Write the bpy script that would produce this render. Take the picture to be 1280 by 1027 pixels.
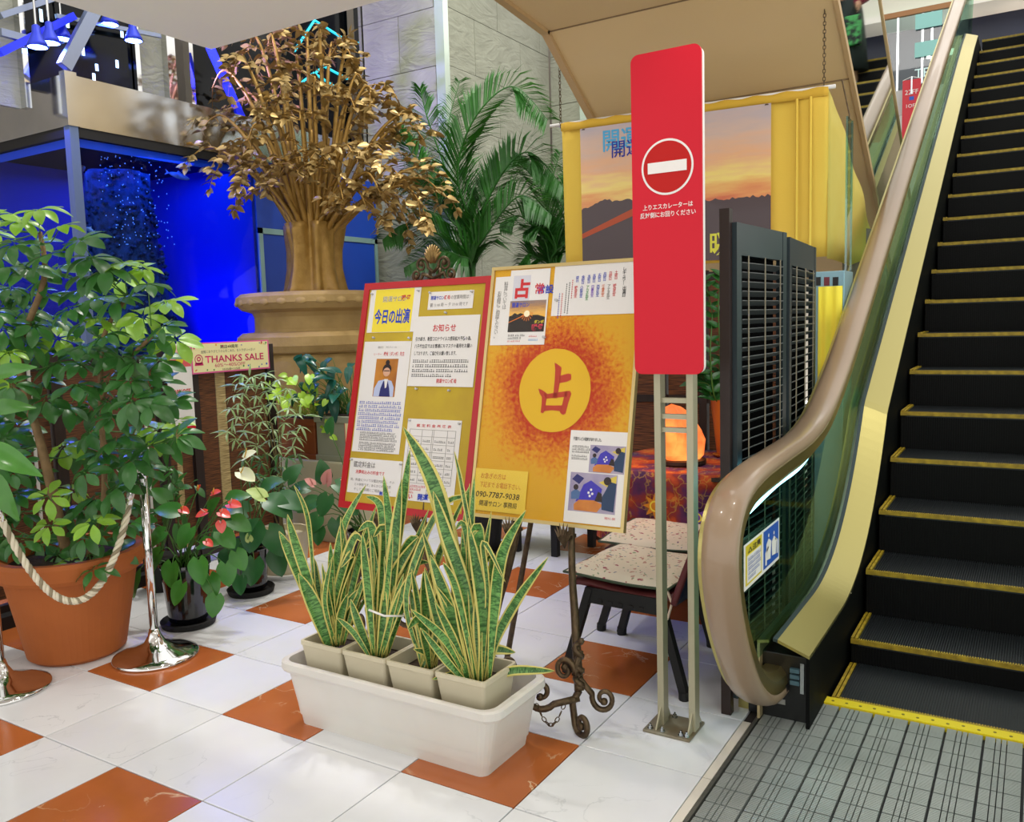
import bpy, bmesh, math, random
from mathutils import Vector, Matrix
random.seed(7)
R = math.radians
V = Vector
SC = bpy.context.scene
for o in list(bpy.data.objects):
    bpy.data.objects.remove(o)
COL = SC.collection

# ------------------------------------------------------------------ camera
FPX = 1068.37
CAM = V((3.29283, -1.74686, 1.57133))
_yaw, _pit, _rol = R(121.7975), R(-5.9899), R(-1.6892)
FW = V((math.cos(_pit)*math.cos(_yaw), math.cos(_pit)*math.sin(_yaw), math.sin(_pit)))
_r = FW.cross(V((0, 0, 1))).normalized()
_u = _r.cross(FW)
RT = math.cos(_rol)*_r + math.sin(_rol)*_u
UP = -math.sin(_rol)*_r + math.cos(_rol)*_u
cd = bpy.data.cameras.new('camera')
cd.sensor_fit = 'HORIZONTAL'; cd.sensor_width = 36.0
cd.lens = FPX/1280.0*36.0
cd.clip_start = 0.05; cd.clip_end = 100
cam = bpy.data.objects.new('camera', cd)
COL.objects.link(cam)
M = Matrix.Identity(4)
for i in range(3):
    M[i][0], M[i][1], M[i][2], M[i][3] = RT[i], UP[i], -FW[i], CAM[i]
cam.matrix_world = M
SC.camera = cam

# ------------------------------------------------------------------ view, world, lamps of the hall
SC.view_settings.view_transform = 'Standard'
SC.view_settings.look = 'None'
SC.view_settings.gamma = 1.0
SC.view_settings.use_curve_mapping = False
SC.view_settings.exposure = 0.28
W = bpy.data.worlds.new('hall'); SC.world = W; W.use_nodes = True
W.node_tree.nodes['Background'].inputs[0].default_value = (1.0, 0.98, 0.95, 1)
W.node_tree.nodes['Background'].inputs[1].default_value = 1.25

def spot(name, loc, to, watts, col=(1, .95, .87), size=60, blend=.6, rad=.06):
    l = bpy.data.lights.new(name, 'SPOT'); l.energy = watts; l.color = col
    l.spot_size = R(size); l.spot_blend = blend; l.shadow_soft_size = rad
    o = bpy.data.objects.new(name, l); COL.objects.link(o); o.location = loc
    o.rotation_euler = (V(to)-V(loc)).to_track_quat('-Z', 'Y').to_euler(); return o
def area(name, loc, to, watts, sx, sy, col=(1, .96, .9)):
    l = bpy.data.lights.new(name, 'AREA'); l.energy = watts; l.color = col
    l.shape = 'RECTANGLE'; l.size = sx; l.size_y = sy
    o = bpy.data.objects.new(name, l); COL.objects.link(o); o.location = loc
    o.rotation_euler = (V(to)-V(loc)).to_track_quat('-Z', 'Y').to_euler(); return o
def point(name, loc, watts, col, rad=.05):
    l = bpy.data.lights.new(name, 'POINT'); l.energy = watts; l.color = col; l.shadow_soft_size = rad
    o = bpy.data.objects.new(name, l); COL.objects.link(o); o.location = loc; return o

# downlights of the low ceiling over the viewer
for i, (x, y) in enumerate([(0.2, 0.9), (1.6, 0.2), (2.9, -0.4), (0.3, -0.9), (2.6, 0.9)]):
    spot('ceiling_downlight', (x, y, 3.06), (x-.15, y+.35, 0), 18, size=120, blend=.8, rad=.05)
# spotlights high in the atrium
spot('atrium_spot', (-1.2, 3.0, 6.6), (-.7, 1.0, .6), 330, (1, .95, .86), 42, .5, .08)
spot('atrium_spot', (0.6, 3.2, 6.8), (-1.6, 4.0, 1.9), 220, (1, .95, .85), 50, .7, .1)
spot('atrium_spot', (-.3, 3.2, 6.8), (-1.2, 6.0, 3.2), 240, (.88, 1, .72), 55, .7, .1)
spot('atrium_spot', (-1.0, 3.2, 7.0), (1.2, 2.2, 0), 200, (1, .96, .9), 60, .7, .1)
area('atrium_fill', (0.2, 3.0, 7.6), (0.6, 2.9, 0), 70, 3.4, 2.2, (1, .97, .93))  # unseen soft area light added as ambient fill
area('upper_floor_lamp', (3.0, 11.5, 7.2), (3.0, 10.5, 4.6), 30, 3, 2, (1, .97, .92))
spot('escalator_lamp', (3.1, 1.2, 4.6), (3.0, 2.6, .2), 90, (1, .96, .9), 80, .8, .1)

# ------------------------------------------------------------------ helpers
def ray(x, y):
    return FW*FPX + RT*(x-640) - UP*(y-513.5)
def PX(x, y, X): d = ray(x, y); return CAM + d*((X-CAM.x)/d.x)
def PY(x, y, Y): d = ray(x, y); return CAM + d*((Y-CAM.y)/d.y)
def PZ(x, y, Z): d = ray(x, y); return CAM + d*((Z-CAM.z)/d.z)

ORG = {}
def tag(o, label=None, cat=None, group=None, kind=None):
    if label: o['label'] = label
    if cat: o['category'] = cat
    if group: o['group'] = group
    if kind: o['kind'] = kind
    return o
def thing(name, label, cat, loc, group=None, kind=None):
    o = bpy.data.objects.new(name, None); COL.objects.link(o)
    o.location = loc; o.empty_display_size = .1
    ORG[o] = V(loc)
    return tag(o, label, cat, group, kind)

class MB:
    def __init__(s): s.v = []; s.f = []; s.uv = {}
    def add(s, vs, fs):
        n = len(s.v); s.v += [V(p) for p in vs]; s.f += [tuple(i+n for i in f) for f in fs]; return s
    def box(s, x0, x1, y0, y1, z0, z1):
        return s.add([(x0, y0, z0), (x1, y0, z0), (x1, y1, z0), (x0, y1, z0), (x0, y0, z1), (x1, y0, z1), (x1, y1, z1), (x0, y1, z1)],
                     [(3, 2, 1, 0), (4, 5, 6, 7), (0, 1, 5, 4), (1, 2, 6, 5), (2, 3, 7, 6), (3, 0, 4, 7)])
    def obox(s, c, ax, ay, az):          # centre and three half axis vectors
        c, ax, ay, az = V(c), V(ax), V(ay), V(az)
        return s.add([c-ax-ay-az, c+ax-ay-az, c+ax+ay-az, c-ax+ay-az, c-ax-ay+az, c+ax-ay+az, c+ax+ay+az, c-ax+ay+az],
                     [(3, 2, 1, 0), (4, 5, 6, 7), (0, 1, 5, 4), (1, 2, 6, 5), (2, 3, 7, 6), (3, 0, 4, 7)])
    def bar(s, a, b, w, h, up=(0, 0, 1)):
        a, b = V(a), V(b); d = (b-a).normalized(); up = V(up)
        if abs(d.dot(up)) > .98: up = V((1, 0, 0))
        x = d.cross(up).normalized(); y = x.cross(d)
        return s.obox((a+b)/2, x*w/2, (b-a)/2, y*h/2)
    def tube(s, pts, r, n=8, caps=True, closed=False, sx=1.0, up=None):
        pts = [V(p) for p in pts]; m = len(pts)
        rs = r if isinstance(r, (list, tuple)) else [r]*m
        base = len(s.v); px = None
        for i, p in enumerate(pts):
            a = pts[(i-1) % m] if (closed or i > 0) else p
            b = pts[(i+1) % m] if (closed or i < m-1) else p
            d = (b-a).normalized() if (b-a).length > 1e-9 else V((0, 0, 1))
            if up is not None:
                x = d.cross(V(up)); x = x.normalized() if x.length > 1e-6 else V((1, 0, 0))
            elif px is None:
                x = d.cross(V((0, 0, 1)))
                if x.length < .05: x = d.cross(V((0, 1, 0)))
                x.normalize()
            else:
                x = px - d*px.dot(d); x = x.normalized() if x.length > 1e-6 else d.orthogonal().normalized()
            px = x; y = d.cross(x)
            for k in range(n):
                t = 2*math.pi*k/n
                s.v.append(p + x*(math.cos(t)*rs[i]*sx) + y*(math.sin(t)*rs[i]))
        for i in range(m if closed else m-1):
            j = (i+1) % m
            for k in range(n):
                l = (k+1) % n
                s.f.append((base+i*n+k, base+i*n+l, base+j*n+l, base+j*n+k))
        if caps and not closed:
            s.f.append(tuple(base+k for k in range(n-1, -1, -1)))
            s.f.append(tuple(base+(m-1)*n+k for k in range(n)))
        return s
    def lathe(s, prof, c=(0, 0, 0), n=32, fn=None):
        c = V(c); base = len(s.v); m = len(prof)
        for (r, z) in prof:
            for k in range(n):
                t = 2*math.pi*k/n; rr = r*(fn(t, z) if fn else 1)
                s.v.append(c+V((math.cos(t)*rr, math.sin(t)*rr, z)))
        for i in range(m-1):
            for k in range(n):
                l = (k+1) % n
                s.f.append((base+i*n+k, base+i*n+l, base+(i+1)*n+l, base+(i+1)*n+k))
        if prof[0][0] > 1e-5: s.f.append(tuple(base+k for k in range(n-1, -1, -1)))
        if prof[-1][0] > 1e-5: s.f.append(tuple(base+(m-1)*n+k for k in range(n)))
        return s
    def prism(s, poly, O, U, Vv, d):      # polygon in (U,V) at O extruded by vector d
        O, U, Vv, d = V(O), V(U), V(Vv), V(d); n = len(poly)
        a = [O+U*p[0]+Vv*p[1] for p in poly]
        return s.add(a+[p+d for p in a], [tuple(range(n-1, -1, -1)), tuple(range(n, 2*n))] +
                     [(i, (i+1) % n, (i+1) % n+n, i+n) for i in range(n)])
    def grid(s, fn, nu, nv, uvs=True):
        base = len(s.v)
        for j in range(nv+1):
            for i in range(nu+1):
                s.v.append(V(fn(i/nu, j/nv)))
                if uvs: s.uv[len(s.v)-1] = (i/nu, j/nv)
        for j in range(nv):
            for i in range(nu):
                a = base+j*(nu+1)+i
                s.f.append((a, a+1, a+nu+2, a+nu+1))
        return s
    def mesh(s, name, m, org=(0, 0, 0), smooth=False):
        org = V(org)
        me = bpy.data.meshes.new(name)
        me.from_pydata([tuple(p-org) for p in s.v], [], s.f)
        if s.uv:
            ul = me.uv_layers.new(name='UVMap')
            for l in me.loops: ul.data[l.index].uv = s.uv.get(l.vertex_index, (0, 0))
        if m: me.materials.append(m)
        if smooth: me.polygons.foreach_set('use_smooth', [True]*len(me.polygons))
        me.update()
        return me
    def build(s, name, m, parent=None, smooth=False, loc=None, bevel=0, solid=0):
        if parent is not None:
            org = ORG[parent]
            o = bpy.data.objects.new(name, s.mesh(name, m, org, smooth)); COL.objects.link(o)
            o.parent = parent; ORG[o] = org
        else:
            if loc is None:
                xs = [p.x for p in s.v]; ys = [p.y for p in s.v]; zs = [p.z for p in s.v]
                loc = V(((min(xs)+max(xs))/2, (min(ys)+max(ys))/2, min(zs)))
            loc = V(loc)
            o = bpy.data.objects.new(name, s.mesh(name, m, loc, smooth)); COL.objects.link(o)
            o.location = loc; ORG[o] = loc
        if solid:
            md = o.modifiers.new('solid', 'SOLIDIFY'); md.thickness = solid; md.offset = 0
        if bevel:
            md = o.modifiers.new('bevel', 'BEVEL'); md.width = bevel; md.segments = 2; md.limit_method = 'ANGLE'
        return o
def inst(me, name, parent, mat):         # a part that shares mesh data; mat = world matrix
    o = bpy.data.objects.new(name, me); COL.objects.link(o)
    o.parent = parent; o.matrix_local = Matrix.Translation(-ORG[parent]) @ mat
    ORG[o] = ORG[parent]
    return o
def spline(pts, k=6, closed=False):
    pts = [V(p) for p in pts]; out = []; n = len(pts)
    for i in range(n if closed else n-1):
        if closed: p0, p1, p2, p3 = pts[(i-1) % n], pts[i], pts[(i+1) % n], pts[(i+2) % n]
        else: p0, p1, p2, p3 = pts[max(i-1, 0)], pts[i], pts[i+1], pts[min(i+2, n-1)]
        for j in range(k):
            t = j/k
            out.append(.5*((2*p1)+(-p0+p2)*t+(2*p0-5*p1+4*p2-p3)*t*t+(-p0+3*p1-3*p2+p3)*t**3))
    if not closed: out.append(pts[-1])
    return out

# ------------------------------------------------------------------ materials
def lin(h):
    if isinstance(h, str):
        h = h.lstrip('#'); c = [int(h[i:i+2], 16)/255 for i in (0, 2, 4)]
        return tuple((x/12.92 if x <= .04045 else ((x+.055)/1.055)**2.4) for x in c)+(1,)
    return tuple(h)+((1,) if len(h) == 3 else ())
MATS = {}
def mat(name, col, rough=.5, metal=0., col2=None, nscale=8., namt=1., ndet=4., bump=0., bscale=40., emit=0., ecol=None,
        alpha=1., trans=0., spec=.5, coat=0., coords='Object', stretch=None, hue=0., sss=0.):
    if name in MATS: return MATS[name]
    m = bpy.data.materials.new(name); m.use_nodes = True; nt = m.node_tree; N = nt.nodes; L = nt.links
    b = N['Principled BSDF']
    c = lin(col)
    b.inputs['Base Color'].default_value = c
    b.inputs['Roughness'].default_value = rough
    b.inputs['Metallic'].default_value = metal
    b.inputs['Specular IOR Level'].default_value = spec
    b.inputs['Coat Weight'].default_value = coat
    b.inputs['Alpha'].default_value = alpha
    b.inputs['Transmission Weight'].default_value = trans
    if sss: b.inputs['Subsurface Weight'].default_value = sss; b.inputs['Subsurface Radius'].default_value = (.02, .01, .005)
    tc = N.new('ShaderNodeTexCoord'); vec = tc.outputs[coords]
    if stretch:
        mp = N.new('ShaderNodeMapping'); mp.inputs['Scale'].default_value = stretch
        L.new(vec, mp.inputs['Vector']); vec = mp.outputs['Vector']
    last = None
    if col2 is not None:
        n = N.new('ShaderNodeTexNoise'); n.inputs['Scale'].default_value = nscale; n.inputs['Detail'].default_value = ndet
        L.new(vec, n.inputs['Vector'])
        rp = N.new('ShaderNodeValToRGB')
        rp.color_ramp.elements[0].position = .5-.22*namt; rp.color_ramp.elements[1].position = .5+.22*namt
        rp.color_ramp.elements[0].color = c; rp.color_ramp.elements[1].color = lin(col2)
        L.new(n.outputs['Fac'], rp.inputs['Fac']); last = rp.outputs['Color']
    if hue:
        oi = N.new('ShaderNodeObjectInfo'); hs = N.new('ShaderNodeHueSaturation')
        mr = N.new('ShaderNodeMapRange'); mr.inputs[3].default_value = 1-hue; mr.inputs[4].default_value = 1+hue
        L.new(oi.outputs['Random'], mr.inputs[0]); L.new(mr.outputs[0], hs.inputs['Value'])
        if last: L.new(last, hs.inputs['Color'])
        else: hs.inputs['Color'].default_value = c
        last = hs.outputs['Color']
    if last: L.new(last, b.inputs['Base Color'])
    if bump:
        n2 = N.new('ShaderNodeTexNoise'); n2.inputs['Scale'].default_value = bscale; n2.inputs['Detail'].default_value = 5
        L.new(vec, n2.inputs['Vector'])
        bp = N.new('ShaderNodeBump'); bp.inputs['Strength'].default_value = bump; bp.inputs['Distance'].default_value = .02
        L.new(n2.outputs['Fac'], bp.inputs['Height']); L.new(bp.outputs['Normal'], b.inputs['Normal'])
    if emit:
        b.inputs['Emission Color'].default_value = lin(ecol or col); b.inputs['Emission Strength'].default_value = emit
    MATS[name] = m
    return m
def glass(name, tint, refl=.12, rough=.02):
    if name in MATS: return MATS[name]
    m = bpy.data.materials.new(name); m.use_nodes = True; nt = m.node_tree; N = nt.nodes; L = nt.links
    for x in list(N):
        if x.type != 'OUTPUT_MATERIAL': N.remove(x)
    out = [x for x in N if x.type == 'OUTPUT_MATERIAL'][0]
    t = N.new('ShaderNodeBsdfTransparent'); t.inputs[0].default_value = lin(tint)
    g = N.new('ShaderNodeBsdfGlossy'); g.inputs['Roughness'].default_value = rough
    fr = N.new('ShaderNodeFresnel'); fr.inputs['IOR'].default_value = 1.45
    ma = N.new('ShaderNodeMath'); ma.operation = 'ADD'; ma.inputs[1].default_value = refl; ma.use_clamp = True
    mx = N.new('ShaderNodeMixShader')
    ge = N.new('ShaderNodeNewGeometry'); iv = N.new('ShaderNodeMath'); iv.operation = 'SUBTRACT'; iv.inputs[0].default_value = 1.0; L.new(ge.outputs['Backfacing'], iv.inputs[1])
    mu = N.new('ShaderNodeMath'); mu.operation = 'MULTIPLY'; L.new(ma.outputs[0], mu.inputs[0]); L.new(iv.outputs[0], mu.inputs[1])
    L.new(fr.outputs[0], ma.inputs[0]); L.new(mu.outputs[0], mx.inputs[0])
    L.new(t.outputs[0], mx.inputs[1]); L.new(g.outputs[0], mx.inputs[2]); L.new(mx.outputs[0], out.inputs[0])
    MATS[name] = m
    return m

# ------------------------------------------------------------------ flat print helpers
class Face:                               # a flat surface: origin, right, up, normal
    def __init__(s, O, U, Vv):
        s.O = V(O); s.U = V(U).normalized(); s.V = V(Vv).normalized(); s.N = s.U.cross(s.V).normalized()
    def p(s, u, v, h=0): return s.O+s.U*u+s.V*v+s.N*h
    def rect(s, name, m, parent, u0, v0, u1, v1, h=.001, t=.001, uv=True):
        mb = MB(); mb.prism([(u0, v0), (u1, v0), (u1, v1), (u0, v1)], s.p(0, 0, h-t), s.U, s.V, s.N*t)
        for i, q in enumerate([(0, 0), (1, 0), (1, 1), (0, 1)]):
            mb.uv[i] = q; mb.uv[i+4] = q
        return mb.build(name, m, parent)
    def poly(s, name, m, parent, pts, h=.0015, t=.0005):
        return MB().prism(pts, s.p(0, 0, h-t), s.U, s.V, s.N*t).build(name, m, parent)
    def ring(s, name, m, parent, cu, cv, r, r2=0, h=.002, n=48):
        mb = MB(); O = s.p(cu, cv, h)
        if r2:
            for k in range(n):
                t = 2*math.pi*k/n; d = s.U*math.cos(t)+s.V*math.sin(t)
                mb.v += [O+d*r2, O+d*r]
            mb.f = [(2*k, 2*k+1, (2*k+3) % (2*n), (2*k+2) % (2*n)) for k in range(n)]
        else:
            mb.v = [O+(s.U*math.cos(2*math.pi*k/n)+s.V*math.sin(2*math.pi*k/n))*r for k in range(n)]
            mb.f = [tuple(range(n))]
        return mb.build(name, m, parent)
    def text(s, body, m, parent, u, v, size, h=.002, align='LEFT', bold=0., sx=1., name='lettering', rot=0., width=None, spacing=1., slant=0.):
        cu = bpy.data.curves.new('t', 'FONT'); cu.body = body; cu.size = size; cu.align_x = align; cu.offset = bold*size
        cu.space_line = spacing; cu.resolution_u = 2; cu.shear = slant
        if len(body) > 14 and '\n' not in body: cu.resolution_u = 1
        ob = bpy.data.objects.new('t', cu); COL.objects.link(ob)
        bpy.context.view_layer.update()
        me = bpy.data.meshes.new_from_object(ob.evaluated_get(bpy.context.evaluated_depsgraph_get()))
        bpy.data.objects.remove(ob); bpy.data.curves.remove(cu)
        if not len(me.vertices): return None
        xs = [p.co.x for p in me.vertices]
        k = sx
        if width: k = width/max(max(xs)-min(xs), 1e-6)
        x0 = {'LEFT': 0, 'CENTER': 0, 'RIGHT': 0}[align]
        cr, sr = math.cos(rot), math.sin(rot)
        org = ORG[parent]
        for p in me.vertices:
            a, b = p.co.x*k, p.co.y
            a, b = a*cr-b*sr, a*sr+b*cr
            p.co = s.p(u+a, v+b, h)-org
        me.materials.clear(); me.materials.append(m); me.name = name
        o = bpy.data.objects.new(name, me); COL.objects.link(o); o.parent = parent; ORG[o] = org
        return o
    def vtext(s, body, m, parent, u, v, size, h=.002, bold=0.):   # a column of characters
        return s.text('\n'.join(body.replace('ー', '｜').replace('～', '｜')), m, parent, u, v, size, h, 'CENTER', bold, spacing=.78 if size < 1 else 1)
    def lines(s, name, m, parent, u0, u1, v, hgt, step, n, rag=.12, h=.0016, seed=1):   # rows of print too small to read
        rr = random.Random(seed); mb = MB(); O = s.p(0, 0, h)
        for i in range(n):
            u = u0; e = u1-(u1-u0)*rr.random()*rag*(1 if i < n-1 else 4)
            vv = v-i*step
            while u < e:
                w = hgt*(rr.choice([.7, .8, .9, .6]))
                kind = rr.randrange(3); b = [vv, vv+hgt]
                mb.add([O+s.U*u+s.V*b[0], O+s.U*(u+w)+s.V*b[0], O+s.U*(u+w)+s.V*(b[0]+hgt*.25), O+s.U*u+s.V*(b[0]+hgt*.25)], [(0, 1, 2, 3)])
                if kind: mb.add([O+s.U*u+s.V*(b[1]-hgt*.2), O+s.U*(u+w)+s.V*(b[1]-hgt*.2), O+s.U*(u+w)+s.V*b[1], O+s.U*u+s.V*b[1]], [(0, 1, 2, 3)])
                c = u+w*.4
                mb.add([O+s.U*c+s.V*b[0], O+s.U*(c+w*.22)+s.V*b[0], O+s.U*(c+w*.22)+s.V*b[1], O+s.U*c+s.V*b[1]], [(0, 1, 2, 3)])
                u += w+hgt*.22
                if rr.random() < .07: u += hgt*.5
        return mb.build(name, m, parent)
# ------------------------------------------------------------------ palette
def marble(name, c0, c1, vein, vscale, rough, vw=.03, bright=.04):
    m = mat(name, c0, rough, col2=c1, nscale=3.0, namt=1.2, hue=bright)
    nt = m.node_tree; N = nt.nodes; L = nt.links; b = N['Principled BSDF']
    oi = N.new('ShaderNodeObjectInfo'); tc = N.new('ShaderNodeTexCoord')
    ad = N.new('ShaderNodeVectorMath'); ad.operation = 'MULTIPLY_ADD'
    ad.inputs[1].default_value = (17, 31, 5)
    cx = N.new('ShaderNodeCombineXYZ')
    for k in range(3): L.new(oi.outputs['Random'], cx.inputs[k])
    L.new(cx.outputs[0], ad.inputs[0]); L.new(tc.outputs['Object'], ad.inputs[2])
    for n in [x for x in N if x.type == 'TEX_NOISE']: L.new(ad.outputs[0], n.inputs['Vector'])
    n = N.new('ShaderNodeTexNoise'); n.inputs['Scale'].default_value = vscale; n.inputs['Detail'].default_value = 6; n.inputs['Distortion'].default_value = .6
    L.new(ad.outputs[0], n.inputs['Vector'])
    s = N.new('ShaderNodeMath'); s.operation = 'SUBTRACT'; s.inputs[1].default_value = .5; L.new(n.outputs['Fac'], s.inputs[0])
    a = N.new('ShaderNodeMath'); a.operation = 'ABSOLUTE'; L.new(s.outputs[0], a.inputs[0])
    n3 = N.new('ShaderNodeTexNoise'); n3.inputs['Scale'].default_value = 2.2; L.new(ad.outputs[0], n3.inputs['Vector'])
    mm = N.new('ShaderNodeMapRange'); mm.inputs[1].default_value = 0; mm.inputs[2].default_value = vw; mm.inputs[3].default_value = 1; mm.inputs[4].default_value = 0
    L.new(a.outputs[0], mm.inputs[0])
    mr2 = N.new('ShaderNodeMapRange'); mr2.inputs[1].default_value = .52; mr2.inputs[2].default_value = .62; L.new(n3.outputs['Fac'], mr2.inputs[0])
    mu = N.new('ShaderNodeMath'); mu.operation = 'MULTIPLY'; L.new(mm.outputs[0], mu.inputs[0]); L.new(mr2.outputs[0], mu.inputs[1])
    mx = N.new('ShaderNodeMix'); mx.data_type = 'RGBA'; mx.inputs['B'].default_value = lin(vein)
    src = b.inputs['Base Color'].links[0].from_socket
    L.new(src, mx.inputs['A']); L.new(mu.outputs[0], mx.inputs['Factor']); L.new(mx.outputs['Result'], b.inputs['Base Color'])
    return m
m_white_tile = marble('white_marble', '#e6e8ea', '#dcdee1', '#cccfd2', 5, .16, .012, .03)
m_brown_tile = marble('rosso_marble', '#c06c38', '#a65a2a', '#dcbf98', 4.5, .16, .012, .08)
m_grout = mat('grout', '#3a3330', .9)
m_base_floor = mat('far_floor', '#c9cac8', .3, col2='#bfc0be', nscale=2)
m_cream = mat('cream_ceiling', '#f1ece4', .7, col2='#eee9e0', nscale=1.5)
m_soffit = mat('tan_soffit', '#d2b888', .55, col2='#cdb282', nscale=1.2)
m_soffit_trim = mat('tan_trim', '#b89a6e', .4)
m_stone = mat('cleft_stone', '#9fa092', .75, col2='#939486', nscale=5, hue=.05)
def cleft(m):
    nt = m.node_tree; N = nt.nodes; L = nt.links; b = N['Principled BSDF']
    tc = N.new('ShaderNodeTexCoord'); oi = N.new('ShaderNodeObjectInfo')
    ad = N.new('ShaderNodeVectorMath'); ad.operation = 'ADD'; L.new(tc.outputs['Object'], ad.inputs[0])
    cx = N.new('ShaderNodeCombineXYZ')
    mlt = N.new('ShaderNodeMath'); mlt.operation = 'MULTIPLY'; mlt.inputs[1].default_value = 40; L.new(oi.outputs['Random'], mlt.inputs[0])
    L.new(mlt.outputs[0], cx.inputs[0]); L.new(cx.outputs[0], ad.inputs[1])
    mp = N.new('ShaderNodeMapping'); mp.inputs['Rotation'].default_value = (.5, .6, .4); mp.inputs['Scale'].default_value = (1.2, 1.2, 3.2)
    L.new(ad.outputs[0], mp.inputs[0])
    n = N.new('ShaderNodeTexNoise'); n.inputs['Scale'].default_value = 1.6; n.inputs['Detail'].default_value = 6; n.inputs['Distortion'].default_value = .5
    L.new(mp.outputs[0], n.inputs['Vector'])
    s1 = N.new('ShaderNodeMath'); s1.operation = 'PINGPONG'; s1.inputs[1].default_value = .09; L.new(n.outputs['Fac'], s1.inputs[0])
    bp = N.new('ShaderNodeBump'); bp.inputs['Strength'].default_value = .5; bp.inputs['Distance'].default_value = .12
    L.new(s1.outputs[0], bp.inputs['Height']); L.new(bp.outputs[0], b.inputs['Normal'])
cleft(m_stone)
m_black = mat('black_enamel', '#0d0e0e', .35)
m_blackm = mat('black_matte', '#101010', .7)
m_tread = mat('step_metal', '#33373a', .5, metal=.6)
m_riser = mat('riser_black', '#050606', .6, spec=.2)
m_yellowline = mat('safety_yellow', '#c9a92a', .5, col2='#8d741b', nscale=30)
m_yellowstrip = mat('comb_yellow', '#f0d81c', .45)
m_brass = mat('brushed_brass', '#aea366', .36, metal=.85, bump=.03, bscale=180, stretch=(1, 1, .05))
m_brassdark = mat('brass_guide', '#a8955a', .3, metal=.9)
m_rail = mat('rubber_rail', '#9a836a', .34, col2='#927b62', nscale=2, coat=.3)
m_glass = glass('escalator_glass', '#dcf2e8', .03)
m_clear = glass('clear_acrylic', '#e6f6f6', .05)
m_steel = mat('stainless', '#ccd0d3', .15, metal=1.0, col2='#b9bdc1', nscale=3)
m_chrome = mat('chrome', '#d8d8d6', .07, metal=1.0)
m_mirror = mat('mirror_cladding', '#d5dcd8', .03, metal=1.0)
m_champagne = mat('champagne_paint', '#a7a288', .4, metal=.35)
m_white = mat('white_paint', '#e6e4df', .5)
m_paper = mat('paper_white', '#e9e6e2', .6)
m_red = mat('sign_red', '#cc1a2e', .5, spec=.25)
m_red2 = mat('sign_disc_red', '#b81410', .5, spec=.25)
m_lightstrip = mat('rail_lamp_tube', '#9df0ff', .5, emit=5.0, ecol='#8fe8ff')
m_plate = mat('floor_plate_metal', '#c9cfcb', .42, metal=.55, col2='#aab2ae', nscale=3)
m_platedark = mat('floor_plate_groove', '#1a1e21', .6)

# ------------------------------------------------------------------ floor and its tiles
S = .47
fl = MB().box(-4.3, 2.385, -3.2, 12.5, -.16, -.012).build('floor', m_grout); tag(fl, 'white and terracotta marble tile floor', 'floor', kind='structure')
tb = MB(); g = .0024; e = .0015; q = S-2*g
tb.add([(g, g, -.02), (g+q, g, -.02), (g+q, g+q, -.02), (g, g+q, -.02), (g, g, -e), (g+q, g, -e), (g+q, g+q, -e), (g, g+q, -e),
        (g+e, g+e, 0), (g+q-e, g+e, 0), (g+q-e, g+q-e, 0), (g+e, g+q-e, 0)],
       [(0, 1, 5, 4), (1, 2, 6, 5), (2, 3, 7, 6), (3, 0, 4, 7), (4, 5, 9, 8), (5, 6, 10, 9), (6, 7, 11, 10), (7, 4, 8, 11), (8, 9, 10, 11)])
me_w = tb.mesh('tile', m_white_tile); me_b = tb.mesh('tile', m_brown_tile)
for i in range(-9, 5):
    for j in range(-5, 15):
        me = me_b if (i % 2 == 1 and j % 2 == 1) else me_w
        inst(me, 'tile', fl, Matrix.Translation((i*S, j*S, 0)))
ms = MB()
for j in range(-5, 3): ms.box(2.3515, 2.383, j*S+.0015, (j+1)*S-.0015, -.02, -.0005)
ms.build('edge_strip', mat('cream_strip', '#d8d2c4', .3), fl)
bf = MB().box(-4.3, 2.36, 15*S, 12.5, -.05, -.004).build('far_floor', m_base_floor, fl)
# floor on the far side of the escalator entry
fr = MB().box(2.385, 5.2, -3.2, 1.716, -.2, -.02).build('floor_plate', m_platedark); tag(fr, 'black and silver ribbed metal floor plate at escalator foot', 'floor plate', kind='structure')
rb = MB(); pitch = .1265; x = 2.40; cols = []
while x < 3.72:
    cols += [(x+.005, x+.036), (x+.0395, x+.054), (x+.0575, x+.072), (x+.0755, x+pitch-.004)]
    x += pitch
y = 1.714
while y > -.15:
    y0 = y-.1005
    yy = y-.003
    while yy > y0+.004:
        for (a, b) in cols: rb.box(a, b, yy-.0062, yy-.0022, -.02, -.001)
        yy -= .0072
    y = y0
tag(rb.build('rib', m_plate, fr), kind='stuff')
MB().box(2.386, 2.398, -.2, 1.5, -.02, .001).build('edge_frame', mat('plate_frame', '#6f6f68', .4, metal=.6), fr)
ys = MB().box(2.57, 3.72, 1.716, 1.775, -.03, .004).build('comb_strip', m_yellowstrip, fr)
sc = MB()
for k in range(22): sc.lathe([(.006, 0), (.006, .001), (0, .001)], (2.62+k*.052, 1.742+.004*math.sin(k*3), .0042), 8)
tag(sc.build('screw', mat('worn_screw', '#7d6f1a', .5), fr), kind='stuff')

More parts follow.
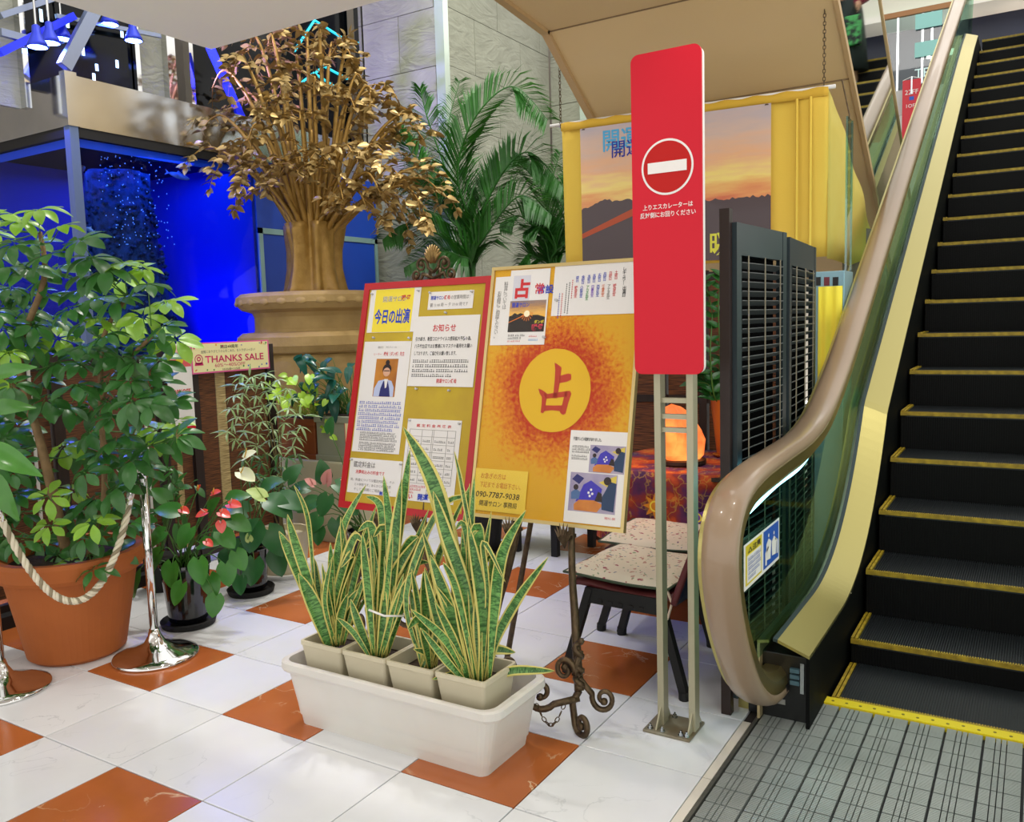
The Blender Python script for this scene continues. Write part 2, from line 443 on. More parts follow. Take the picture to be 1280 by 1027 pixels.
# ------------------------------------------------------------------ escalator
esc = thing('escalator', 'escalator with glass sides, grey rubber handrail and yellow-edged black steps', 'escalator', (3.08, 1.9, 0))
Y1, Z1, DY, DZ, NS = 2.20, .108, .373, .2175, 22
XS0, XS1 = 2.605, 3.565
tm = MB()
nr = 92; w = (XS1-XS0-.06)/nr
tm.box(XS0+.03, XS1-.03, 0, DY+.02, -.03, -.008)
for k in range(nr):
    xa = XS0+.03+k*w; tm.box(xa+w*.25, xa+w*.75, 0, DY, -.008, 0)
me_tread = tm.mesh('tread', m_tread)
nm = MB().box(XS0, XS1, -.004, .006, -.022, -.002)
for k in range(nr):
    xa = XS0+.03+k*w; nm.box(xa+w*.2, xa+w*.8, -.006, .012, -.018, .0012)
me_nose = nm.mesh('nosing', m_yellowline)
me_side = MB().box(XS0+.001, XS0+.012, 0, DY, -.008, .006).mesh('side_strip', m_yellowline)
me_side2 = MB().box(XS0+.017, XS0+.028, 0, DY, -.008, .006).mesh('side_strip', m_yellowline)
me_side3 = MB().box(XS1-.028, XS1-.004, 0, DY, -.008, .006).mesh('side_strip', m_yellowline)
rm = MB().box(XS0+.002, XS1-.002, .006, .03, -DZ-.05, -.012)
for k in range(80):
    xa = XS0+.005+k*(XS1-XS0-.01)/80; rm.box(xa+.002, xa+.008, .001, .006, -DZ-.05, -.02)
me_riser = rm.mesh('step', m_riser)
for k in range(-1, NS):
    yk, zk = (Y1+DY*k, Z1+DZ*k) if k >= 0 else (Y1-.41, .0)
    T = Matrix.Translation((0, yk, zk))
    if k < 0: T = T @ Matrix.Diagonal((1, 1.06, .4, 1))
    st = inst(me_riser, 'step', esc, T)
    for mm_, nn in ((me_tread, 'tread'), (me_nose, 'nosing'), (me_side, 'side_strip'), (me_side2, 'side_strip'), (me_side3, 'side_strip')):
        c = bpy.data.objects.new(nn, mm_); COL.objects.link(c); c.parent = st; ORG[c] = ORG[esc]
ZT = Z1+DZ*(NS-1)
YT = Y1+DY*NS
def slope(y): return Z1+(y-Y1)*DZ/DY
# inner deck, skirt, outer cladding
def deckz(y):
    if y < 2.05: return .285
    a = 2.06+.577*(y-5.11)
    if y > 3.3: return min(a, 4.62)
    t = (y-2.05)/1.25; b = 2.06+.577*(3.3-5.11)
    return .285+(b-.285)*(t*t*.72+.28*t**3)
ysd = [1.46, 1.6, 1.75, 1.9, 2.0]+[2.05+.04*i for i in range(38)]+[3.6+.5*i for i in range(13)]+[9.9, 10.6]
def deck(mb, xa, xb, dz0=0, dz1=0, th=.012):
    n = len(mb.v)
    for y in ysd:
        z = deckz(y); mb.v += [V((xa, y, z+dz0)), V((xb, y, z+dz1)), V((xb, y, z+dz1-th)), V((xa, y, z+dz0-th))]
    for i in range(len(ysd)-1):
        a = n+4*i; b = a+4
        for k in range(4): mb.f.append((a+k, a+(k+1) % 4, b+(k+1) % 4, b+k))
    mb.f += [(n+3, n+2, n+1, n), tuple(len(mb.v)-4+k for k in range(4))]
    return mb
def wallstrip(mb, x0, x1, zb, dz):
    n = len(mb.v)
    for y in ysd:
        z = deckz(y)+dz; b = zb(y); mb.v += [V((x0, y, z)), V((x1, y, z)), V((x1, y, b)), V((x0, y, b))]
    for i in range(len(ysd)-1):
        a = n+4*i; b = a+4
        for k in range(4): mb.f.append((a+k, a+(k+1) % 4, b+(k+1) % 4, b+k))
    mb.f += [(n+3, n+2, n+1, n), tuple(len(mb.v)-4+k for k in range(4))]
    return mb
deck(MB(), 2.470, 2.588, .045, 0).build('inner_deck', m_brass, esc)
deck(MB(), 2.452, 2.470, .048, .045).build('glass_clamp', mat('clamp_seal', '#3d4a4c', .5, metal=.5), esc)
deck(MB(), 2.392, 2.437, .03, .04).build('outer_deck', m_brass, esc)
skz = lambda y: max(-.2, slope(y)-.35)
m_skirtp = mat('skirt_black', '#070808', .65, spec=.12)
wallstrip(MB(), 2.576, 2.590, skz, -.012).build('skirt_panel', m_skirtp, esc)
wallstrip(MB(), 2.392, 2.402, lambda y: max(0.0, slope(y)-1.0), .02).build('outer_cladding', mat('cladding_tan', '#c3b186', .4, metal=.5), esc)
MB().bar((2.452, 2.16, .325), (2.59, 2.28, .292), .006, .004).build('deck_joint', mat('joint_pale', '#e6dfc0', .4, metal=.6), esc)
# far-side balustrade, the mirror image across the steps
deck(MB(), 3.580, 3.700, 0, .045).build('inner_deck', m_brass, esc)
wallstrip(MB(), 3.578, 3.592, skz, -.012).build('skirt_panel', m_skirtp, esc)
wallstrip(MB(), 3.77, 3.78, lambda y: max(0.0, slope(y)-1.0), .02).build('outer_cladding', MATS['cladding_tan'], esc)
MB().prism([(1.72, -.07), (2.25, -.08), (3.0, .18), (10.3, 4.30), (10.3, 4.0), (2.25, -.38), (1.72, -.38)], (2.577, 0, 0), (0, 1, 0), (0, 0, 1), (1.014, 0, 0)).build('truss_pan', m_skirtp, esc)
# handrail
RP = [(1.62, .128), (1.48, .125), (1.30, .165), (1.12, .285), (.975, .47), (.885, .65), (.858, .79), (.895, .905), (1.0, .98), (1.2, 1.015), (1.55, 1.03),
      (1.92, 1.045), (2.25, 1.105), (2.60, 1.25), (3.0, 1.462), (4.0, 2.03), (5.0, 2.6), (7.0, 3.74), (9.0, 4.87), (9.7, 5.26), (10.2, 5.46), (10.9, 5.5)]
path = spline([(0, a, b) for a, b in RP], 6)
def sweep_rail(x, sec, pts):
    mb = MB(); n = len(sec)
    for i, p in enumerate(pts):
        a = pts[max(i-1, 0)]; b = pts[min(i+1, len(pts)-1)]; d = (b-a).normalized()
        nrm = V((0, -d.z, d.y))            # outward normal, up on the incline
        for (u, v) in sec: mb.v.append(V((x+u, p.y, p.z))+nrm*v)
    for i in range(len(pts)-1):
        for k in range(n): mb.f.append((i*n+k, i*n+(k+1) % n, (i+1)*n+(k+1) % n, (i+1)*n+k))
    mb.f += [tuple(range(n-1, -1, -1)), tuple(len(mb.v)-n+k for k in range(n))]
    return mb
sec = [(-.058, -.012), (-.061, .006), (-.052, .022), (-.03, .031), (0, .034), (.03, .031), (.052, .022), (.061, .006), (.058, -.012), (.045, -.016), (-.045, -.016)]
sec2 = [(-.052, -.060), (-.057, -.014), (.057, -.014), (.052, -.060), (.030, -.088), (-.030, -.088)]
sec3 = [(-.074, -.040), (-.074, .002), (-.060, .002), (-.056, -.040)]
path_in = [p for p in path if p.y > 1.0 or p.z > .42]
for x in (2.443, 3.74):
    sweep_rail(x, sec, path).build('handrail', m_rail, esc, smooth=True)
    sweep_rail(x, sec2, path[4:]).build('rail_guide', m_brassdark, esc, smooth=False)
    sweep_rail(x, sec3, path[4:]).build('rail_edge_trim', m_brass, esc)
    gp = [p for p in path if True]
    mb = MB(); top = []; bot = []
    for p in path[8:]:
        top.append((p.y+ (0 if p.y > 1.3 else .02), p.z-.045))
    # glass outline: rail path, then back along the deck
    for y in [10.6, 9.4, 8, 6.5, 5, 4, 3.5, 3.2, 3.0, 2.8, 2.6, 2.4, 2.2, 2.0, 1.8, 1.55, 1.4]:
        bot.append((y, deckz(y)+.03))
    ol = [(a, b) for a, b in top if b > .30]+bot
    mb.prism(ol, (x-.006, 0, 0), (0, 1, 0), (0, 0, 1), (.012, 0, 0)).build('glass_panel', m_glass, esc)
MB().tube([(2.443, p.y, p.z-.105) for p in spline([(0, 1.12, 1.0), (0, 1.5, 1.03), (0, 1.92, 1.045), (0, 2.36, 1.14)], 6)], .017, 8).build('rail_lamp', m_lightstrip, esc)
# newel foot
for xa, xb in ((2.345, 2.572), (3.60, 3.82)):
    MB().box(xa, xb, 1.50, 1.95, 0, .262).build('newel_box', m_black, esc, bevel=.004)
MB().box(2.300, 2.345, 1.52, 1.60, 0, .30).build('brass_stop', m_brass, esc)
MB().tube(spline([(2.443, 1.62, .13), (2.443, 1.52, .128), (2.443, 1.47, .13)], 4), .05, 12, sx=1.25).build('rail_inlet', m_blackm, esc)
for k in range(3): MB().box(2.51, 2.545, 1.486, 1.502, .15+k*.024, .166+k*.024).build('inlet_brush', mat('brush_blue', '#4b6a78', .5), esc)
MB().box(2.548, 2.562, 1.488, 1.501, .12, .24).build('bracket', m_steel, esc)
MB().box(2.40, 2.49, 1.4985, 1.5005, .058, .078).build('maker_plate', mat('maker_plate', '#8d8d86', .5), esc)
bm_ = MB().box(2.52, 2.60, 1.78, 1.8, .2, .26)
# warning sticker on the glass
SF = Face((2.452, 1.32, .62), (0, 1, 0), (0, 0, 1))
sy0 = PX(930, 710, 2.4525); sy1 = PX(974, 665, 2.4525)
SF = Face((2.4505, sy0.y, PX(930, 740, 2.4525).z), (0, 1, 0), (0, 0, 1))
sw = sy1.y-sy0.y; sh = PX(930, 682, 2.4525).z-PX(930, 740, 2.4525).z
stk = SF.rect('warning_sticker', m_paper, esc, 0, 0, sw, sh, .002, .001)
m_syel = mat('sticker_yellow', '#d8c52a', .5); m_sblue = mat('sticker_blue', '#1f56b8', .5); m_ink = mat('black_ink', '#1b1a1c', .6)
SF.rect('yellow_field', m_syel, stk, sw*.04, sh*.08, sw*.47, sh*.95, .003)
SF.rect('white_field', m_paper, stk, sw*.07, sh*.13, sw*.44, sh*.72, .004)
SF.rect('blue_field', m_sblue, stk, sw*.52, sh*.08, sw*.97, sh*.95, .003)
SF.text('△注意', m_ink, stk, sw*.09, sh*.77, sh*.15, .004, width=sw*.34, bold=.02)
SF.lines('small_print', m_sblue, stk, sw*.09, sw*.43, sh*.6, sh*.06, sh*.1, 5, h=.005)
for (cx_, hh) in ((.66, .62), (.82, .58)):
    SF.ring('pictogram_head', m_paper, stk, sw*cx_, sh*(hh+.17), sh*.045, 0, .004, 14)
    SF.poly('pictogram_body', m_paper, stk, [(sw*(cx_-.06), sh*.25), (sw*(cx_+.05), sh*.22), (sw*(cx_+.07), sh*hh), (sw*cx_, sh*(hh+.1)), (sw*(cx_-.07), sh*hh)], .0045)
SF.poly('pictogram_rail', m_paper, stk, [(sw*.56, sh*.15), (sw*.60, sh*.15), (sw*.60, sh*.42), (sw*.66, sh*.52), (sw*.64, sh*.56), (sw*.56, sh*.44)], .0045)
SF.poly('pictogram_rail', m_paper, stk, [(sw*.90, sh*.2), (sw*.935, sh*.2), (sw*.935, sh*.52), (sw*.86, sh*.62), (sw*.85, sh*.58), (sw*.90, sh*.5)], .0045)
# ------------------------------------------------------------------ low ceiling over the viewer, crossing escalator underside
slab = MB().box(-.624, 6.0, -4.0, 1.555, 3.1, 3.5).build('ceiling', m_cream); tag(slab, 'cream plaster low ceiling with a square corner', 'ceiling', kind='structure')
for (x, y) in [(0.2, 0.9), (1.6, 0.2), (2.9, -0.4), (0.3, -0.9), (2.6, 0.9)]:
    MB().lathe([(.085, 3.092), (.085, 3.1), (.07, 3.1)], (x, y, 0), 24).build('downlight_ring', m_white, slab)
# soffit of the crossing escalator: three facets, side trim, mirrored flank
KS = .8743                      # the crossing truss spans X .50 .. 2.25
def ky(y): return -1.747+(y+1.747)*KS
def kz(z): return 1.571+(z-1.571)*KS
def kx(x): return 3.293-(3.293-x)*KS
X0, X1 = kx(.10), 2.25
prof = [(ky(a), kz(b)) for a, b in [(2.9, 3.83), (4.09, 3.715), (4.86, 3.21), (6.9, 1.88), (7.0, 1.88)]]
sf = MB()
for (a, b) in zip(prof[:-1], prof[1:]):
    sf.add([(X0, a[0], a[1]), (X1, a[0], a[1]), (X1, b[0], b[1]), (X0, b[0], b[1]), (X0, a[0], a[1]+.06), (X1, a[0], a[1]+.06), (X1, b[0], b[1]+.06), (X0, b[0], b[1]+.06)],
           [(0, 1, 2, 3), (4, 7, 6, 5), (0, 4, 5, 1), (3, 2, 6, 7), (0, 3, 7, 4), (1, 5, 6, 2)])
so = thing('ceiling_soffit', 'tan sloping underside of the crossing escalator', 'ceiling', (1.1, 4.5, 3.0), kind='structure')
sf.build('soffit_panel', m_soffit, so)
for (y, z) in ((ky(4.09), kz(3.712)), (ky(4.86), kz(3.206))):
    MB().box(X0, X1, y-.004, y+.004, z-.004, z+.004).build('panel_seam', mat('seam', '#7d6749', .7), so)
tr = MB()
for (a, b) in zip(prof[:-1], prof[1:]): tr.bar((X0-.02, a[0], a[1]+.03), (X0-.02, b[0], b[1]+.03), .05, .11)
tr.build('edge_trim', m_soffit_trim, so)
mir = MB().prism([(ky(a), kz(b)) for a, b in [(3.6, 4.05), (4.302, 3.59), (6.43, 2.19), (6.9, 1.89), (8.3, 2.58), (7.475, 3.125), (6.03, 4.078), (4.6, 5.0), (3.6, 5.0)]], (X1-.012, 0, 0), (0, 1, 0), (0, 0, 1), (.012, 0, 0)).build('mirror_flank', m_mirror, so)
ed = MB(); ed.bar((X1, ky(4.302), kz(3.59)), (X1, ky(6.9), kz(1.88)), .025, .045).build('flank_edge', m_soffit_trim, so)
ed = MB().bar((X1, ky(8.3), kz(2.58)), (X1, ky(4.6), kz(5.0)), .02, .025)
ed.build('flank_edge', m_soffit_trim, so)
MB().box(X0, X1-.02, 4.8, 4.82, 2.9, 5.0).build('truss_back', m_soffit, so)

# ------------------------------------------------------------------ stone piers
def pier(name, O, U, n, length, z0, z1, label, seed):
    w_ = thing(name, label, 'wall', (O[0], O[1], z0), kind='structure')
    O = V(O); U = V(U); n = V(n); rr = random.Random(seed)
    MB().prism([(0, z0), (length, z0), (length, z1), (0, z1)], O-n*.012, U, V((0, 0, 1)), -n*.25).build('backing', m_grout, w_)
    z = z0; row = 0; hgt = .56
    while z < z1-.05:
        t = min(hgt, z1-z); u = -(.45 if row % 2 else 0.0)*1.0; bw = .92
        while u < length:
            a, b = max(u, 0), min(u+bw, length)
            if b-a > .02:
                mb = MB().prism([(a+.003, z+.003), (b-.003, z+.003), (b-.003, z+t-.003), (a+.003, z+t-.003)], O-n*.02, U, V((0, 0, 1)), n*(.02+rr.random()*.004))
                mb.build('stone_block', m_stone, w_)
            u += bw
        z += t; row += 1
    return w_
pier('wall_back', (-2.83, 5.4, 0), (1, 0, 0), (0, -1, 0), .93, .2, 7.0, 'pale cleft stone pier facing the aquarium', 1)
pier('wall_side', (-1.796, 5.47, 0), (0, 1, 0), (1, 0, 0), 2.05, .2, 7.0, 'pale stone pier flank behind the palm', 2)
pier('wall_recess', (-1.79, 7.55, 0), (1, 0, 0), (0, -1, 0), .40, .2, 7.0, 'narrow stone wall beside the tan soffit', 3)
pier('wall_end', (-1.30, 7.65, 0), (0, 1, 0), (1, 0, 0), 2.0, .2, 7.0, 'stone wall strip past the recess', 4)
t1 = MB().box(-1.895, -1.79, 5.385, 5.47, .2, 7.0).build('trim_1', mat('mint_glass_strip', '#c9d8cf', .2, metal=.3)); tag(t1, 'pale glass strip on the stone pier corner', 'trim', kind='structure')
t2 = MB().box(-1.385, -1.30, 7.5, 7.62, .2, 7.0).build('trim_2', MATS['mint_glass_strip']); tag(t2, 'pale glass strip on the recess corner', 'trim', kind='structure')
t3 = MB().box(-2.90, -2.84, 5.34, 5.42, .2, 7.0).build('trim_3', m_chrome); tag(t3, 'chrome strip between dark glass and stone pier', 'trim', kind='structure')
# far walls that close the hall
m_far = mat('far_wall', '#b5ab9d', .8, col2='#a89f92', nscale=1)
wl = MB().box(-4.35, -4.25, -3.2, 12.5, 0, 8.0).build('wall_left', m_far); tag(wl, 'beige far wall behind the aquarium', 'wall', kind='structure')
wb = MB().box(-4.3, .55, 10.0, 10.1, 0, 8.0).build('wall_far', m_far); tag(wb, 'beige far wall behind the piers', 'wall', kind='structure')
# dark glazing above the aquarium, chrome mullions
dg = thing('window_1', 'dark glazing with chrome mullions above the aquarium', 'window', (-3.2, 4.3, 3.4), kind='structure')
m_dark = mat('dark_glazing', '#04070b', .12, spec=.22)
MB().box(-3.05, -3.0, 3.35, 5.35, 3.2, 6.0).build('pane', m_dark, dg)
MB().box(-3.05, -3.0, 1.9, 2.75, 3.35, 6.0).build('pane', m_dark, dg)
for y in (2.78, 3.08, 3.12, 3.3, 1.86): MB().box(-3.03, -2.95, y-.02, y+.02, 3.2, 6.0).build('mullion', m_chrome, dg)
MB().box(-3.06, -3.02, 2.80, 3.06, 3.2, 6.0).build('stone_infill', m_stone, dg)
MB().box(-3.06, -3.02, 1.2, 1.84, 3.2, 6.0).build('stone_infill', m_stone, dg)
m_spark = mat('window_glint', '#cfe8ff', .4, emit=2.2, ecol='#bfe6ff')  # glowing chips stand in for lamp reflections on the pane
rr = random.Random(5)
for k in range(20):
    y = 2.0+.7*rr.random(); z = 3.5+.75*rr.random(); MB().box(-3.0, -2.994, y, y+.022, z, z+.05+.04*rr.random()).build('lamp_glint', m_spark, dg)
m_teal = mat('teal_glint', '#35d7e8', .4, emit=.8, ecol='#29c5e0')  # cyan light reflected in the dark glass, modelled as glowing tubes
for pts in ([(4.55, 4.25), (4.85, 4.62), (5.25, 4.55)], [(4.75, 4.05), (4.95, 4.2), (5.3, 4.15)], [(4.6, 3.95), (4.8, 4.1), (5.3, 3.98)]):
    MB().tube([(-2.985, a, b) for a, b in pts], .013, 6).build('cyan_glint', m_teal, dg)

# ------------------------------------------------------------------ upper floor at the head of the escalator
uf = MB().box(2.34, 6.0, YT+.02, 16, ZT-.35, ZT-.005).box(-.5, 2.33, 11.9, 16, ZT-.35, ZT-.005).build('floor_upper', m_base_floor); tag(uf, 'pale upper floor at the escalator head', 'floor', kind='structure')
wu = thing('wall_upper', 'upper shop front with navy fascia and lit cream cove', 'wall', (3, 14, ZT), kind='structure')
MB().box(-1, 8, 14.0, 14.1, 0, 5.15).build('lower_wall', mat('upper_white', '#d6d0c4', .7), wu)
MB().box(-1, 8, 13.9, 14.1, 5.15, 6.05).build('fascia', mat('navy_fascia', '#0d1530', .3), wu)
MB().box(-1, 8, 13.2, 14.1, 6.05, 6.15).build('cove_shelf', m_cream, wu)
MB().box(-1, 8, 13.95, 14.1, 6.2, 9.0).build('upper_wall', m_cream, wu)
MB().box(-1, 8, 13.75, 13.85, 6.16, 6.2).build('cove_lamp', mat('cove_light', '#dfffe8', .5, emit=1.3, ecol='#d8fbe4'), wu)
cu_ = MB().box(-1, 8, 11.2, 14.1, 7.6, 7.7).build('ceiling_upper', m_cream); tag(cu_, 'cream ceiling of the upper floor', 'ceiling', kind='structure')
for x in (1.9, 2.9): MB().lathe([(0, 5.55), (.3, 5.55), (.3, 5.57)], (x, 13.88, 0), 24).build('fascia_glow', mat('fascia_glow', '#fff3e0', .5, emit=2.2, ecol='#fff0e0'), wu)  # glowing discs stand in for lamp reflections on the navy fascia
FT = Face(PY(1143, 98, 13.88), (1, 0, 0), (0, 0, 1))
FT.text('TEL', mat('sign_white_letters', '#e8e8e8', .5, emit=.4), wu, 0, 0, .2, .01)
_b = PY(1127, 174, 11.8)
rbn = thing('hanging_banner', 'red vertical hanging banner with white figures beyond the handrail', 'banner', (_b.x+.13, 11.8, _b.z))
FB = Face(_b, (1, 0, 0), (0, 0, 1))
FB.rect('cloth', mat('banner_red', '#c8323e', .6), rbn, 0, 0, .235, .80, 0, .004)
FB.text('22FF', m_paper, rbn, .118, .60, .09, .003, 'CENTER'); FB.text('1OFF', m_paper, rbn, .118, .42, .07, .003, 'CENTER')
FB.rect('logo_patch', m_sblue, rbn, .09, .52, .15, .57, .003)
MB().tube([_b+V((0, 0, .80)), _b+V((.118, 0, .84)), _b+V((.235, 0, .80))], .004, 6).build('cord', m_paper, rbn)
MB().box(_b.x+.108, _b.x+.128, 11.79, 11.93, min(_b.z+.70, ZT-.1), max(_b.z+.84, ZT-.05)).build('bracket', m_steel, rbn)
# glass balustrade of the upper floor with a wooden rail
gb = thing('glass_balustrade', 'clear glass balustrade with wooden rail beside the escalator head', 'balustrade', (1.4, 11.98, ZT))
MB().box(-.4, 2.32, 11.97, 11.985, ZT, ZT+1.02).build('glass_panel', m_clear, gb)
MB().box(-.4, 2.32, 11.94, 12.01, ZT+1.02, ZT+1.09).build('rail', mat('wood_rail', '#9a6a3a', .4), gb)
for x in (1.42, 1.74, 1.86): MB().box(x, x+.03, 11.96, 11.995, ZT, ZT+1.02).build('post', m_steel, gb)
for z in (.42, .80): MB().box(1.66, 2.0, 11.93, 11.945, ZT+z, ZT+z+.2).build('notice_card', mat('teal_card', '#8fc9c4', .5), gb)
# ------------------------------------------------------------------ aquarium
TX, TY0, TY1 = -2.70, 2.0, 3.66
aq = thing('aquarium', 'large blue lit aquarium with steel rim band and rock column inside', 'aquarium', (-3.3, 2.8, 0))
m_water = mat('tank_blue', '#06208c', .6, col2='#082a9c', nscale=1.2)
m_tankglass = glass('tank_glass', '#d6e8ff', -.025)
m_rock = mat('tank_rock', '#101c38', .7, col2='#22406e', nscale=14, namt=.6, bump=.6, bscale=30)
MB().box(-4.2, TX, TY0, TY1, 0, .62).build('base_cabinet', mat('tank_base', '#20242c', .5), aq)
MB().box(TX-.015, TX, TY0+.05, TY1, .62, 3.0).build('side_glass', m_tankglass, aq)
MB().box(-4.2, TX-.05, TY0, TY0+.015, .62, 3.0).build('front_glass', m_tankglass, aq)
MB().box(-4.2, TX-.02, TY1, TY1+.03, .62, 3.1).build('end_panel', m_water, aq)
MB().box(-4.22, -4.18, TY0+.02, TY1, .62, 3.1).build('back_panel', m_water, aq)
MB().box(-4.2, TX-.02, TY0+.02, TY1, .60, .64).build('sand_bed', mat('tank_sand', '#3a5c9a', .8), aq)
MB().box(TX-.05, TX+.018, TY0-.018, TY0+.05, .6, 3.07).build('corner_post', mat('tank_post', '#6a7fa8', .35, metal=.5), aq)
# steel rim band
MB().box(TX-.03, TX+.02, TY0-.02, 4.2, 3.06, 3.42).build('rim_band', m_steel, aq)
MB().box(-4.2, TX+.02, TY0-.02, TY0+.03, 3.06, 3.42).build('rim_band', m_steel, aq)
MB().box(TX-.02, TX+.012, TY0+.02, TY1, 2.99, 3.06).build('inner_rim', m_blackm, aq)
MB().box(-4.2, TX+.012, TY0-.012, TY0+.02, 2.99, 3.06).build('inner_rim', m_blackm, aq)
MB().box(TX-.035, TX+.03, TY0-.03, TY0+.06, 3.06, 3.44).build('rim_corner', m_steel, aq)
# rock column
rr = random.Random(3)
rk = MB().lathe([(.55, .64), (.48, .95), (.40, 1.4), (.34, 1.9), (.27, 2.4), (.24, 2.9)], (-3.35, 2.78, 0), 28, lambda t, z: 1+.08*math.sin(5*t+z*3)+.05*math.sin(11*t-7*z))
rk.build('rock_column', m_rock, aq, smooth=True)
pb = MB()
for k in range(420):
    z = .8+2.1*rr.random(); t = rr.uniform(-1.9, 1.0); r0 = .52-.13*(z-.64)
    c = V((-3.35+math.cos(t)*r0, 2.78+math.sin(t)*r0, z)); a = .018+.02*rr.random()
    pb.add([c+V((a, 0, 0)), c+V((0, a, 0)), c+V((-a, 0, 0)), c+V((0, -a, 0)), c+V((0, 0, a*.8)), c+V((0, 0, -a*.8))],
           [(0, 1, 4), (1, 2, 4), (2, 3, 4), (3, 0, 4), (1, 0, 5), (2, 1, 5), (3, 2, 5), (0, 3, 5)])
tag(pb.build('pebble', m_rock, aq, smooth=True), kind='stuff')
bb = MB()
for k in range(140):
    c = V((-3.0+.15*rr.random(), 2.35+.6*rr.random(), 2.25+.75*rr.random())); a = .006
    bb.add([c+V((a, 0, 0)), c+V((0, a, 0)), c+V((-a, 0, 0)), c+V((0, -a, 0)), c+V((0, 0, a)), c+V((0, 0, -a))],
           [(0, 1, 4), (1, 2, 4), (2, 3, 4), (3, 0, 4), (1, 0, 5), (2, 1, 5), (3, 2, 5), (0, 3, 5)])
tag(bb.build('bubble', mat('bubble', '#9fd0ff', .1, emit=.3, ecol='#7fb0ff'), aq), kind='stuff')
MB().box(-4.2, TX-.02, TY0+.02, TY1, 3.03, 3.06).build('lid', mat('tank_lid', '#030a24', .8, spec=.1), aq)
m_wl = mat('waterline', '#2f5fd0', .5)
MB().box(TX-.022, TX-.016, TY0+.05, TY1, 2.925, 2.985).build('waterline', m_wl, aq)
MB().box(-4.2, TX-.05, TY0+.016, TY0+.022, 2.925, 2.985).build('waterline', m_wl, aq)
area('tank_lamp', (-3.3, 2.9, 2.95), (-3.35, 3.0, 0), 20, 1.2, 1.2, (.02, .13, 1))
spot('tank_flood', (-2.95, 3.15, .75), (-3.25, 3.66, 1.9), 620, (0, .004, 1), 58, 1.0, .05)
def fish(label, c, ln, h, col, yaw, dang=0.):
    f = thing('fish', label, 'fish', c)
    d = V((math.cos(yaw), math.sin(yaw), math.sin(dang)*.8)).normalized(); up = V((0, 0, 1)); sd = d.cross(up).normalized(); up = sd.cross(d)
    mb = MB(); n = 9; st = []
    for i in range(n):
        t = i/(n-1); rr_ = math.sin(math.pi*min(1, t*.92+.04))**.7
        p = V(c)+d*(ln*(t-.5)); st.append(p)
        for k in range(8):
            a = 2*math.pi*k/8; mb.v.append(p+up*math.cos(a)*h*.5*rr_+sd*math.sin(a)*h*.2*rr_)
    for i in range(n-1):
        for k in range(8): mb.f.append((i*8+k, i*8+(k+1) % 8, (i+1)*8+(k+1) % 8, (i+1)*8+k))
    mb.f += [tuple(range(8)), tuple((n-1)*8+k for k in range(8))]
    m = mat('fish_'+col, col, .4, col2='#4a5a74', nscale=20)
    mb.build('body', m, f, smooth=True)
    a = V(c)-d*ln*.47
    MB().add([a, a-d*ln*.22+up*h*.5, a-d*ln*.14, a-d*ln*.22-up*h*.5, a+sd*.004], [(0, 1, 2), (0, 2, 3), (4, 2, 1), (4, 3, 2)]).build('tail_fin', m, f)
    MB().add([V(c)+up*h*.4-d*ln*.15, V(c)+up*h*.85-d*ln*.1, V(c)+up*h*.45+d*ln*.2, V(c)+up*h*.4+sd*.004], [(0, 1, 2), (3, 2, 1), (0, 2, 3)]).build('dorsal_fin', m, f)
    return f
fish('silver fish swimming near the aquarium rim', PX(224, 220, -2.85), .17, .05, '#8f9ec4', R(70), -.3)
fish('small white fish beside the aquarium corner post', PX(112, 287, -2.8), .06, .035, '#e8eef8', R(-100), .5)
fish('brown spiny fish just inside the aquarium corner', PX(100, 212, -2.82), .11, .06, '#8a4a3a', R(100), .8)
# blue door panel beyond the glass
dp = thing('door_1', 'blue service door with pale frame behind the gold tree', 'door', (-2.72, 4.5, 0), kind='structure')
m_bluedoor = mat('blue_door', '#0b3fae', .5, col2='#0c46bb', nscale=2)
MB().box(-2.75, TX, TY1+.03, 5.32, 0, 3.06).build('wall_panel', m_bluedoor, dp)
m_paleframe = mat('pale_door_frame', '#8fb2b0', .4, metal=.3)
MB().box(TX, TX+.02, 3.69, 3.735, .2, 2.47).build('jamb', m_paleframe, dp)
MB().box(TX, TX+.02, 5.26, 5.30, .2, 2.47).build('jamb', m_paleframe, dp)
MB().box(TX, TX+.02, 3.69, 5.30, 2.42, 2.47).build('head', m_paleframe, dp)
MB().box(TX, TX+.012, 3.74, 4.48, .25, 2.41).build('door_leaf', m_bluedoor, dp)
MB().box(TX, TX+.012, 4.50, 5.25, .25, 2.41).build('door_leaf', m_bluedoor, dp)
MB().box(-2.75, TX-.01, 4.2, 5.32, 3.06, 3.42).build('panel_head', m_steel, dp)
# blue lamps on a rack over the tank
m_lampblue = mat('lamp_blue_shell', '#2b3fd0', .35, metal=.3); m_lens = mat('lamp_lens', '#bfe0ff', .4, emit=14, ecol='#9fc8ff')
rack = thing('lamp_rack', 'steel rack of beams over the aquarium corner', 'rack', (-2.8, 2.0, 3.42))
m_beam = mat('beam_steel', '#8e98b0', .3, metal=.8)
a0 = PX(80, 84, -2.72); a1 = PX(120, 8, -2.72)
MB().bar(a0, a1, .06, .09).build('beam', m_beam, rack)
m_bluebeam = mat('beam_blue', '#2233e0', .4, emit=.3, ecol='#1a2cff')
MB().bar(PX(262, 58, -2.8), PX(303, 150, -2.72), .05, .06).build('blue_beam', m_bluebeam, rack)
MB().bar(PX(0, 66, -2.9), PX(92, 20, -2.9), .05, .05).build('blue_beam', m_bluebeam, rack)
MB().bar(PX(0, 40, -2.9), PX(60, 56, -2.9), .04, .05).build('beam', m_beam, rack)
MB().bar(PX(0, 20, -2.95), PX(85, -8, -2.95), .05, .04).build('beam', m_beam, rack)
MB().bar(PX(70, 20, -2.9), PX(200, 45, -2.9), .03, .03).build('beam', m_beam, rack)
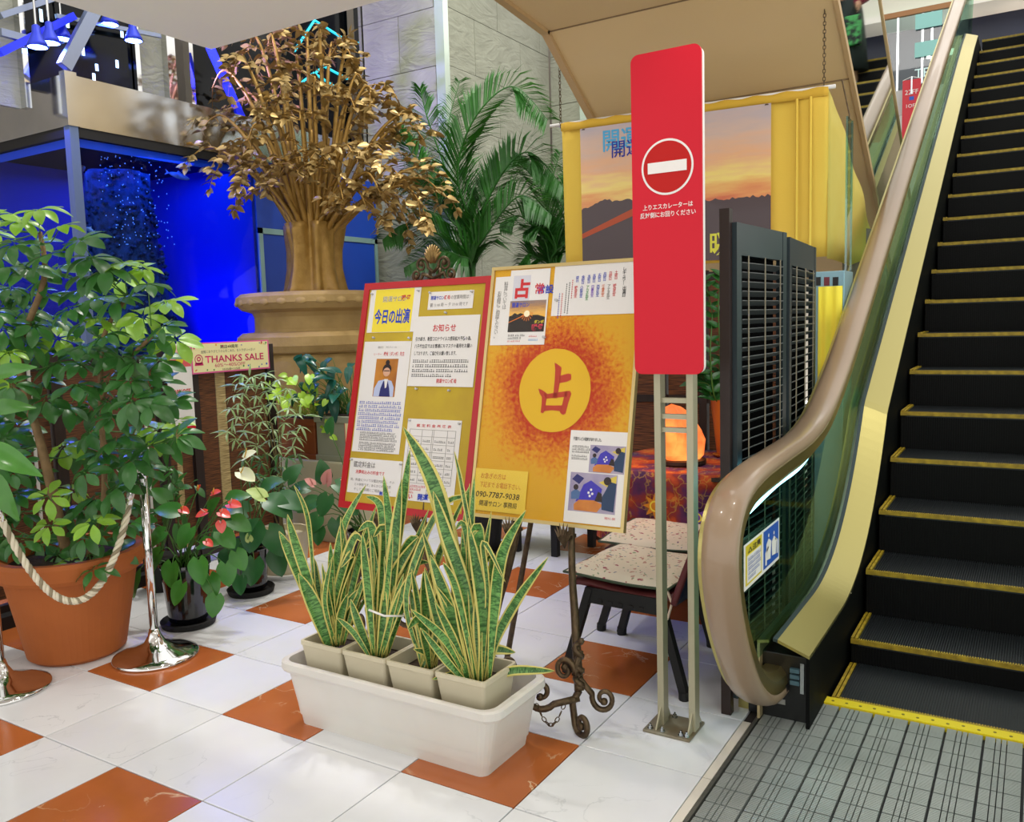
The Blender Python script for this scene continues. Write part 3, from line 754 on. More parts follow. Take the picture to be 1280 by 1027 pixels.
for k, (x, y) in enumerate([(47, 59), (63, 54), (78, 49), (137, 31), (167, 51)]):
    c = PX(x, y, [-2.64, -2.80, -2.96, -2.86, -2.70][k])
    lp = thing('blue_spot_lamp', ['leftmost blue bell lamp over the aquarium', 'second blue bell lamp from the left over the aquarium', 'third blue bell lamp beside the diagonal beam', 'upper blue bell lamp right of the diagonal beam', 'rightmost blue bell lamp under the low ceiling'][k], 'lamp', c, 'blue spot lamps over the aquarium')
    MB().lathe([(.012, .15), (.026, .14), (.03, .09), (.06, .03), (.07, 0)][::-1], c, 20).build('shade', m_lampblue, lp, smooth=True)
    MB().lathe([(0, .004), (.062, .004), (.062, .0)], c, 20).build('lens', m_lens, lp)
    MB().tube([c+V((0, 0, .15)), c+V((0, 0, .34))], .008, 6).build('stem', m_chrome, lp)
    spot('blue_beam_light', c-V((0, 0, .03)), c+(V((.5, .3, -3)) if k != 4 else V((.5, 3.3, .4))), 70 if k != 4 else 330, (.10, .12, 1) if k != 4 else (.35, .25, 1), 110 if k != 4 else 60, .7, .05)

# ------------------------------------------------------------------ fence of woven blinds with the sale banners
FX = -1.5
fc = thing('blind_fence', 'dark wooden fence with woven bamboo blinds behind the potted plants', 'fence', (FX, 1.6, 0))
m_darkwood = mat('dark_wood', '#1d1310', .45, col2='#2a1b15', nscale=6, stretch=(6, 6, .6))
def weave(name, c0, c1):
    m = mat(name, c0, .7)
    nt = m.node_tree; N = nt.nodes; L = nt.links; b = N['Principled BSDF']
    tc = N.new('ShaderNodeTexCoord'); mp = N.new('ShaderNodeMapping'); mp.inputs['Scale'].default_value = (9, 9, 260); L.new(tc.outputs['Object'], mp.inputs[0])
    n = N.new('ShaderNodeTexNoise'); n.inputs['Scale'].default_value = 1.0; n.inputs['Detail'].default_value = 3; L.new(mp.outputs[0], n.inputs['Vector'])
    rp = N.new('ShaderNodeValToRGB'); rp.color_ramp.elements[0].position = .38; rp.color_ramp.elements[1].position = .62
    rp.color_ramp.elements[0].color = lin(c0); rp.color_ramp.elements[1].color = lin(c1)
    L.new(n.outputs['Fac'], rp.inputs[0]); L.new(rp.outputs[0], b.inputs['Base Color'])
    return m
m_weave = weave('bamboo_weave', '#38200f', '#7a4a26')
m_weave_lt = weave('bamboo_weave_light', '#8a7448', '#d2bd86')
for y in (.45, 1.02, 1.70, 1.955, 2.62): MB().box(FX-.03, FX+.03, y-.03, y+.035, 0, 1.46).build('post', m_darkwood, fc)
for z in (.08, 1.40): MB().box(FX-.02, FX+.02, .2, 2.66, z-.03, z+.03).build('rail', m_darkwood, fc)
MB().box(FX-.12, FX+.10, .1, 1.60, 0, .07).build('plinth', m_blackm, fc)
for (a, b) in ((.25, .42), (.49, .98), (1.06, 1.66), (1.99, 2.14), (2.23, 2.6), (1.745, 1.80), (1.84, 1.92)):
    n = max(1, int(round((b-a)/.3)))
    MB().box(FX-.006, FX+.004, a, b, .14, 1.37).build('woven_blind', m_weave, fc)
for (a, b) in ((2.145, 2.225), (1.80, 1.84)): MB().box(FX-.006, FX+.004, a, b, .14, 1.37).build('pale_blind', m_weave_lt, fc)
for y in (.86, 1.56): MB().box(FX+.03, FX+.042, y, y+.014, .1, 1.4).build('led_strip', m_white, fc)  # plain white paint stands in for the lit LED strips
# banners
m_pink = mat('banner_pink', '#e2609a', .6); m_crm = mat('banner_cream', '#efe7ae', .6); m_mag = mat('banner_magenta', '#c61e63', .6)
bn = thing('sale_banner', 'cream sale banner with pink border on the blind fence', 'banner', (FX+.06, 2.26, 1.28))
BF = Face((FX+.055, 1.925, 1.285), (0, 1, 0), (0, 0, 1))
bw, bh = .665, .205
BF.rect('border', m_pink, bn, 0, 0, bw, bh, .002, .004)
BF.rect('field', m_crm, bn, .008, .01, bw-.012, bh-.008, .003)
BF.text('THANKS SALE', m_mag, bn, .105, .070, .064, .004, bold=.018, width=.505)
BF.text('60%～40%OFF', m_mag, bn, .18, .037, .034, .004, width=.26)
BF.text('開店44周年', m_ink, bn, .235, .163, .026, .004, width=.15, bold=.01)
BF.text('全館にありがとうの心をこめた、おトクがいっぱい!', mat('banner_grey', '#55585f', .6), bn, .075, .135, .023, .004, width=.46)
BF.text('10/25㊎▸11/5㊐', m_ink, bn, .24, .012, .02, .004, width=.15)
BF.ring('emblem_ring', m_mag, bn, .055, .095, .033, .027, .004, 24); BF.poly('emblem_base', m_mag, bn, [(.02, .055), (.09, .055), (.085, .075), (.025, .075)], .004)
BF.ring('emblem_flower', m_mag, bn, .055, .098, .016, .008, .004, 12)
rr = random.Random(4)
for k in range(26):
    u = rr.choice([rr.uniform(.012, .06), rr.uniform(.56, .645), rr.uniform(.1, .6)]); v = rr.choice([rr.uniform(.015, .04), rr.uniform(.17, .19)])
    BF.ring('confetti', [m_mag, m_sblue, mat('leaf_print', '#5a9a4a', .6), mat('orange_print', '#e8a33c', .6)][k % 4], bn, u, v, .004+.004*rr.random(), 0, .0042, 8)
bn2 = thing('vertical_banner', 'white vertical banner with red head behind the schefflera', 'banner', (FX+.06, 1.82, .93))
BF = Face((FX+.05, 1.735, .93), (0, 1, 0), (0, 0, 1))
BF.rect('sheet', m_paper, bn2, 0, 0, .19, .56, .002, .004)
BF.rect('red_head', mat('coral', '#dd5a5e', .6), bn2, .005, .41, .185, .55, .003); BF.rect('pale_head', mat('pink_pale', '#e9b7b4', .6), bn2, .005, .46, .185, .55, .0035)
BF.text('THANKS SALE', m_mag, bn2, .02, .485, .03, .004, width=.15, bold=.01); BF.ring('date_oval', m_syel, bn2, .1, .455, .028, 0, .004, 20)
BF.text('40%OFF', mat('red_ink', '#c8262c', .6), bn2, .04, .23, .05, .004, width=.13, bold=.02)
BF.lines('small_print', m_ink, bn2, .05, .17, .08, .02, .03, 2); BF.rect('red_foot', m_red, bn2, 0, 0, .19, .02, .003)
# ------------------------------------------------------------------ no-entry sign on two posts
sg = thing('no_entry_sign', 'tall red no-entry sign panel on two champagne posts', 'sign', (2.14, 1.235, 0))
MB().box(2.044, 2.230, 1.145, 1.315, 0, .010).build('base_plate', mat('worn_plate', '#8d8a78', .5, metal=.4, col2='#7a6a50', nscale=14), sg, bevel=.002)
for x in (2.078, 2.203):
    p = MB().box(x, x+.026, 1.212, 1.262, .01, 1.42).build('post', m_champagne, sg, bevel=.002)
for z in (1.255, 1.195, 1.145): MB().box(2.10, 2.205, 1.225, 1.250, z, z+.018).build('crossbar', m_champagne, sg)
for x, d in ((2.091, -1), (2.216, 1)):
    for yy, dy in ((1.212, -1), (1.262, 1)):
        MB().prism([(0, .01), (.05, .01), (0, .085)], (x-.003, yy, 0), (0, dy, 0), (0, 0, 1), (.006, 0, 0)).build('gusset', m_champagne, sg)
for x in (2.068, 2.116, 2.19, 2.212):
    for y in ((1.165, 1.295) if x < 2.15 else (1.165, 1.295)):
        MB().lathe([(.012, .010), (.012, .013), (.008, .013), (.008, .022), (.004, .022), (.004, .03)], (x, y, 0), 6).build('bolt', m_steel, sg)
def rrect(x0, x1, z0, z1, r, n=6):
    out = []
    for (cx, cz, a) in ((x1-r, z0+r, -90), (x1-r, z1-r, 0), (x0+r, z1-r, 90), (x0+r, z0+r, 180)):
        for k in range(n+1):
            t = R(a+90*k/n); out.append((cx+r*math.cos(t), cz+r*math.sin(t)))
    return out
MB().prism(rrect(2.018, 2.278, 1.364, 2.497, .028), (0, 1.180, 0), (1, 0, 0), (0, 0, 1), (0, .012, 0)).build('red_panel', m_red, sg)
MB().prism(rrect(2.021, 2.276, 1.367, 2.494, .026), (0, 1.193, 0), (1, 0, 0), (0, 0, 1), (0, .026, 0)).build('white_back', m_white, sg)
SFc = Face((2.018, 1.180, 1.364), (1, 0, 0), (0, 0, 1))
cu0, cv0 = .1345, .733
SFc.ring('white_ring', m_paper, sg, cu0, cv0, .097, 0, .001, 64)
SFc.ring('red_disc', m_red2, sg, cu0, cv0, .0895, 0, .0016, 64)
SFc.rect('white_bar', m_paper, sg, cu0-.0725, cv0-.019, cu0+.0725, cv0+.019, .003)
SFc.text('上りエスカレーターは', m_paper, sg, cu0, .590, .021, .0015, 'CENTER', .012, width=.187)
SFc.text('反対側にお回りください', m_paper, sg, cu0, .562, .021, .0015, 'CENTER', .012, width=.208)

# ------------------------------------------------------------------ boards on ornate easels
m_iron = mat('bronze_iron', '#4a3c2c', .45, metal=.7, col2='#6a5840', nscale=30, bump=.3, bscale=60)
m_goldframe = mat('gold_frame', '#c9b277', .35, metal=.5)
m_frame_red = mat('red_frame', '#b81820', .4)
m_felt = mat('mustard_felt', '#b89a34', .85, col2='#cbb12f', nscale=4, bump=.1, bscale=200)
def scroll(mb, c, r0, u, v, turns=1.4, start=0., r=.014, flip=1, tail=None):
    c, u, v = V(c), V(u), V(v); pts = []; n = int(22*turns)
    for i in range(n+1):
        t = i/n; a = start+flip*2*math.pi*turns*t; rr_ = r0*(1-.78*t)
        pts.append(c+u*math.cos(a)*rr_+v*math.sin(a)*rr_)
    if tail: pts = [V(q) for q in tail]+pts
    rs = [r*(1-.35*i/(len(pts)-1)) for i in range(len(pts))]
    mb.tube(pts, rs, 8); e = pts[-1]
    mb.lathe([(0, -.016), (.012, -.01), (.016, 0), (.012, .01), (0, .016)], e, 8)
    return mb
def easel(name, label, cx, yb, zb, lean, feet, top, finial, group):
    """cx: centre X, board foot at (yb, zb); feet: list of front foot points; top: z of the head"""
    e = thing(name, label, 'easel', (cx, yb, 0), group)
    hx_, hy_ = cx, yb+(top-zb)*lean
    for k, f in enumerate(feet):
        f = V(f); br = V((cx+(-.125 if k == 0 else .125), yb-.01, zb-.02))
        head = V((cx+(-.03 if k == 0 else .03), hy_+.05, top))
        leg = spline([head, br+V((0, .03, 0)), br*.45+f*.55+V((0, .02, .08)), f+V((0, .02, .16))], 8)
        mb = MB(); rs = [.011+.008*(i/(len(leg)-1)) for i in range(len(leg))]
        mb.tube(leg, rs, 8)
        # twisted acanthus lower stem
        tw = [leg[-1]+V((0, 0, .20))*(1-i/24)+V((math.cos(i*.9), math.sin(i*.9), 0))*.014 for i in range(25)]
        mb.tube(tw, .012, 6)
        L_ = mb.build('leg', m_iron, e, smooth=True)
        s = -1 if k == 0 else 1
        fb = f+V((0, .02, .16))
        m2 = MB()
        scroll(m2, f+V((.03, -.02, .05)), .052, (-.75, .3, 0), (0, 0, -1), 1.15, math.pi*.1, .014, 1, [fb, f+V((-.025, .01, .11))])
        m2.build('foot_scroll', m_iron, L_, smooth=True)
        m2 = MB(); scroll(m2, fb+V((-.045, -.03, .085)), .05, (.8, .2, 0), (0, 0, 1), 1.3, -.4, .012, 1, [fb+V((.01, 0, .16))]); m2.build('scroll', m_iron, L_, smooth=True)
        m2 = MB(); scroll(m2, fb+V((.075, .06, -.04)), .055, (-.8, -.3, 0), (0, 0, 1), 1.3, .3, .012, -1, [fb+V((0, 0, .05))]); m2.build('scroll', m_iron, L_, smooth=True)
        m2 = MB(); scroll(m2, fb+V((-.12, -.09, -.0)), .07, (.8, .5, 0), (0, 0, 1), 1.15, -.7, .014, -1, [fb+V((0, 0, -.03))]); m2.build('scroll', m_iron, L_, smooth=True)
        # bracket leaf that carries the board
        mb = MB()
        for q in range(7):
            a = R(-75+25*q); tip = br+V((math.sin(a)*.045, -.035, .02+math.cos(a)*.04)); md = br+V((math.sin(a)*.02, -.04, -.005+math.cos(a)*.015))
            sd = V((math.cos(a), 0, -math.sin(a)))*.01
            mb.add([br+V((0, -.03, -.05)), md-sd, tip, md+sd, md+V((0, -.008, 0))], [(0, 1, 4), (1, 2, 4), (2, 3, 4), (3, 0, 4), (0, 3, 2, 1)])
        mb.build('leaf_bracket', m_iron, e)
        MB().bar(br+V((0, -.035, -.012)), br+V((0, .05, -.012)), .022, .014).build('bracket_arm', m_iron, e)
    rear = MB().tube([V((cx, hy_+.06, top-.05)), V((cx-.36, yb+.27, .02))], [.011, .014], 8); rear.build('rear_leg', m_iron, e, smooth=True)
    MB().bar((cx-.12, yb+.3*lean+.075, zb+.3), (cx+.12, yb+.3*lean+.075, zb+.3), .014, .014).build('cross_brace', m_iron, e)
    if finial:
        fh = V((cx, hy_+.03, top))
        mb = MB()
        for q in range(9):
            a = R(-64+16*q); tip = fh+V((math.sin(a)*.06, 0, .05+math.cos(a)*.075)); b = fh+V((math.sin(a)*.012, 0, .03))
            mb.tube([b, (b+tip)/2+V((0, -.008, .004)), tip], [.008, .011, .005], 6)
        mb.build('palmette', mat('bronze_gold', '#8d7346', .4, metal=.8), e, smooth=True)
        for s in (-1, 1):
            m2 = MB(); scroll(m2, fh+V((s*.075, 0, .02)), .042, (-s, 0, 0), (0, 0, 1), 1.3, -.3, .009, 1, [fh+V((0, 0, -.02))]); m2.build('head_scroll', m_iron, e, smooth=True)
            m2 = MB(); scroll(m2, fh+V((s*.11, 0, -.03)), .038, (-s, 0, 0), (0, 0, 1), 1.3, .2, .009, -1, [fh+V((0, 0, -.05))]); m2.build('head_scroll', m_iron, e, smooth=True)
    return e
G = 'ornate iron easels'
ez = easel('iron_easel', 'ornate bronze iron easel carrying the yellow board', 1.60, 1.185, .745, .235, [(1.33, 1.12, .0), (1.83, 1.02, .0)], 1.70, False, G)
ez2 = easel('iron_easel', 'ornate iron easel with palmette finial behind the red board', .55, 1.585, .60, .25, [(.30, 1.50, 0), (.80, 1.50, 0)], 1.86, True, G)
# chain between the legs of the front easel
ch = MB(); cpts = [V((1.80, .98, .13))+V((-.10, -.05, 0))*t+V((0, 0, -.09*math.sin(math.pi*min(1, t)))) for t in [i/9 for i in range(10)]]
for i in range(len(cpts)-1):
    a, b = cpts[i], cpts[i+1]; d = (b-a); c = (a+b)/2; u = d.normalized(); w_ = (u.cross(V((0, 0, 1))).normalized() if i % 2 else u.cross(u.cross(V((0, 0, 1)))).normalized())
    ch.tube([c+u*math.cos(2*math.pi*k/8)*.012+w_*math.sin(2*math.pi*k/8)*.007 for k in range(8)], .0022, 5, closed=True)
ch.build('chain', m_iron, ez)

m_ink_blue = mat('blue_ink', '#1f3fb8', .6); m_ink_red = mat('crimson_ink', '#cc2a30', .6); m_ink_grey = mat('grey_ink', '#7a7672', .6)
m_print_yel = mat('print_yellow', '#f2dc3c', .6); m_pin = mat('clear_pin', '#dddddd', .2, trans=.3)
def board(name, label, xl, xr, yb, zb, yt, zt, th, group=None):
    Vv = V((0, yt-yb, zt-zb)); hgt = Vv.length
    t = thing(name, label, 'notice board', ((xl+xr)/2, yb, zb), group)
    F = Face((xl, yb, zb), (1, 0, 0), Vv)
    return t, F, xr-xl, hgt
def frame(t, F, w, h, b, d, m):
    for (u0, v0, u1, v1) in ((0, 0, w, b), (0, h-b, w, h), (0, b, b, h-b), (w-b, b, w, h-b)):
        F.rect('frame_bar', m, t, u0, v0, u1, v1, .008, d)
def pin(F, t, u, v, h=.003):
    MB().lathe([(.006, 0), (.004, .003), (.003, .008), (.006, .012), (.006, .014), (0, .015)], (0, 0, 0), 10)
    mb = MB().lathe([(.006, 0), (.004, .003), (.003, .008), (.0065, .012), (.006, .014), (0, .015)], (0, 0, 0), 10)
    Mx = Matrix((F.U, F.V, F.N)).transposed().to_4x4(); p = F.p(u, v, h)
    mb.v = [Mx @ q + p for q in mb.v]
    return mb.build('pin', m_pin, t, smooth=True)

# red board ------------------------------------------------------------
rbd, F, w, h = board('red_notice_board', 'red framed mustard notice board with white sheets', .105, .945, 1.60, .605, 1.90, 1.80, .02)
F.rect('felt_panel', m_felt, rbd, .02, .02, w-.02, h-.02, 0, .012)
frame(rbd, F, w, h, .036, .02, m_frame_red)
def sheet(u0, v0, u1, v1, lab=None, m=None, hh=.0025, name='paper_sheet', T=None, FF=None):
    o = (FF or F).rect(name, m or m_paper, T or rbd, u0, v0, u1, v1, hh, .0012)
    if lab: o['label'] = lab
    return o
a = sheet(.05, .955, .395, 1.195, 'white sheet with yellow field and blue title')
F.rect('yellow_field', m_print_yel, a, .085, .957, .35, 1.193, .003)
F.text('開運サロン', mat('pale_outline', '#f4e9c0', .6), a, .14, 1.125, .034, .0038, bold=.03); F.text('暖母', m_ink_red, a, .265, 1.128, .034, .0038, bold=.02)
F.text('開運サロン', m_ink_grey, a, .14, 1.125, .034, .0042, bold=-.005)
F.text('今日の出演', m_ink_blue, a, .095, 1.01, .085, .0035, bold=.03, width=.245)
a = sheet(.45, 1.07, .735, 1.165, 'cream strip with opening hours')
F.text('開運サロン', m_ink_blue, a, .465, 1.123, .024, .0035, width=.085, bold=.015); F.text('暖母', m_ink_red, a, .552, 1.123, .024, .0035, width=.036, bold=.015)
F.text('の営業時間は：', m_ink_grey, a, .592, 1.123, .024, .0035, width=.12); F.text('朝 11:00 時 ～ 夕 19:00 時です', m_ink_grey, a, .465, 1.085, .024, .0035, width=.24)
a = sheet(.375, .665, .79, 1.035, 'white notice sheet with red heading', hh=.0045)
F.text('お知らせ', m_ink_red, a, .575, .955, .042, .0055, 'CENTER', .015, width=.145)
for i, s in enumerate(['引き続き、新型コロナウイルス感染拡大予防の為、', '八千代台店ではお客様にもマスクの着用をお願い', 'しております。ご協力をお願い致します。']):
    F.text(s, m_ink, a, .395, .905-.038*i, .024, .0055, width=(.355, .365, .27)[i], bold=.01)
F.lines('small_print', m_ink, a, .395, .76, .79, .014, .025, 4, h=.0055, seed=3); F.text('開運サロン暖母', m_ink_red, a, .56, .685, .024, .0055, width=.125, bold=.015)
a = sheet(.045, .305, .37, .905, 'white profile sheet with a portrait photo')
F.text('鑑定士　プロフィール', m_ink_grey, a, .21, .868, .013, .0035, 'CENTER'); F.text('ヒーラー', m_ink_red, a, .12, .83, .014, .0035); F.text('暖母（ダンボ）先生', m_ink_red, a, .19, .828, .024, .0035, width=.14, bold=.01)
ph = F.rect('portrait_photo', mat('photo_amber', '#d08a2c', .5, col2='#8a4a1c', nscale=6), a, .145, .605, .295, .81, .0032)
m_skin = mat('print_skin', '#d9a88a', .6); m_hair = mat('print_hair', '#2a1c1a', .6); m_coat = mat('print_coat', '#b9c4e4', .6); m_navy = mat('print_navy', '#26286a', .6)
F.poly('coat', m_coat, ph, [(.15, .606), (.285, .606), (.285, .655), (.265, .69), (.225, .70), (.175, .69), (.152, .65)], .0036)
F.poly('dress', m_navy, ph, [(.19, .606), (.265, .606), (.255, .65), (.24, .69), (.21, .69), (.195, .65)], .004)
F.poly('scarf', m_paper, ph, [(.215, .70), (.24, .70), (.235, .655), (.225, .65)], .0044)
F.ring('hair', m_hair, ph, .226, .752, .030, 0, .0046, 20); F.ring('hair_bun', m_hair, ph, .226, .79, .014, 0, .0046, 14); F.ring('face', m_skin, ph, .226, .738, .024, 0, .005, 20)
F.poly('sunglass_line', m_hair, ph, [(.207, .742), (.245, .742), (.245, .747), (.207, .747)], .0054)
F.lines('blue_print', m_ink_blue, a, .06, .355, .565, .013, .0205, 8, .06, .0035, 5); F.lines('black_print', m_ink, a, .09, .345, .405, .0085, .0125, 4, .1, .0035, 6); F.lines('black_print', m_ink, a, .09, .345, .35, .0085, .0118, 4, .1, .0035, 7)
a = sheet(.045, .085, .40, .270, 'white price note with red line')
F.text('鑑定料金は', m_ink_grey, a, .07, .225, .034, .0035, width=.15, bold=.01); F.text('消費税込みの料金です', m_ink_red, a, .09, .190, .022, .0035, width=.20, bold=.01)
for i, s in enumerate(['尚、料金については鑑定内容と、その', 'との併用です。あらかじめ料金表', 'そしてお気軽にご相談ください']): F.text(s, m_ink_grey, a, .06+.03*(i > 0), .150-.025*i, .017, .0035, width=(.30, .25, .25)[i])
F.text('開運', m_ink_blue, a, .27, .088, .02, .0035, bold=.03)
a = sheet(.405, .075, .745, .495, 'white price table sheet')
F.text('鑑 定 料 金 基 準 表', m_ink_red, a, .575, .455, .017, .0035, 'CENTER', .01, width=.22)
g_ = MB()
for u in (.425, .505, .570, .580, .665, .715):
    g_.prism([(u, .165), (u+.0016, .165), (u+.0016, .44), (u, .44)], F.p(0, 0, .003), F.U, F.V, F.N*.0006)
for v in (.165, .205, .245, .285, .325, .365, .405, .44):
    g_.prism([(.425, v), (.717, v), (.717, v+.0014), (.425, v+.0014)], F.p(0, 0, .003), F.U, F.V, F.N*.0006)
g_.build('table_rule', m_ink_grey, a)
for i in range(6):
    for (u0, u1) in ((.435, .495), (.515, .56), (.59, .655), (.675, .705)): F.lines('cell_print', m_ink, a, u0, u1, .178+.04*i, .010, .02, 1, .05, .0035, 11+i)
F.lines('small_print', m_ink_red, a, .42, .56, .145, .01, .016, 3, .2, .0035, 21); F.lines('small_print', m_ink, a, .57, .715, .145, .009, .016, 4, .2, .0035, 22)
F.text('占い', m_ink_red, a, .43, .085, .03, .0035, bold=.03); F.text('開運', m_ink_blue, a, .52, .085, .034, .0035, bold=.03)
for (u, v) in ((.062, 1.17), (.38, 1.175), (.46, 1.16), (.725, 1.155), (.575, 1.05), (.11, .925), (.355, .92), (.44, .65), (.65, .645), (.42, .485), (.735, .48), (.055, .26), (.395, .255)): pin(F, rbd, u, v)

# yellow board ---------------------------------------------------------
ybd, F, w, h = board('sun_notice_board', 'gold framed yellow board with orange sun disc', 1.247, 1.962, 1.185, .755, 1.432, 1.805, .02)
m_sun = mat('sprayed_sun', '#e0a81a', .75)
def spray(m, cu, cv, asp):
    nt = m.node_tree; N = nt.nodes; L = nt.links; b = N['Principled BSDF']
    uv = N.new('ShaderNodeUVMap'); sb = N.new('ShaderNodeVectorMath'); sb.operation = 'SUBTRACT'; sb.inputs[1].default_value = (cu, cv, 0); L.new(uv.outputs[0], sb.inputs[0])
    ml = N.new('ShaderNodeVectorMath'); ml.operation = 'MULTIPLY'; ml.inputs[1].default_value = (1, asp, 0); L.new(sb.outputs[0], ml.inputs[0])
    ln = N.new('ShaderNodeVectorMath'); ln.operation = 'LENGTH'; L.new(ml.outputs[0], ln.inputs[0])
    n = N.new('ShaderNodeTexNoise'); n.inputs['Scale'].default_value = 42; n.inputs['Detail'].default_value = 5; n.inputs['Roughness'].default_value = .7; L.new(ml.outputs[0], n.inputs['Vector'])
    n2 = N.new('ShaderNodeTexNoise'); n2.inputs['Scale'].default_value = 4; L.new(ml.outputs[0], n2.inputs['Vector'])
    mr = N.new('ShaderNodeMapRange'); mr.inputs[1].default_value = .22; mr.inputs[2].default_value = .66; mr.inputs[3].default_value = .34; mr.inputs[4].default_value = -.36; mr.clamp = False; L.new(ln.outputs['Value'], mr.inputs[0])
    ad = N.new('ShaderNodeMath'); ad.operation = 'ADD'; L.new(mr.outputs[0], ad.inputs[0]); L.new(n.outputs['Fac'], ad.inputs[1])
    s2 = N.new('ShaderNodeMath'); s2.operation = 'MULTIPLY_ADD'; s2.inputs[1].default_value = .35; L.new(n2.outputs['Fac'], s2.inputs[0]); L.new(ad.outputs[0], s2.inputs[2])
    rp = N.new('ShaderNodeValToRGB'); e = rp.color_ramp.elements; e[0].position = .58; e[0].color = lin('#dba521'); e[1].position = .98; e[1].color = lin('#bb3208')
    k = rp.color_ramp.elements.new(.72); k.color = lin('#d8860f')
    L.new(s2.outputs[0], rp.inputs[0]); L.new(rp.outputs[0], b.inputs['Base Color'])
spray(m_sun, .5, .505, h/w)
F.rect('sun_print', m_sun, ybd, .008, .008, w-.008, h-.008, 0, .012)
frame(ybd, F, w, h, .014, .026, m_goldframe)
cu1, cv1 = w*.50, h*.505
m_disc = mat('sun_disc', '#e3b71f', .7, col2='#dcae1c', nscale=4)
rr = random.Random(9)
F.poly('sun_disc', m_disc, ybd, [(cu1+math.cos(2*math.pi*k/60)*(.165+.002*rr.random()), cv1+math.sin(2*math.pi*k/60)*(.172+.002*rr.random())) for k in range(60)], .002)
m_brush = mat('brush_red', '#b93a22', .7); _k = .172/198
bq = lambda pts: [(cu1+(x-1122)*_k, cv1-(y-735)*_k*1.02) for x, y in pts]
for pts_ in ([(1112, 606), (1126, 612), (1152, 628), (1150, 690), (1143, 772), (1120, 772), (1121, 690), (1119, 640)], [(1146, 668), (1190, 656), (1206, 660), (1208, 684), (1190, 694), (1146, 702)],
             [(1036, 728), (1060, 736), (1085, 750), (1086, 770), (1082, 832), (1074, 844), (1060, 840), (1062, 800), (1060, 768), (1046, 752)], [(1070, 756), (1130, 746), (1190, 738), (1196, 764), (1130, 770), (1082, 776)],
             [(1184, 738), (1206, 736), (1216, 750), (1204, 790), (1194, 842), (1180, 848), (1164, 838), (1172, 800), (1178, 764)], [(1078, 806), (1120, 806), (1174, 804), (1170, 832), (1120, 828), (1078, 834)]):
    F.poly('brush_stroke', m_brush, ybd, bq(pts_), .003)
a = sheet(.022, .735, .105, 1.035, 'narrow strip with two columns of writing', T=ybd, FF=F)
F.vtext('料金については', m_ink_grey, a, .078, .995, .022, .0035); F.vtext('お気軽にご相談ください。', m_ink_grey, a, .048, .955, .022, .0035)
a = sheet(.098, .735, .292, 1.06, 'white flyer with sunrise photo', T=ybd, FF=F, hh=.004)
F.rect('grey_wash', mat('grey_wash', '#d3d3dc', .6), a, .115, .925, .20, 1.035, .0045)
F.text('占', m_ink_red, a, .16, .945, .085, .005, 'CENTER', .04); F.text('常設', m_ink_blue, a, .235, .955, .04, .005, 'LEFT', .02); F.text('常', m_ink_red, a, .222, .955, .05, .0052, 'LEFT', .015)
m_sunset = mat('sunset_print', '#d9913a', .5)
def sunset(m, cols, pos, sun=None, asp=1.):
    nt = m.node_tree; N = nt.nodes; L = nt.links; b = N['Principled BSDF']
    uv = N.new('ShaderNodeUVMap'); sp = N.new('ShaderNodeSeparateXYZ'); L.new(uv.outputs[0], sp.inputs[0])
    mp = N.new('ShaderNodeMapping'); mp.inputs['Scale'].default_value = (2.2, 9, 1); mp.inputs['Rotation'].default_value = (0, 0, .22); L.new(uv.outputs[0], mp.inputs[0])
    n = N.new('ShaderNodeTexNoise'); n.inputs['Scale'].default_value = 1.6; n.inputs['Detail'].default_value = 5; L.new(mp.outputs[0], n.inputs['Vector'])
    ad = N.new('ShaderNodeMath'); ad.operation = 'MULTIPLY_ADD'; ad.inputs[1].default_value = .32; L.new(n.outputs['Fac'], ad.inputs[0])
    sb = N.new('ShaderNodeMath'); sb.operation = 'SUBTRACT'; sb.inputs[1].default_value = .16; L.new(sp.outputs['Y'], sb.inputs[0]); L.new(sb.outputs[0], ad.inputs[2])
    rp = N.new('ShaderNodeValToRGB'); e = rp.color_ramp.elements
    e[0].position = pos[0]; e[0].color = lin(cols[0]); e[1].position = pos[-1]; e[1].color = lin(cols[-1])
    for q, c in zip(pos[1:-1], cols[1:-1]): x = e.new(q); x.color = lin(c)
    L.new(ad.outputs[0], rp.inputs[0]); L.new(rp.outputs[0], b.inputs['Base Color'])
sunset(m_sunset, ['#c8741c', '#f0b84a', '#e8b45c', '#b98a5a', '#8a7a78'], [.3, .48, .62, .8, 1.0])
m_hill = mat('hill_print', '#2a211c', .6)
pr = F.rect('sunrise_photo', m_sunset, a, .108, .79, .285, .925, .0046)
F.poly('hill', m_hill, pr, [(.108, .79), (.285, .79), (.285, .852), (.25, .862), (.22, .862), (.195, .858), (.18, .866), (.165, .872), (.15, .866), (.135, .873), (.122, .862), (.108, .858)], .005)
F.ring('sun', mat('sun_white', '#fff3cc', .5), pr, .196, .868, .014, 0, .0056, 20)
F.poly('sun_ray', mat('ray_orange', '#e07a28', .6), pr, [(.108, .83), (.108, .833), (.19, .866), (.192, .862)], .0054)
for k in range(8):
    t = R(195+k*24); F.poly('sun_ray', MATS['ray_orange'], pr, [(.196, .872), (.196+.03*math.cos(t), .866+.03*math.sin(t)), (.196+.03*math.cos(t+.12), .866+.03*math.sin(t+.12))], .0053)
F.text('開運サロン', m_ink_blue, a, .118, .898, .024, .0052, width=.085, bold=.02); F.text('ダンボ', m_print_yel, a, .235, .826, .016, .0058, bold=.02); F.text('暖母', mat('pink_ink', '#e0405a', .6), a, .225, .797, .03, .0058, bold=.03, width=.055)
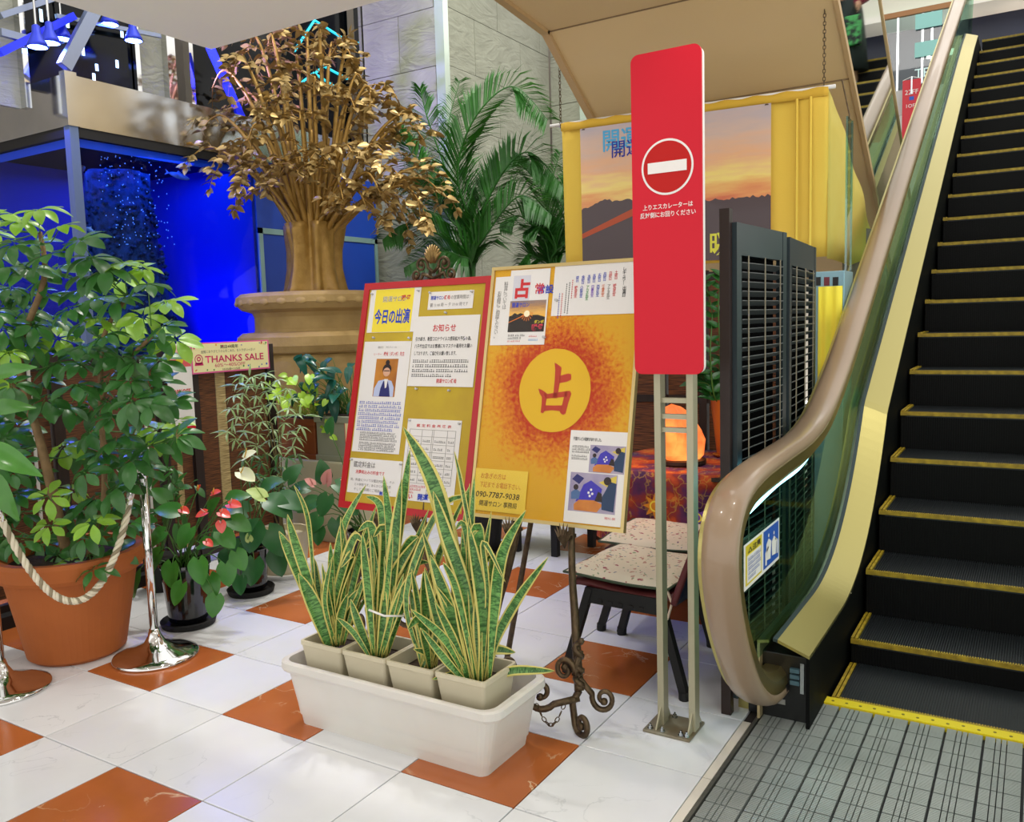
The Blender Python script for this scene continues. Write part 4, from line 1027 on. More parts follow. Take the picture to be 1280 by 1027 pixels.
F.lines('small_print', m_ink, a, .112, .19, .772, .008, .012, 2, .1, .005, 31); F.lines('red_print', m_ink_red, a, .11, .175, .748, .006, .012, 1, .1, .005, 32); F.lines('blue_print', mat('sky_ink', '#4aa0d8', .6), a, .215, .27, .752, .007, .012, 1, .1, .005, 33); F.lines('red_print', m_ink_red, a, .215, .26, .768, .007, .012, 1, .1, .005, 34)
a = sheet(.312, .855, .70, 1.065, 'white roster sheet with coloured columns of names', T=ybd, FF=F, hh=.003)
F.vtext('レギュラー', m_ink, a, .63, 1.03, .018, .004, .01); F.vtext('出演日', m_ink, a, .635, .952, .018, .004, .01)
cols = [(.595, '土曜日', m_ink_red, '暖母先生'), (.57, '日曜日', m_ink_red, 'アナタ先生'), (.545, '月曜日', m_ink_blue, '千春先生'), (.522, '火曜日', m_ink_blue, '西海先生'), (.498, '水曜日', m_ink_blue, '日象先生'), (.475, '木曜日', m_ink_blue, 'アカネ先生'), (.448, '金曜日', m_ink_blue, '小船先生'), (.422, '曜日', m_ink_blue, '暖母先生')]
for i, (u, d, mm_, nme) in enumerate(cols):
    F.vtext(d, mm_, a, u, 1.02-.002*i, .015, .004, .01); F.vtext(nme, [m_ink_red, m_ink_grey, mat('orange_ink', '#d9682a', .6), m_ink_blue, mat('violet_ink', '#7a4ac0', .6), mat('green_ink', '#3a9a50', .6), m_ink_blue, m_ink_red][i], a, u-.003, .965, .0155, .004, .01)
for u, mm_, v0, nn in ((.398, m_ink_red, 1.0, 9), (.385, m_ink, .99, 15), (.372, m_ink, .985, 14), (.355, m_ink_red, .945, 12), (.342, m_ink_blue, .945, 12)):
    mb = MB(); rr = random.Random(int(u*1000))
    for k in range(nn):
        v = v0-k*.009; mb.prism([(u, v), (u+.006, v), (u+.006, v+.0015), (u, v+.0015)], F.p(0, 0, .0036), F.U, F.V, F.N*.0003); mb.prism([(u+.002, v-.002), (u+.004, v-.002), (u+.004, v+.005), (u+.002, v+.005)], F.p(0, 0, .0036), F.U, F.V, F.N*.0003)
    mb.build('column_print', mm_, a)
# lower right sheet with two photos
a = sheet(.452, .020, .700, .385, 'white sheet with two colour photos', T=ybd, FF=F, hh=.004)
F.text('千葉テレビの取材がありました。', m_ink, a, .466, .345, .016, .005, width=.125, bold=.02)
F.lines('small_print', m_ink, a, .465, .54, .318, .007, .011, 3, .2, .005, 41); F.lines('small_print', m_ink, a, .465, .54, .28, .007, .011, 2, .2, .005, 42)
m_lav = mat('photo_lavender', '#8f86a8', .5, col2='#b3a8bc', nscale=12); m_viol = mat('photo_violet', '#3a2fb0', .5); m_ora = mat('photo_orange', '#d88a3a', .5, col2='#c0702a', nscale=30); m_pyel = mat('photo_yellow', '#d8c04a', .5)
for (u0, v0, u1, v1) in ((.545, .222, .697, .33), (.468, .065, .672, .218)):
    pw, phh = u1-u0, v1-v0
    ph = F.rect('photo', m_lav, a, u0, v0, u1, v1, .0046)
    P_ = lambda pts, m, nm, hh=.005: F.poly(nm, m, ph, [(u0+x*pw, v0+y*phh) for x, y in pts], hh)
    P_([(.15, .25), (.65, .3), (.7, .62), (.45, .82), (.3, .7)], m_viol, 'canopy'); P_([(.62, .78), (.98, .98), (.98, .7), (.8, .68)], m_pyel, 'lantern')
    P_([(.04, .82), (.14, .96), (.3, .86), (.2, .7)], m_navy, 'ceiling_ornament')
    P_([(.13, .03), (.62, .02), (.74, .22), (.55, .32), (.22, .30), (.12, .18)], m_ora, 'table_cloth', .0054)
    P_([(.05, .3), (.22, .32), (.24, .5), (.14, .58), (.04, .48)], mat('photo_shirt', '#4a6a9a', .5), 'seated_figure', .0052); F.ring('head', m_hair, ph, u0+.14*pw, v0+.62*phh, .055*pw, 0, .0056, 12)
    P_([(.72, .1), (.97, .06), (.99, .78), (.85, .82), (.78, .6), (.70, .4)], mat('photo_coat', '#17355a', .5), 'standing_figure', .0056); F.ring('head', m_hair, ph, u0+.80*pw, v0+.83*phh, .08*pw, 0, .006, 14)
    P_([(.56, .3), (.72, .28), (.7, .5), (.62, .55)], m_hair, 'seated_figure', .0058)
    for (x, y) in ((.42, .5), (.47, .58), (.5, .48), (.45, .42)): F.ring('light_ball', m_paper, ph, u0+x*pw, v0+y*phh, .025*pw, 0, .006, 10)
F.text('開運サロン暖母', m_ink_red, a, .63, .045, .011, .005, width=.045)
a = sheet(.012, .028, .272, .205, 'yellow handwritten note sheet', m=mat('note_yellow', '#ecc944', .6), T=ybd, FF=F, hh=.005)
m_hand = mat('orange_pen', '#c8742a', .6)
F.text('お急ぎの方は', m_hand, a, .04, .165, .026, .006, width=.125, slant=.1); F.text('下記まで お電話下さい。', m_hand, a, .04, .128, .026, .006, width=.20, slant=.1)
F.text('090-7787-9038', m_ink, a, .024, .085, .034, .006, width=.215, slant=.12, bold=.004); F.text('開運サロン 事務局', m_ink, a, .045, .05, .026, .006, width=.185, slant=.1)
for (u, v) in ((.292, .765), (.335, .92)): pin(F, ybd, u, v)
# clear cover film with its reflections
F.rect('clear_cover', glass('cover_film', '#fdfdfd', -.03, .0), ybd, .014, .014, w-.014, h-.014, .0075, .0005)
# ------------------------------------------------------------------ plants: helpers
def PD(x, y, dep): return CAM+ray(x, y)*(dep/FPX)
def leafmat(name, c0, c1, rough=.35, hue=.18, tr=.25, rib=None):
    m = mat(name, c0, rough, col2=c1, nscale=7, namt=1.4, hue=hue, spec=.6)
    nt = m.node_tree; N = nt.nodes; L = nt.links; b = N['Principled BSDF']
    out = [x for x in N if x.type == 'OUTPUT_MATERIAL'][0]
    t = N.new('ShaderNodeBsdfTranslucent'); hs = N.new('ShaderNodeHueSaturation'); hs.inputs['Value'].default_value = 1.6; hs.inputs['Hue'].default_value = .48
    src = b.inputs['Base Color'].links[0].from_socket; L.new(src, hs.inputs['Color']); L.new(hs.outputs[0], t.inputs[0])
    mx = N.new('ShaderNodeMixShader'); mx.inputs[0].default_value = tr
    L.new(b.outputs[0], mx.inputs[1]); L.new(t.outputs[0], mx.inputs[2]); L.new(mx.outputs[0], out.inputs[0])
    return m
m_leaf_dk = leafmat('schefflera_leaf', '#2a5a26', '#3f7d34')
m_leaf_lt = leafmat('schefflera_lit_leaf', '#6fa52c', '#9cc640', hue=.12)  # paler leaf copy: light from above put into the colour
m_leaf_an = leafmat('anthurium_leaf', '#2f7028', '#4f9636')
m_leaf_an2 = leafmat('anthurium_dark_leaf', '#245a2c', '#3a7a3e')
m_leaf_lime = leafmat('pothos_leaf', '#8fc21f', '#b4d83a', hue=.1)
m_leaf_blue = leafmat('glossy_dark_leaf', '#1c5044', '#2a6a58', rough=.25)
m_leaf_nan = leafmat('nandina_leaf', '#6f9a4c', '#b4cc96', hue=.15)
m_leaf_palm = leafmat('palm_leaf', '#1c5216', '#337a22', rough=.5, hue=.15)
m_leaf_zz = leafmat('zamio_leaf', '#1c5522', '#327a30', hue=.12)
m_stem_gr = mat('green_stem', '#4d7a2e', .5, col2='#3d6a26', nscale=6)
m_bark = mat('tan_bark', '#8a6f4a', .8, col2='#6a5236', nscale=14, bump=.4, bscale=30)
m_soil = mat('soil', '#2a1d14', .95, col2='#3c2b1d', nscale=40, bump=.6, bscale=60)
m_gloss_pot = mat('black_glazed_pot', '#0a0b0e', .12, coat=.6, bump=.05, bscale=30)
m_terra = mat('terracotta', '#ae5f24', .7, col2='#9c511a', nscale=2.5, bump=.03, bscale=60)
def blade(shape, ln, w, droop=.25, fold=.15, n=8, m=None, name='leaf'):
    """flat leaf along +Y with normal +Z; shape(t) -> half width factor"""
    mb = MB()
    for i in range(n+1):
        t = i/n; hw = shape(t)*w/2; y = t*ln*(1-.1*droop*t); z = -droop*ln*t*t
        if name == 'heart' and t < .01: pass
        for s, k in ((-1, 0), (-.5, .25), (0, .5), (.5, .75), (1, 1)):
            mb.v.append(V((s*hw, y-(ln*.26*abs(s)*(1-abs(s)*.25)*(1-t)**5 if name == 'heart' else 0), z+abs(s)*hw*fold*2))); mb.uv[len(mb.v)-1] = (k, t)
    for i in range(n):
        for k in range(4):
            a = i*5+k; mb.f.append((a, a+1, a+6, a+5))
    return mb.mesh('leaf', m, smooth=True)
obov = lambda t: (math.sin(math.pi*min(1, t**1.25*.97+.015)))**.8
ovate = lambda t: (math.sin(math.pi*min(1, (t**.62)*.98+.01)))**.85
heart = lambda t: min(1., (.40+.6*math.sin(min(1., t/.22)*math.pi/2)))*max(0., 1-max(0., (t-.18)/.82)**1.9)**.75+.004
lance = lambda t: (math.sin(math.pi*min(1, (t**.8)*.98+.01)))**1.1
def orient(p, d, n, sc=1.):
    d = V(d).normalized(); n = V(n); x = d.cross(n)
    x = x.normalized() if x.length > 1e-5 else d.orthogonal().normalized()
    z = x.cross(d)
    Mx = Matrix((x, d, z)).transposed().to_4x4()
    return Matrix.Translation(p) @ Mx @ Matrix.Diagonal((sc, sc, sc, 1))
def merge(name, items, m, parent, smooth=True, stuff=True):
    """items: list of (mesh, matrix) joined into one part"""
    vs = []; fs = []; uvs = []
    for me, mx in items:
        n = len(vs); vs += [mx @ v.co for v in me.vertices]
        fs += [tuple(i+n for i in p.vertices) for p in me.polygons]
    mb = MB(); mb.v = vs; mb.f = fs
    o = mb.build(name, m, parent, smooth=smooth)
    if stuff: tag(o, kind='stuff')
    return o
def stems(name, curves, m, parent, k=5, n=5):
    mb = MB()
    for pts, r0, r1 in curves:
        p = spline(pts, k); mb.tube(p, [r0+(r1-r0)*i/(len(p)-1) for i in range(len(p))], n)
    return mb.build(name, m, parent, smooth=True)
def inpoly(x, y, P):
    c = False; j = len(P)-1
    for i in range(len(P)):
        if (P[i][1] > y) != (P[j][1] > y) and x < (P[j][0]-P[i][0])*(y-P[i][1])/(P[j][1]-P[i][1])+P[i][0]: c = not c
        j = i
    return c
def scatter(P, dist, rr, tries=4000):
    xs = [p[0] for p in P]; ys = [p[1] for p in P]; out = []
    for _ in range(tries):
        x, y = rr.uniform(min(xs), max(xs)), rr.uniform(min(ys), max(ys))
        if inpoly(x, y, P) and all((x-a)**2+(y-b)**2 > dist*dist for a, b in out): out.append((x, y))
    return out

# ------------------------------------------------------------------ big schefflera in a terracotta pot
pc = V((-.75, .60, 0))
sch = thing('potted_schefflera', 'tall umbrella tree with fingered leaves in a terracotta pot', 'potted plant', pc)
MB().lathe([(.20, .0), (.225, .02), (.30, .42), (.325, .42), (.335, .44), (.34, .50), (.335, .52), (.30, .52), (.285, .46), (.0, .46)], pc, 56).build('pot', m_terra, sch, smooth=False)
MB().lathe([(.0, .475), (.2, .48), (.29, .465)], pc, 24).build('soil', m_soil, sch)
rr = random.Random(21)
D0 = (pc+V((0, 0, 1.2))-CAM).dot(FW)
poly = [(-40, 268), (20, 262), (50, 256), (95, 275), (102, 305), (160, 330), (200, 340), (215, 365), (200, 395), (232, 408), (210, 450), (222, 500), (225, 545), (190, 560), (190, 600), (165, 650), (160, 690), (120, 712), (75, 700), (30, 690), (-40, 680)]
pts = scatter(poly, 20.5, rr)
heroes = [(48, 262), (75, 283), (100, 300), (135, 338), (185, 355), (205, 408), (60, 620), (105, 590), (165, 500), (185, 505), (145, 548), (130, 420), (178, 395)]
pts = heroes+[p for p in pts if all((p[0]-a)**2+(p[1]-b)**2 > 300 for a, b in heroes)]
me_dk = [blade(obov, .125, .064, .2+.2*k, .1, 7, m_leaf_dk) for k in range(3)]
me_lt = [blade(obov, .125, .064, .1+.2*k, .1, 7, m_leaf_lt) for k in range(3)]
trunks = [[pc+V((-.02, .0, .46)), PD(62, 600, D0), PD(40, 520, D0), PD(8, 470, D0+.05), PD(-20, 400, D0)],
          [PD(40, 520, D0), PD(25, 440, D0+.1), PD(55, 350, D0), PD(50, 290, D0)],
          [pc+V((.06, .05, .46)), PD(130, 620, D0+.05), PD(126, 500, D0+.05), PD(130, 420, D0), PD(160, 370, D0)],
          [PD(126, 500, D0+.05), PD(150, 460, D0), PD(190, 420, D0-.1)]]
stems('trunk', [(t, .028-.006*i, .010) for i, t in enumerate(trunks)], m_bark, sch, 6, 8)
allp = [p for t in trunks for p in spline(t, 6)]
leaf_items = []; pet = []
hole = [(2, 425), (60, 450), (88, 520), (85, 605), (40, 612), (20, 520)]
for i, (x, y) in enumerate(pts):
    hero = i < len(heroes)
    if not hero and inpoly(x, y, hole) and rr.random() < .8: continue
    dep = D0+(rr.uniform(-.28, -.12) if hero else rr.uniform(-.26, .34))
    c = PD(x, y, dep)
    hang = 1. if y > 430 else .4
    axis = (V((0, 0, 1))*(1.1 if y < 380 else .75)-FW*rr.uniform(.2, .8)+RT*rr.uniform(-.45, .45)+UP*rr.uniform(0, .3)).normalized()
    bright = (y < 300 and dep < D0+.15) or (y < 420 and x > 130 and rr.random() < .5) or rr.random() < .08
    a0 = rr.random()*6.28; n = rr.choice([7, 8, 8, 9]); u = axis.orthogonal().normalized(); v = axis.cross(u); s = rr.uniform(.72, 1.08)
    if y > 640: s *= .8
    for k in range(n):
        a = a0+2*math.pi*k/n+rr.uniform(-.12, .12)
        d = (u*math.cos(a)+v*math.sin(a))+axis*rr.uniform(-.35, .1)*hang
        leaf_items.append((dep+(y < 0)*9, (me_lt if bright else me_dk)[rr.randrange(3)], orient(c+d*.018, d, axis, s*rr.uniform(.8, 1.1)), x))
    tgt = min(allp, key=lambda q: (q-c).length+max(0, q.z-c.z)*2)
    pet.append(([tgt, (tgt+c)/2+V((0, 0, -.03)), c], .0035, .0022))
stems('petiole', pet, m_stem_gr, sch, 4, 5)
leaf_items.sort(key=lambda q: (q[3] < 0, q[0]))
for _, me, mx, _x in leaf_items[:300]: inst(me, 'leaflet', sch, mx)
rest = leaf_items[300:]
for mm_, lst in ((m_leaf_dk, me_dk), (m_leaf_lt, me_lt)):
    it = [(me, mx) for _, me, mx, _x in rest if me in lst]
    if it: merge('leaflet_mass', it, mm_, sch)

# ------------------------------------------------------------------ generic heart-leaved pot plant
def heartplant(name, label, c, potprof, potm, zt, specs, flowers, lm, group=None, saucer=None, fn=None, flowcol=None, extra=None, n=40):
    t = thing(name, label, 'potted plant', c, group)
    c = V(c)
    MB().lathe(potprof, c, n, fn).build('pot', potm, t, smooth=fn is None)
    if saucer: MB().lathe(saucer, c, 36).build('saucer', m_blackm if potm is m_gloss_pot else m_white, t, smooth=False)
    MB().lathe([(0, zt-.02), (potprof[-1][0] if potprof[-1][0] > .02 else .08, zt-.02)], c, 20).build('soil', m_soil, t)
    top = c+V((0, 0, zt-.02)); pet = []
    ms_ = [blade(heart, .13, .115, d, .1, 9, lm, 'heart') for d in (.25, .5, .12)]
    for (x, y, dep, ln, ang, fwd) in specs:
        p = PD(x, y, dep); d = RT*math.cos(R(ang))+UP*math.sin(R(ang))-FW*fwd
        nrm = (-FW*.75+UP*.75+RT*rr.uniform(-.25, .25))
        inst(ms_[rr.randrange(3)], 'leaf', t, orient(p, d, nrm, ln/.13))
        b = top+V((rr.uniform(-.04, .04), rr.uniform(-.04, .04), 0)); pet.append(([b, b*.4+p*.6+V((0, 0, .06)), p+d.normalized()*ln*.05], .004, .0025))
    stems('petiole', pet, m_stem_gr, t, 5, 5)
    for (x, y, dep, s, ang, mm_, sp) in flowers:
        p = PD(x, y, dep); d = RT*math.cos(R(ang))+UP*math.sin(R(ang))-FW*.25; nn = (-FW*.6+UP*.8)
        me = blade(heart, .07, .065, .1, .12, 8, mm_, 'heart')
        f = inst(me, 'spathe', t, orient(p, d, nn, s/.07))
        q = p-d.normalized()*.0
        sm_ = MB().tube([p+d*.005, p+nn.normalized()*s*.35+d*s*.25, p+nn.normalized()*s*.6+d*s*.35], [.004, .004, .002], 6).build('spadix', sp, t, smooth=True)
        b = top+V((rr.uniform(-.04, .04), rr.uniform(-.04, .04), 0))
        stems('flower_stalk', [([b, b*.5+p*.5+V((0, 0, .05)), p], .0035, .0025)], m_stem_gr, t)
    return t
m_spathe_red = mat('red_spathe', '#d43a34', .25, col2='#e86050', nscale=20, coat=.4)
m_spathe_wh = mat('white_spathe', '#e6e8c0', .35, col2='#d5dca0', nscale=8)
m_spathe_gr = mat('green_spathe', '#c2d48a', .35, col2='#9dbb5a', nscale=12)
m_spathe_pk = mat('pink_spathe', '#e0a09a', .35, col2='#cf8a7f', nscale=10)
m_spadix = mat('yellow_spadix', '#e8b84a', .5); m_spadix_r = mat('pink_spadix', '#e8b0a0', .5)
def dep(p): return (V(p)-CAM).dot(FW)
c1 = V((-.575, 1.12, 0)); d1 = dep(c1+V((0, 0, .5)))
ring = lambda t, z: 1+.010*math.sin(z*160)
rr = random.Random(31)
sp1 = [(215, 705, d1-.12, .13, -95, .2), (248, 700, d1-.16, .13, -80, .35), (228, 730, d1-.18, .115, -110, .3), (262, 720, d1-.1, .12, -70, .3), (282, 705, d1-.05, .12, -75, .25), (205, 665, d1-.1, .11, -150, .2),
       (238, 660, d1-.15, .12, -120, .4), (275, 665, d1-.08, .12, -40, .3), (290, 650, d1, .12, -20, .2), (222, 640, d1, .13, 165, .1), (262, 640, d1-.05, .11, 60, .5), (200, 690, d1, .12, -130, .1), (250, 680, d1-.12, .1, 20, .5),
       (295, 690, d1-.02, .11, -60, .2), (270, 745, d1-.14, .11, -95, .4), (232, 675, d1+.1, .11, 120, .2), (190, 655, d1+.05, .13, 175, .1), (210, 625, d1+.1, .11, 140, .2), (285, 625, d1+.05, .12, 30, .3), (170, 715, d1+.0, .15, -115, .15)]
fl1 = [(247, 612, d1-.02, .035, 60, m_spathe_red, m_spadix), (265, 617, d1-.06, .055, 20, m_spathe_red, m_spadix), (286, 630, d1-.08, .075, -5, m_spathe_red, m_spadix_r), (258, 640, d1-.12, .06, -160, m_spathe_red, m_spadix_r),
       (275, 640, d1-.14, .065, -20, m_spathe_red, m_spadix_r), (276, 652, d1-.16, .06, -80, m_spathe_red, m_spadix_r), (226, 636, d1-.05, .055, -20, m_spathe_red, m_spadix), (257, 676, d1-.16, .05, -30, m_spathe_red, m_spadix_r), (236, 664, d1-.1, .03, -120, m_spathe_red, m_spadix)]
heartplant('potted_anthurium', 'red anthurium in a black glazed ribbed pot beside the chrome post', c1, [(.095, .03), (.10, .035), (.125, .32), (.132, .33), (.132, .345), (.118, .345), (.115, .31)], m_gloss_pot, .33, sp1, fl1, m_leaf_an,
           'anthurium pots', [(.135, 0), (.145, .03), (.14, .035), (.12, .012), (0, .012)], ring)
c2 = V((-.70, 1.66, 0)); d2 = dep(c2+V((0, 0, .5)))
sp2 = [(335, 625, d2-.1, .17, -20, .25), (350, 622, d2-.05, .16, -15, .2), (318, 655, d2-.15, .17, -100, .3), (335, 662, d2-.1, .17, -50, .3), (345, 690, d2-.05, .15, -75, .2), (300, 680, d2-.1, .15, -120, .3), (318, 700, d2-.12, .15, -95, .3),
       (290, 655, d2-.02, .15, -150, .2), (308, 640, d2, .15, 150, .2), (330, 610, d2+.1, .13, 40, .3), (285, 690, d2-.1, .12, -100, .3), (300, 720, d2-.14, .11, -85, .3), (308, 668, d2-.18, .12, 70, .5), (360, 600, d2+.1, .12, 60, .2)]
fl2 = [(305, 572, d2-.05, .09, 30, m_spathe_wh, m_spadix), (300, 590, d2-.08, .11, -25, m_spathe_wh, m_spadix), (330, 622, d2-.2, .11, 150, m_spathe_gr, m_spathe_gr), (312, 676, d2-.2, .05, 100, m_spathe_gr, m_spathe_gr)]
heartplant('potted_anthurium', 'white flowering anthurium in a black glazed pot behind the red one', c2, [(.09, .03), (.095, .035), (.12, .27), (.127, .28), (.127, .295), (.112, .295), (.11, .27)], m_gloss_pot, .28, sp2, fl2, m_leaf_an2,
           'anthurium pots', [(.13, 0), (.14, .03), (.135, .035), (.11, .012), (0, .012)], ring)
c3 = V((-.36, 2.32, 0)); d3 = dep(c3+V((0, 0, .5)))
sp3 = [(385, 610, d3, .13, 170, .2), (395, 625, d3-.05, .14, -150, .3), (410, 620, d3-.08, .14, -110, .3), (420, 605, d3-.03, .13, -20, .2), (405, 600, d3, .13, 90, .4), (430, 625, d3-.05, .13, -40, .3), (398, 645, d3-.1, .13, -120, .3), (420, 650, d3-.1, .13, -80, .3), (385, 635, d3, .12, 160, .2), (440, 600, d3+.05, .14, 30, .2), (400, 660, d3-.1, .11, -100, .3), (412, 540, d3+.1, .11, 80, .3), (435, 580, d3, .12, 40, .3)]
fl3 = [(392, 606, d3-.08, .07, 140, m_spathe_pk, m_spathe_pk), (408, 604, d3-.12, .10, 75, m_spathe_pk, m_spathe_pk), (428, 598, d3-.05, .06, 10, m_spathe_pk, m_spathe_pk)]
heartplant('potted_anthurium', 'pink flowering anthurium in a dark pot next to the red board', c3, [(.10, .0), (.12, .25), (.128, .27), (.115, .27), (.11, .25)], m_gloss_pot, .26, sp3, fl3, m_leaf_an2, 'anthurium pots', [(.13, 0), (.14, .02), (.0, .012)], ring)
# pot hidden behind the boards
bp = thing('black_nursery_pot', 'black ribbed pot with saucer between the two boards', 'pot', (.05, 3.05, 0))
MB().lathe([(.12, .02), (.155, .34), (.165, .35), (.165, .37), (.15, .37), (.14, .33), (0, .33)], (.05, 3.05, 0), 40, lambda t, z: 1+.012*math.sin(z*150)).build('pot', m_blackm, bp)
MB().lathe([(.17, 0), (.185, .03), (.175, .03), (.16, .012), (0, .012)], (.05, 3.05, 0), 36).build('saucer', m_blackm, bp)
stems('stem', [([(.05, 3.05, .33), (.0, 3.1, .6), (-.05, 3.1, .75)], .006, .003), ([(.05, 3.05, .33), (.12, 3.1, .55), (.18, 3.1, .7)], .006, .003)], m_stem_gr, bp)
me = blade(ovate, .16, .06, .3, .1, 7, m_leaf_dk)
for k in range(10):
    a = k*.9; inst(me, 'leaf', bp, orient(V((.05, 3.08, .5+.025*k)), V((math.cos(a), math.sin(a)*.6, .3)), V((0, 0, 1)), 1))

# ------------------------------------------------------------------ slim bamboo-leaved shrub in a white fluted pot
c4 = V((-.80, 2.03, 0)); d4 = dep(c4+V((0, 0, .8)))
nd = thing('potted_nandina', 'slim feathery shrub in a cream fluted pot', 'potted plant', c4)
MB().lathe([(.13, .02), (.135, .04), (.165, .27), (.17, .29), (.155, .29), (.15, .25), (0, .25)], c4, 64, lambda t, z: 1+.015*math.sin(t*16)).build('pot', mat('cream_fluted', '#d8cdb4', .6, col2='#c9bd9f', nscale=4), nd)
MB().lathe([(.15, 0), (.175, .03), (.165, .035), (.14, .015), (0, .015)], c4, 36).build('saucer', m_white, nd)
rr = random.Random(41)
me_n = [blade(lance, .085, .016, .25+.3*k, .1, 5, m_leaf_nan) for k in range(2)]+[blade(lance, .085, .018, .4, .1, 5, m_leaf_dk)]
cv = []; items = []
for k in range(9):
    x = 332+rr.uniform(-26, 26); y = rr.uniform(478, 560)
    tip = PD(x, y, d4+rr.uniform(-.1, .1)); b = c4+V((rr.uniform(-.07, .07), rr.uniform(-.07, .07), .25))
    cv.append(([b, b*.5+tip*.5+V((rr.uniform(-.03, .03), 0, 0)), tip], .006, .003))
poly = [(300, 470), (330, 463), (352, 470), (368, 500), (380, 540), (372, 590), (350, 620), (330, 640), (310, 610), (300, 560), (282, 540), (290, 500)]
for (x, y) in scatter(poly, 11, rr):
    c = PD(x, y, d4+rr.uniform(-.14, .1)); ax = V((0, 0, 1))*.8-FW*.3+RT*rr.uniform(-.3, .3); u = ax.orthogonal().normalized(); v = ax.cross(u).normalized(); a0 = rr.random()*6
    n = 6
    for k in range(n):
        a = a0+k*6.28/n; d = u*math.cos(a)+v*math.sin(a)+ax*rr.uniform(-.4, .1)
        items.append((me_n[2 if (y > 560 and rr.random() < .6) else rr.randrange(2)], orient(c, d, ax, rr.uniform(.7, 1.1))))
for (x, y) in ((312, 470), (300, 482), (318, 486), (290, 540), (375, 520)):
    c = PD(x, y, d4-.12)
    for k in range(7): items.append((me_n[0], orient(c+RT*(.02*(k-3)), RT*(k-3)*.5+UP*.15, -FW*.5+UP, 1.0)))
stems('cane', cv, mat('nandina_cane', '#6f6238', .7), nd)
rr.shuffle(items)
for me, mx in items[:260]: inst(me, 'leaf', nd, mx)
merge('leaf_mass', [(a, b) for a, b in items[260:] if a is not me_n[2]], m_leaf_nan, nd); merge('leaf_mass', [(a, b) for a, b in items[260:] if a is me_n[2]] or [(me_n[2], orient(c4+V((0, 0, .5)), V((0, 0, 1)), V((1, 0, 0))))], m_leaf_dk, nd)

# ------------------------------------------------------------------ low wall with box planters
lw = MB().box(-1.95, -.80, 2.74, 3.02, 0, .60).build('low_plinth', mat('cream_plinth', '#b9b597', .6, col2='#aeaa8c', nscale=2), bevel=.01); tag(lw, 'low cream plinth wall under the box planters', 'plinth')
def planter(name, label, x0, x1, y0, y1, z0, z1, m):
    t = thing(name, label, 'planter', ((x0+x1)/2, (y0+y1)/2, z0))
    mb = MB().box(x0, x1, y0, y1, z0, z1); mb.build('box', m, t, bevel=.008)
    MB().box(x0-.012, x1+.012, y0-.012, y1+.012, z1-.05, z1).build('lip', m, t, bevel=.006); MB().box(x0-.01, x1+.01, y0-.01, y1+.01, z0, z0+.04).build('foot', m, t, bevel=.004)
    MB().box(x0+.02, x1-.02, y0+.02, y1-.02, z1, z1+.004).build('soil', m_soil, t)
    return t
pa = PY(350, 560, 2.8); pb_ = PY(397, 560, 2.8); pc_ = PY(399, 560, 2.8); pd_ = PY(446, 560, 2.8)
planter('wooden_planter', 'rust brown box planter with lime trailing pothos', pa.x, pb_.x, 2.78, 3.0, .60, .90, mat('rust_box', '#8a4a1c', .5, col2='#74390f', nscale=5))
planter('grey_planter', 'grey-green box planter with dark glossy foliage', pc_.x, pd_.x, 2.78, 3.0, .60, .93, mat('grey_box', '#8d917c', .55))
cdp = thing('price_card', 'small cream card with red border on the grey-green planter', 'card', (pd_.x-.04, 2.765, .74))
Fc = Face((pd_.x-.08, 2.772, .74), (1, 0, 0), (0, 0, 1)); Fc.rect('border', m_red, cdp, 0, 0, .075, .15, .002, .002); Fc.rect('card_face', m_crm, cdp, .006, .006, .069, .144, .003)
d5 = dep(V((-1.2, 2.82, .9)))
po = thing('pothos_plant', 'lime green trailing pothos in the rust brown planter', 'plant', (pa.x+.2, 2.9, .9)); rr = random.Random(51)
me_p = blade(heart, .07, .06, .3, .1, 7, m_leaf_lime, 'heart'); vv = []
for (x, y) in [(345+rr.uniform(-14, 45), 478+rr.uniform(-14, 28)) for _ in range(30)]+[(398, 505), (405, 520), (409, 525), (412, 535), (414, 545), (407, 538), (408, 500)]:
    p = PD(x, y, d5-.1+rr.uniform(-.1, .1)); inst(me_p, 'leaf', po, orient(p, RT*rr.uniform(-1, 1)+UP*rr.uniform(-1, .3)-FW*.3, -FW+UP*.6, rr.uniform(.7, 1.3)))
    b = V((pa.x+.1+.25*rr.random(), 2.9, .9)); vv.append(([b, (b+p)/2+V((0, 0, .06)), p], .003, .002))
stems('vine', vv, mat('lime_stem', '#9fbf3a', .5), po, 4, 4)
gp_ = thing('glossy_shrub', 'dark glossy leafy shrub in the grey-green planter', 'plant', (pc_.x+.2, 2.9, .93)); vv = []
me_g = [blade(ovate, .15, .075, d, .12, 8, m_leaf_blue) for d in (.3, .6)]
for k in range(44):
    x = 412+rr.gauss(0, 22); y = 468+rr.uniform(-26, 42); x = min(max(x, 372), 450)
    p = PD(x, y, d5-.05+rr.uniform(-.12, .15)); inst(me_g[k % 2], 'leaf', gp_, orient(p, RT*rr.uniform(-1, 1)+UP*rr.uniform(-1., .5)-FW*.4, -FW*.6+UP*.9, rr.uniform(.6, 1.1)))
    b = V((pc_.x+.1+.2*rr.random(), 2.9, .93)); vv.append(([b, (b+p)/2+V((0, 0, .06)), p], .004, .002))
stems('stem', vv, m_stem_gr, gp_, 4, 4)
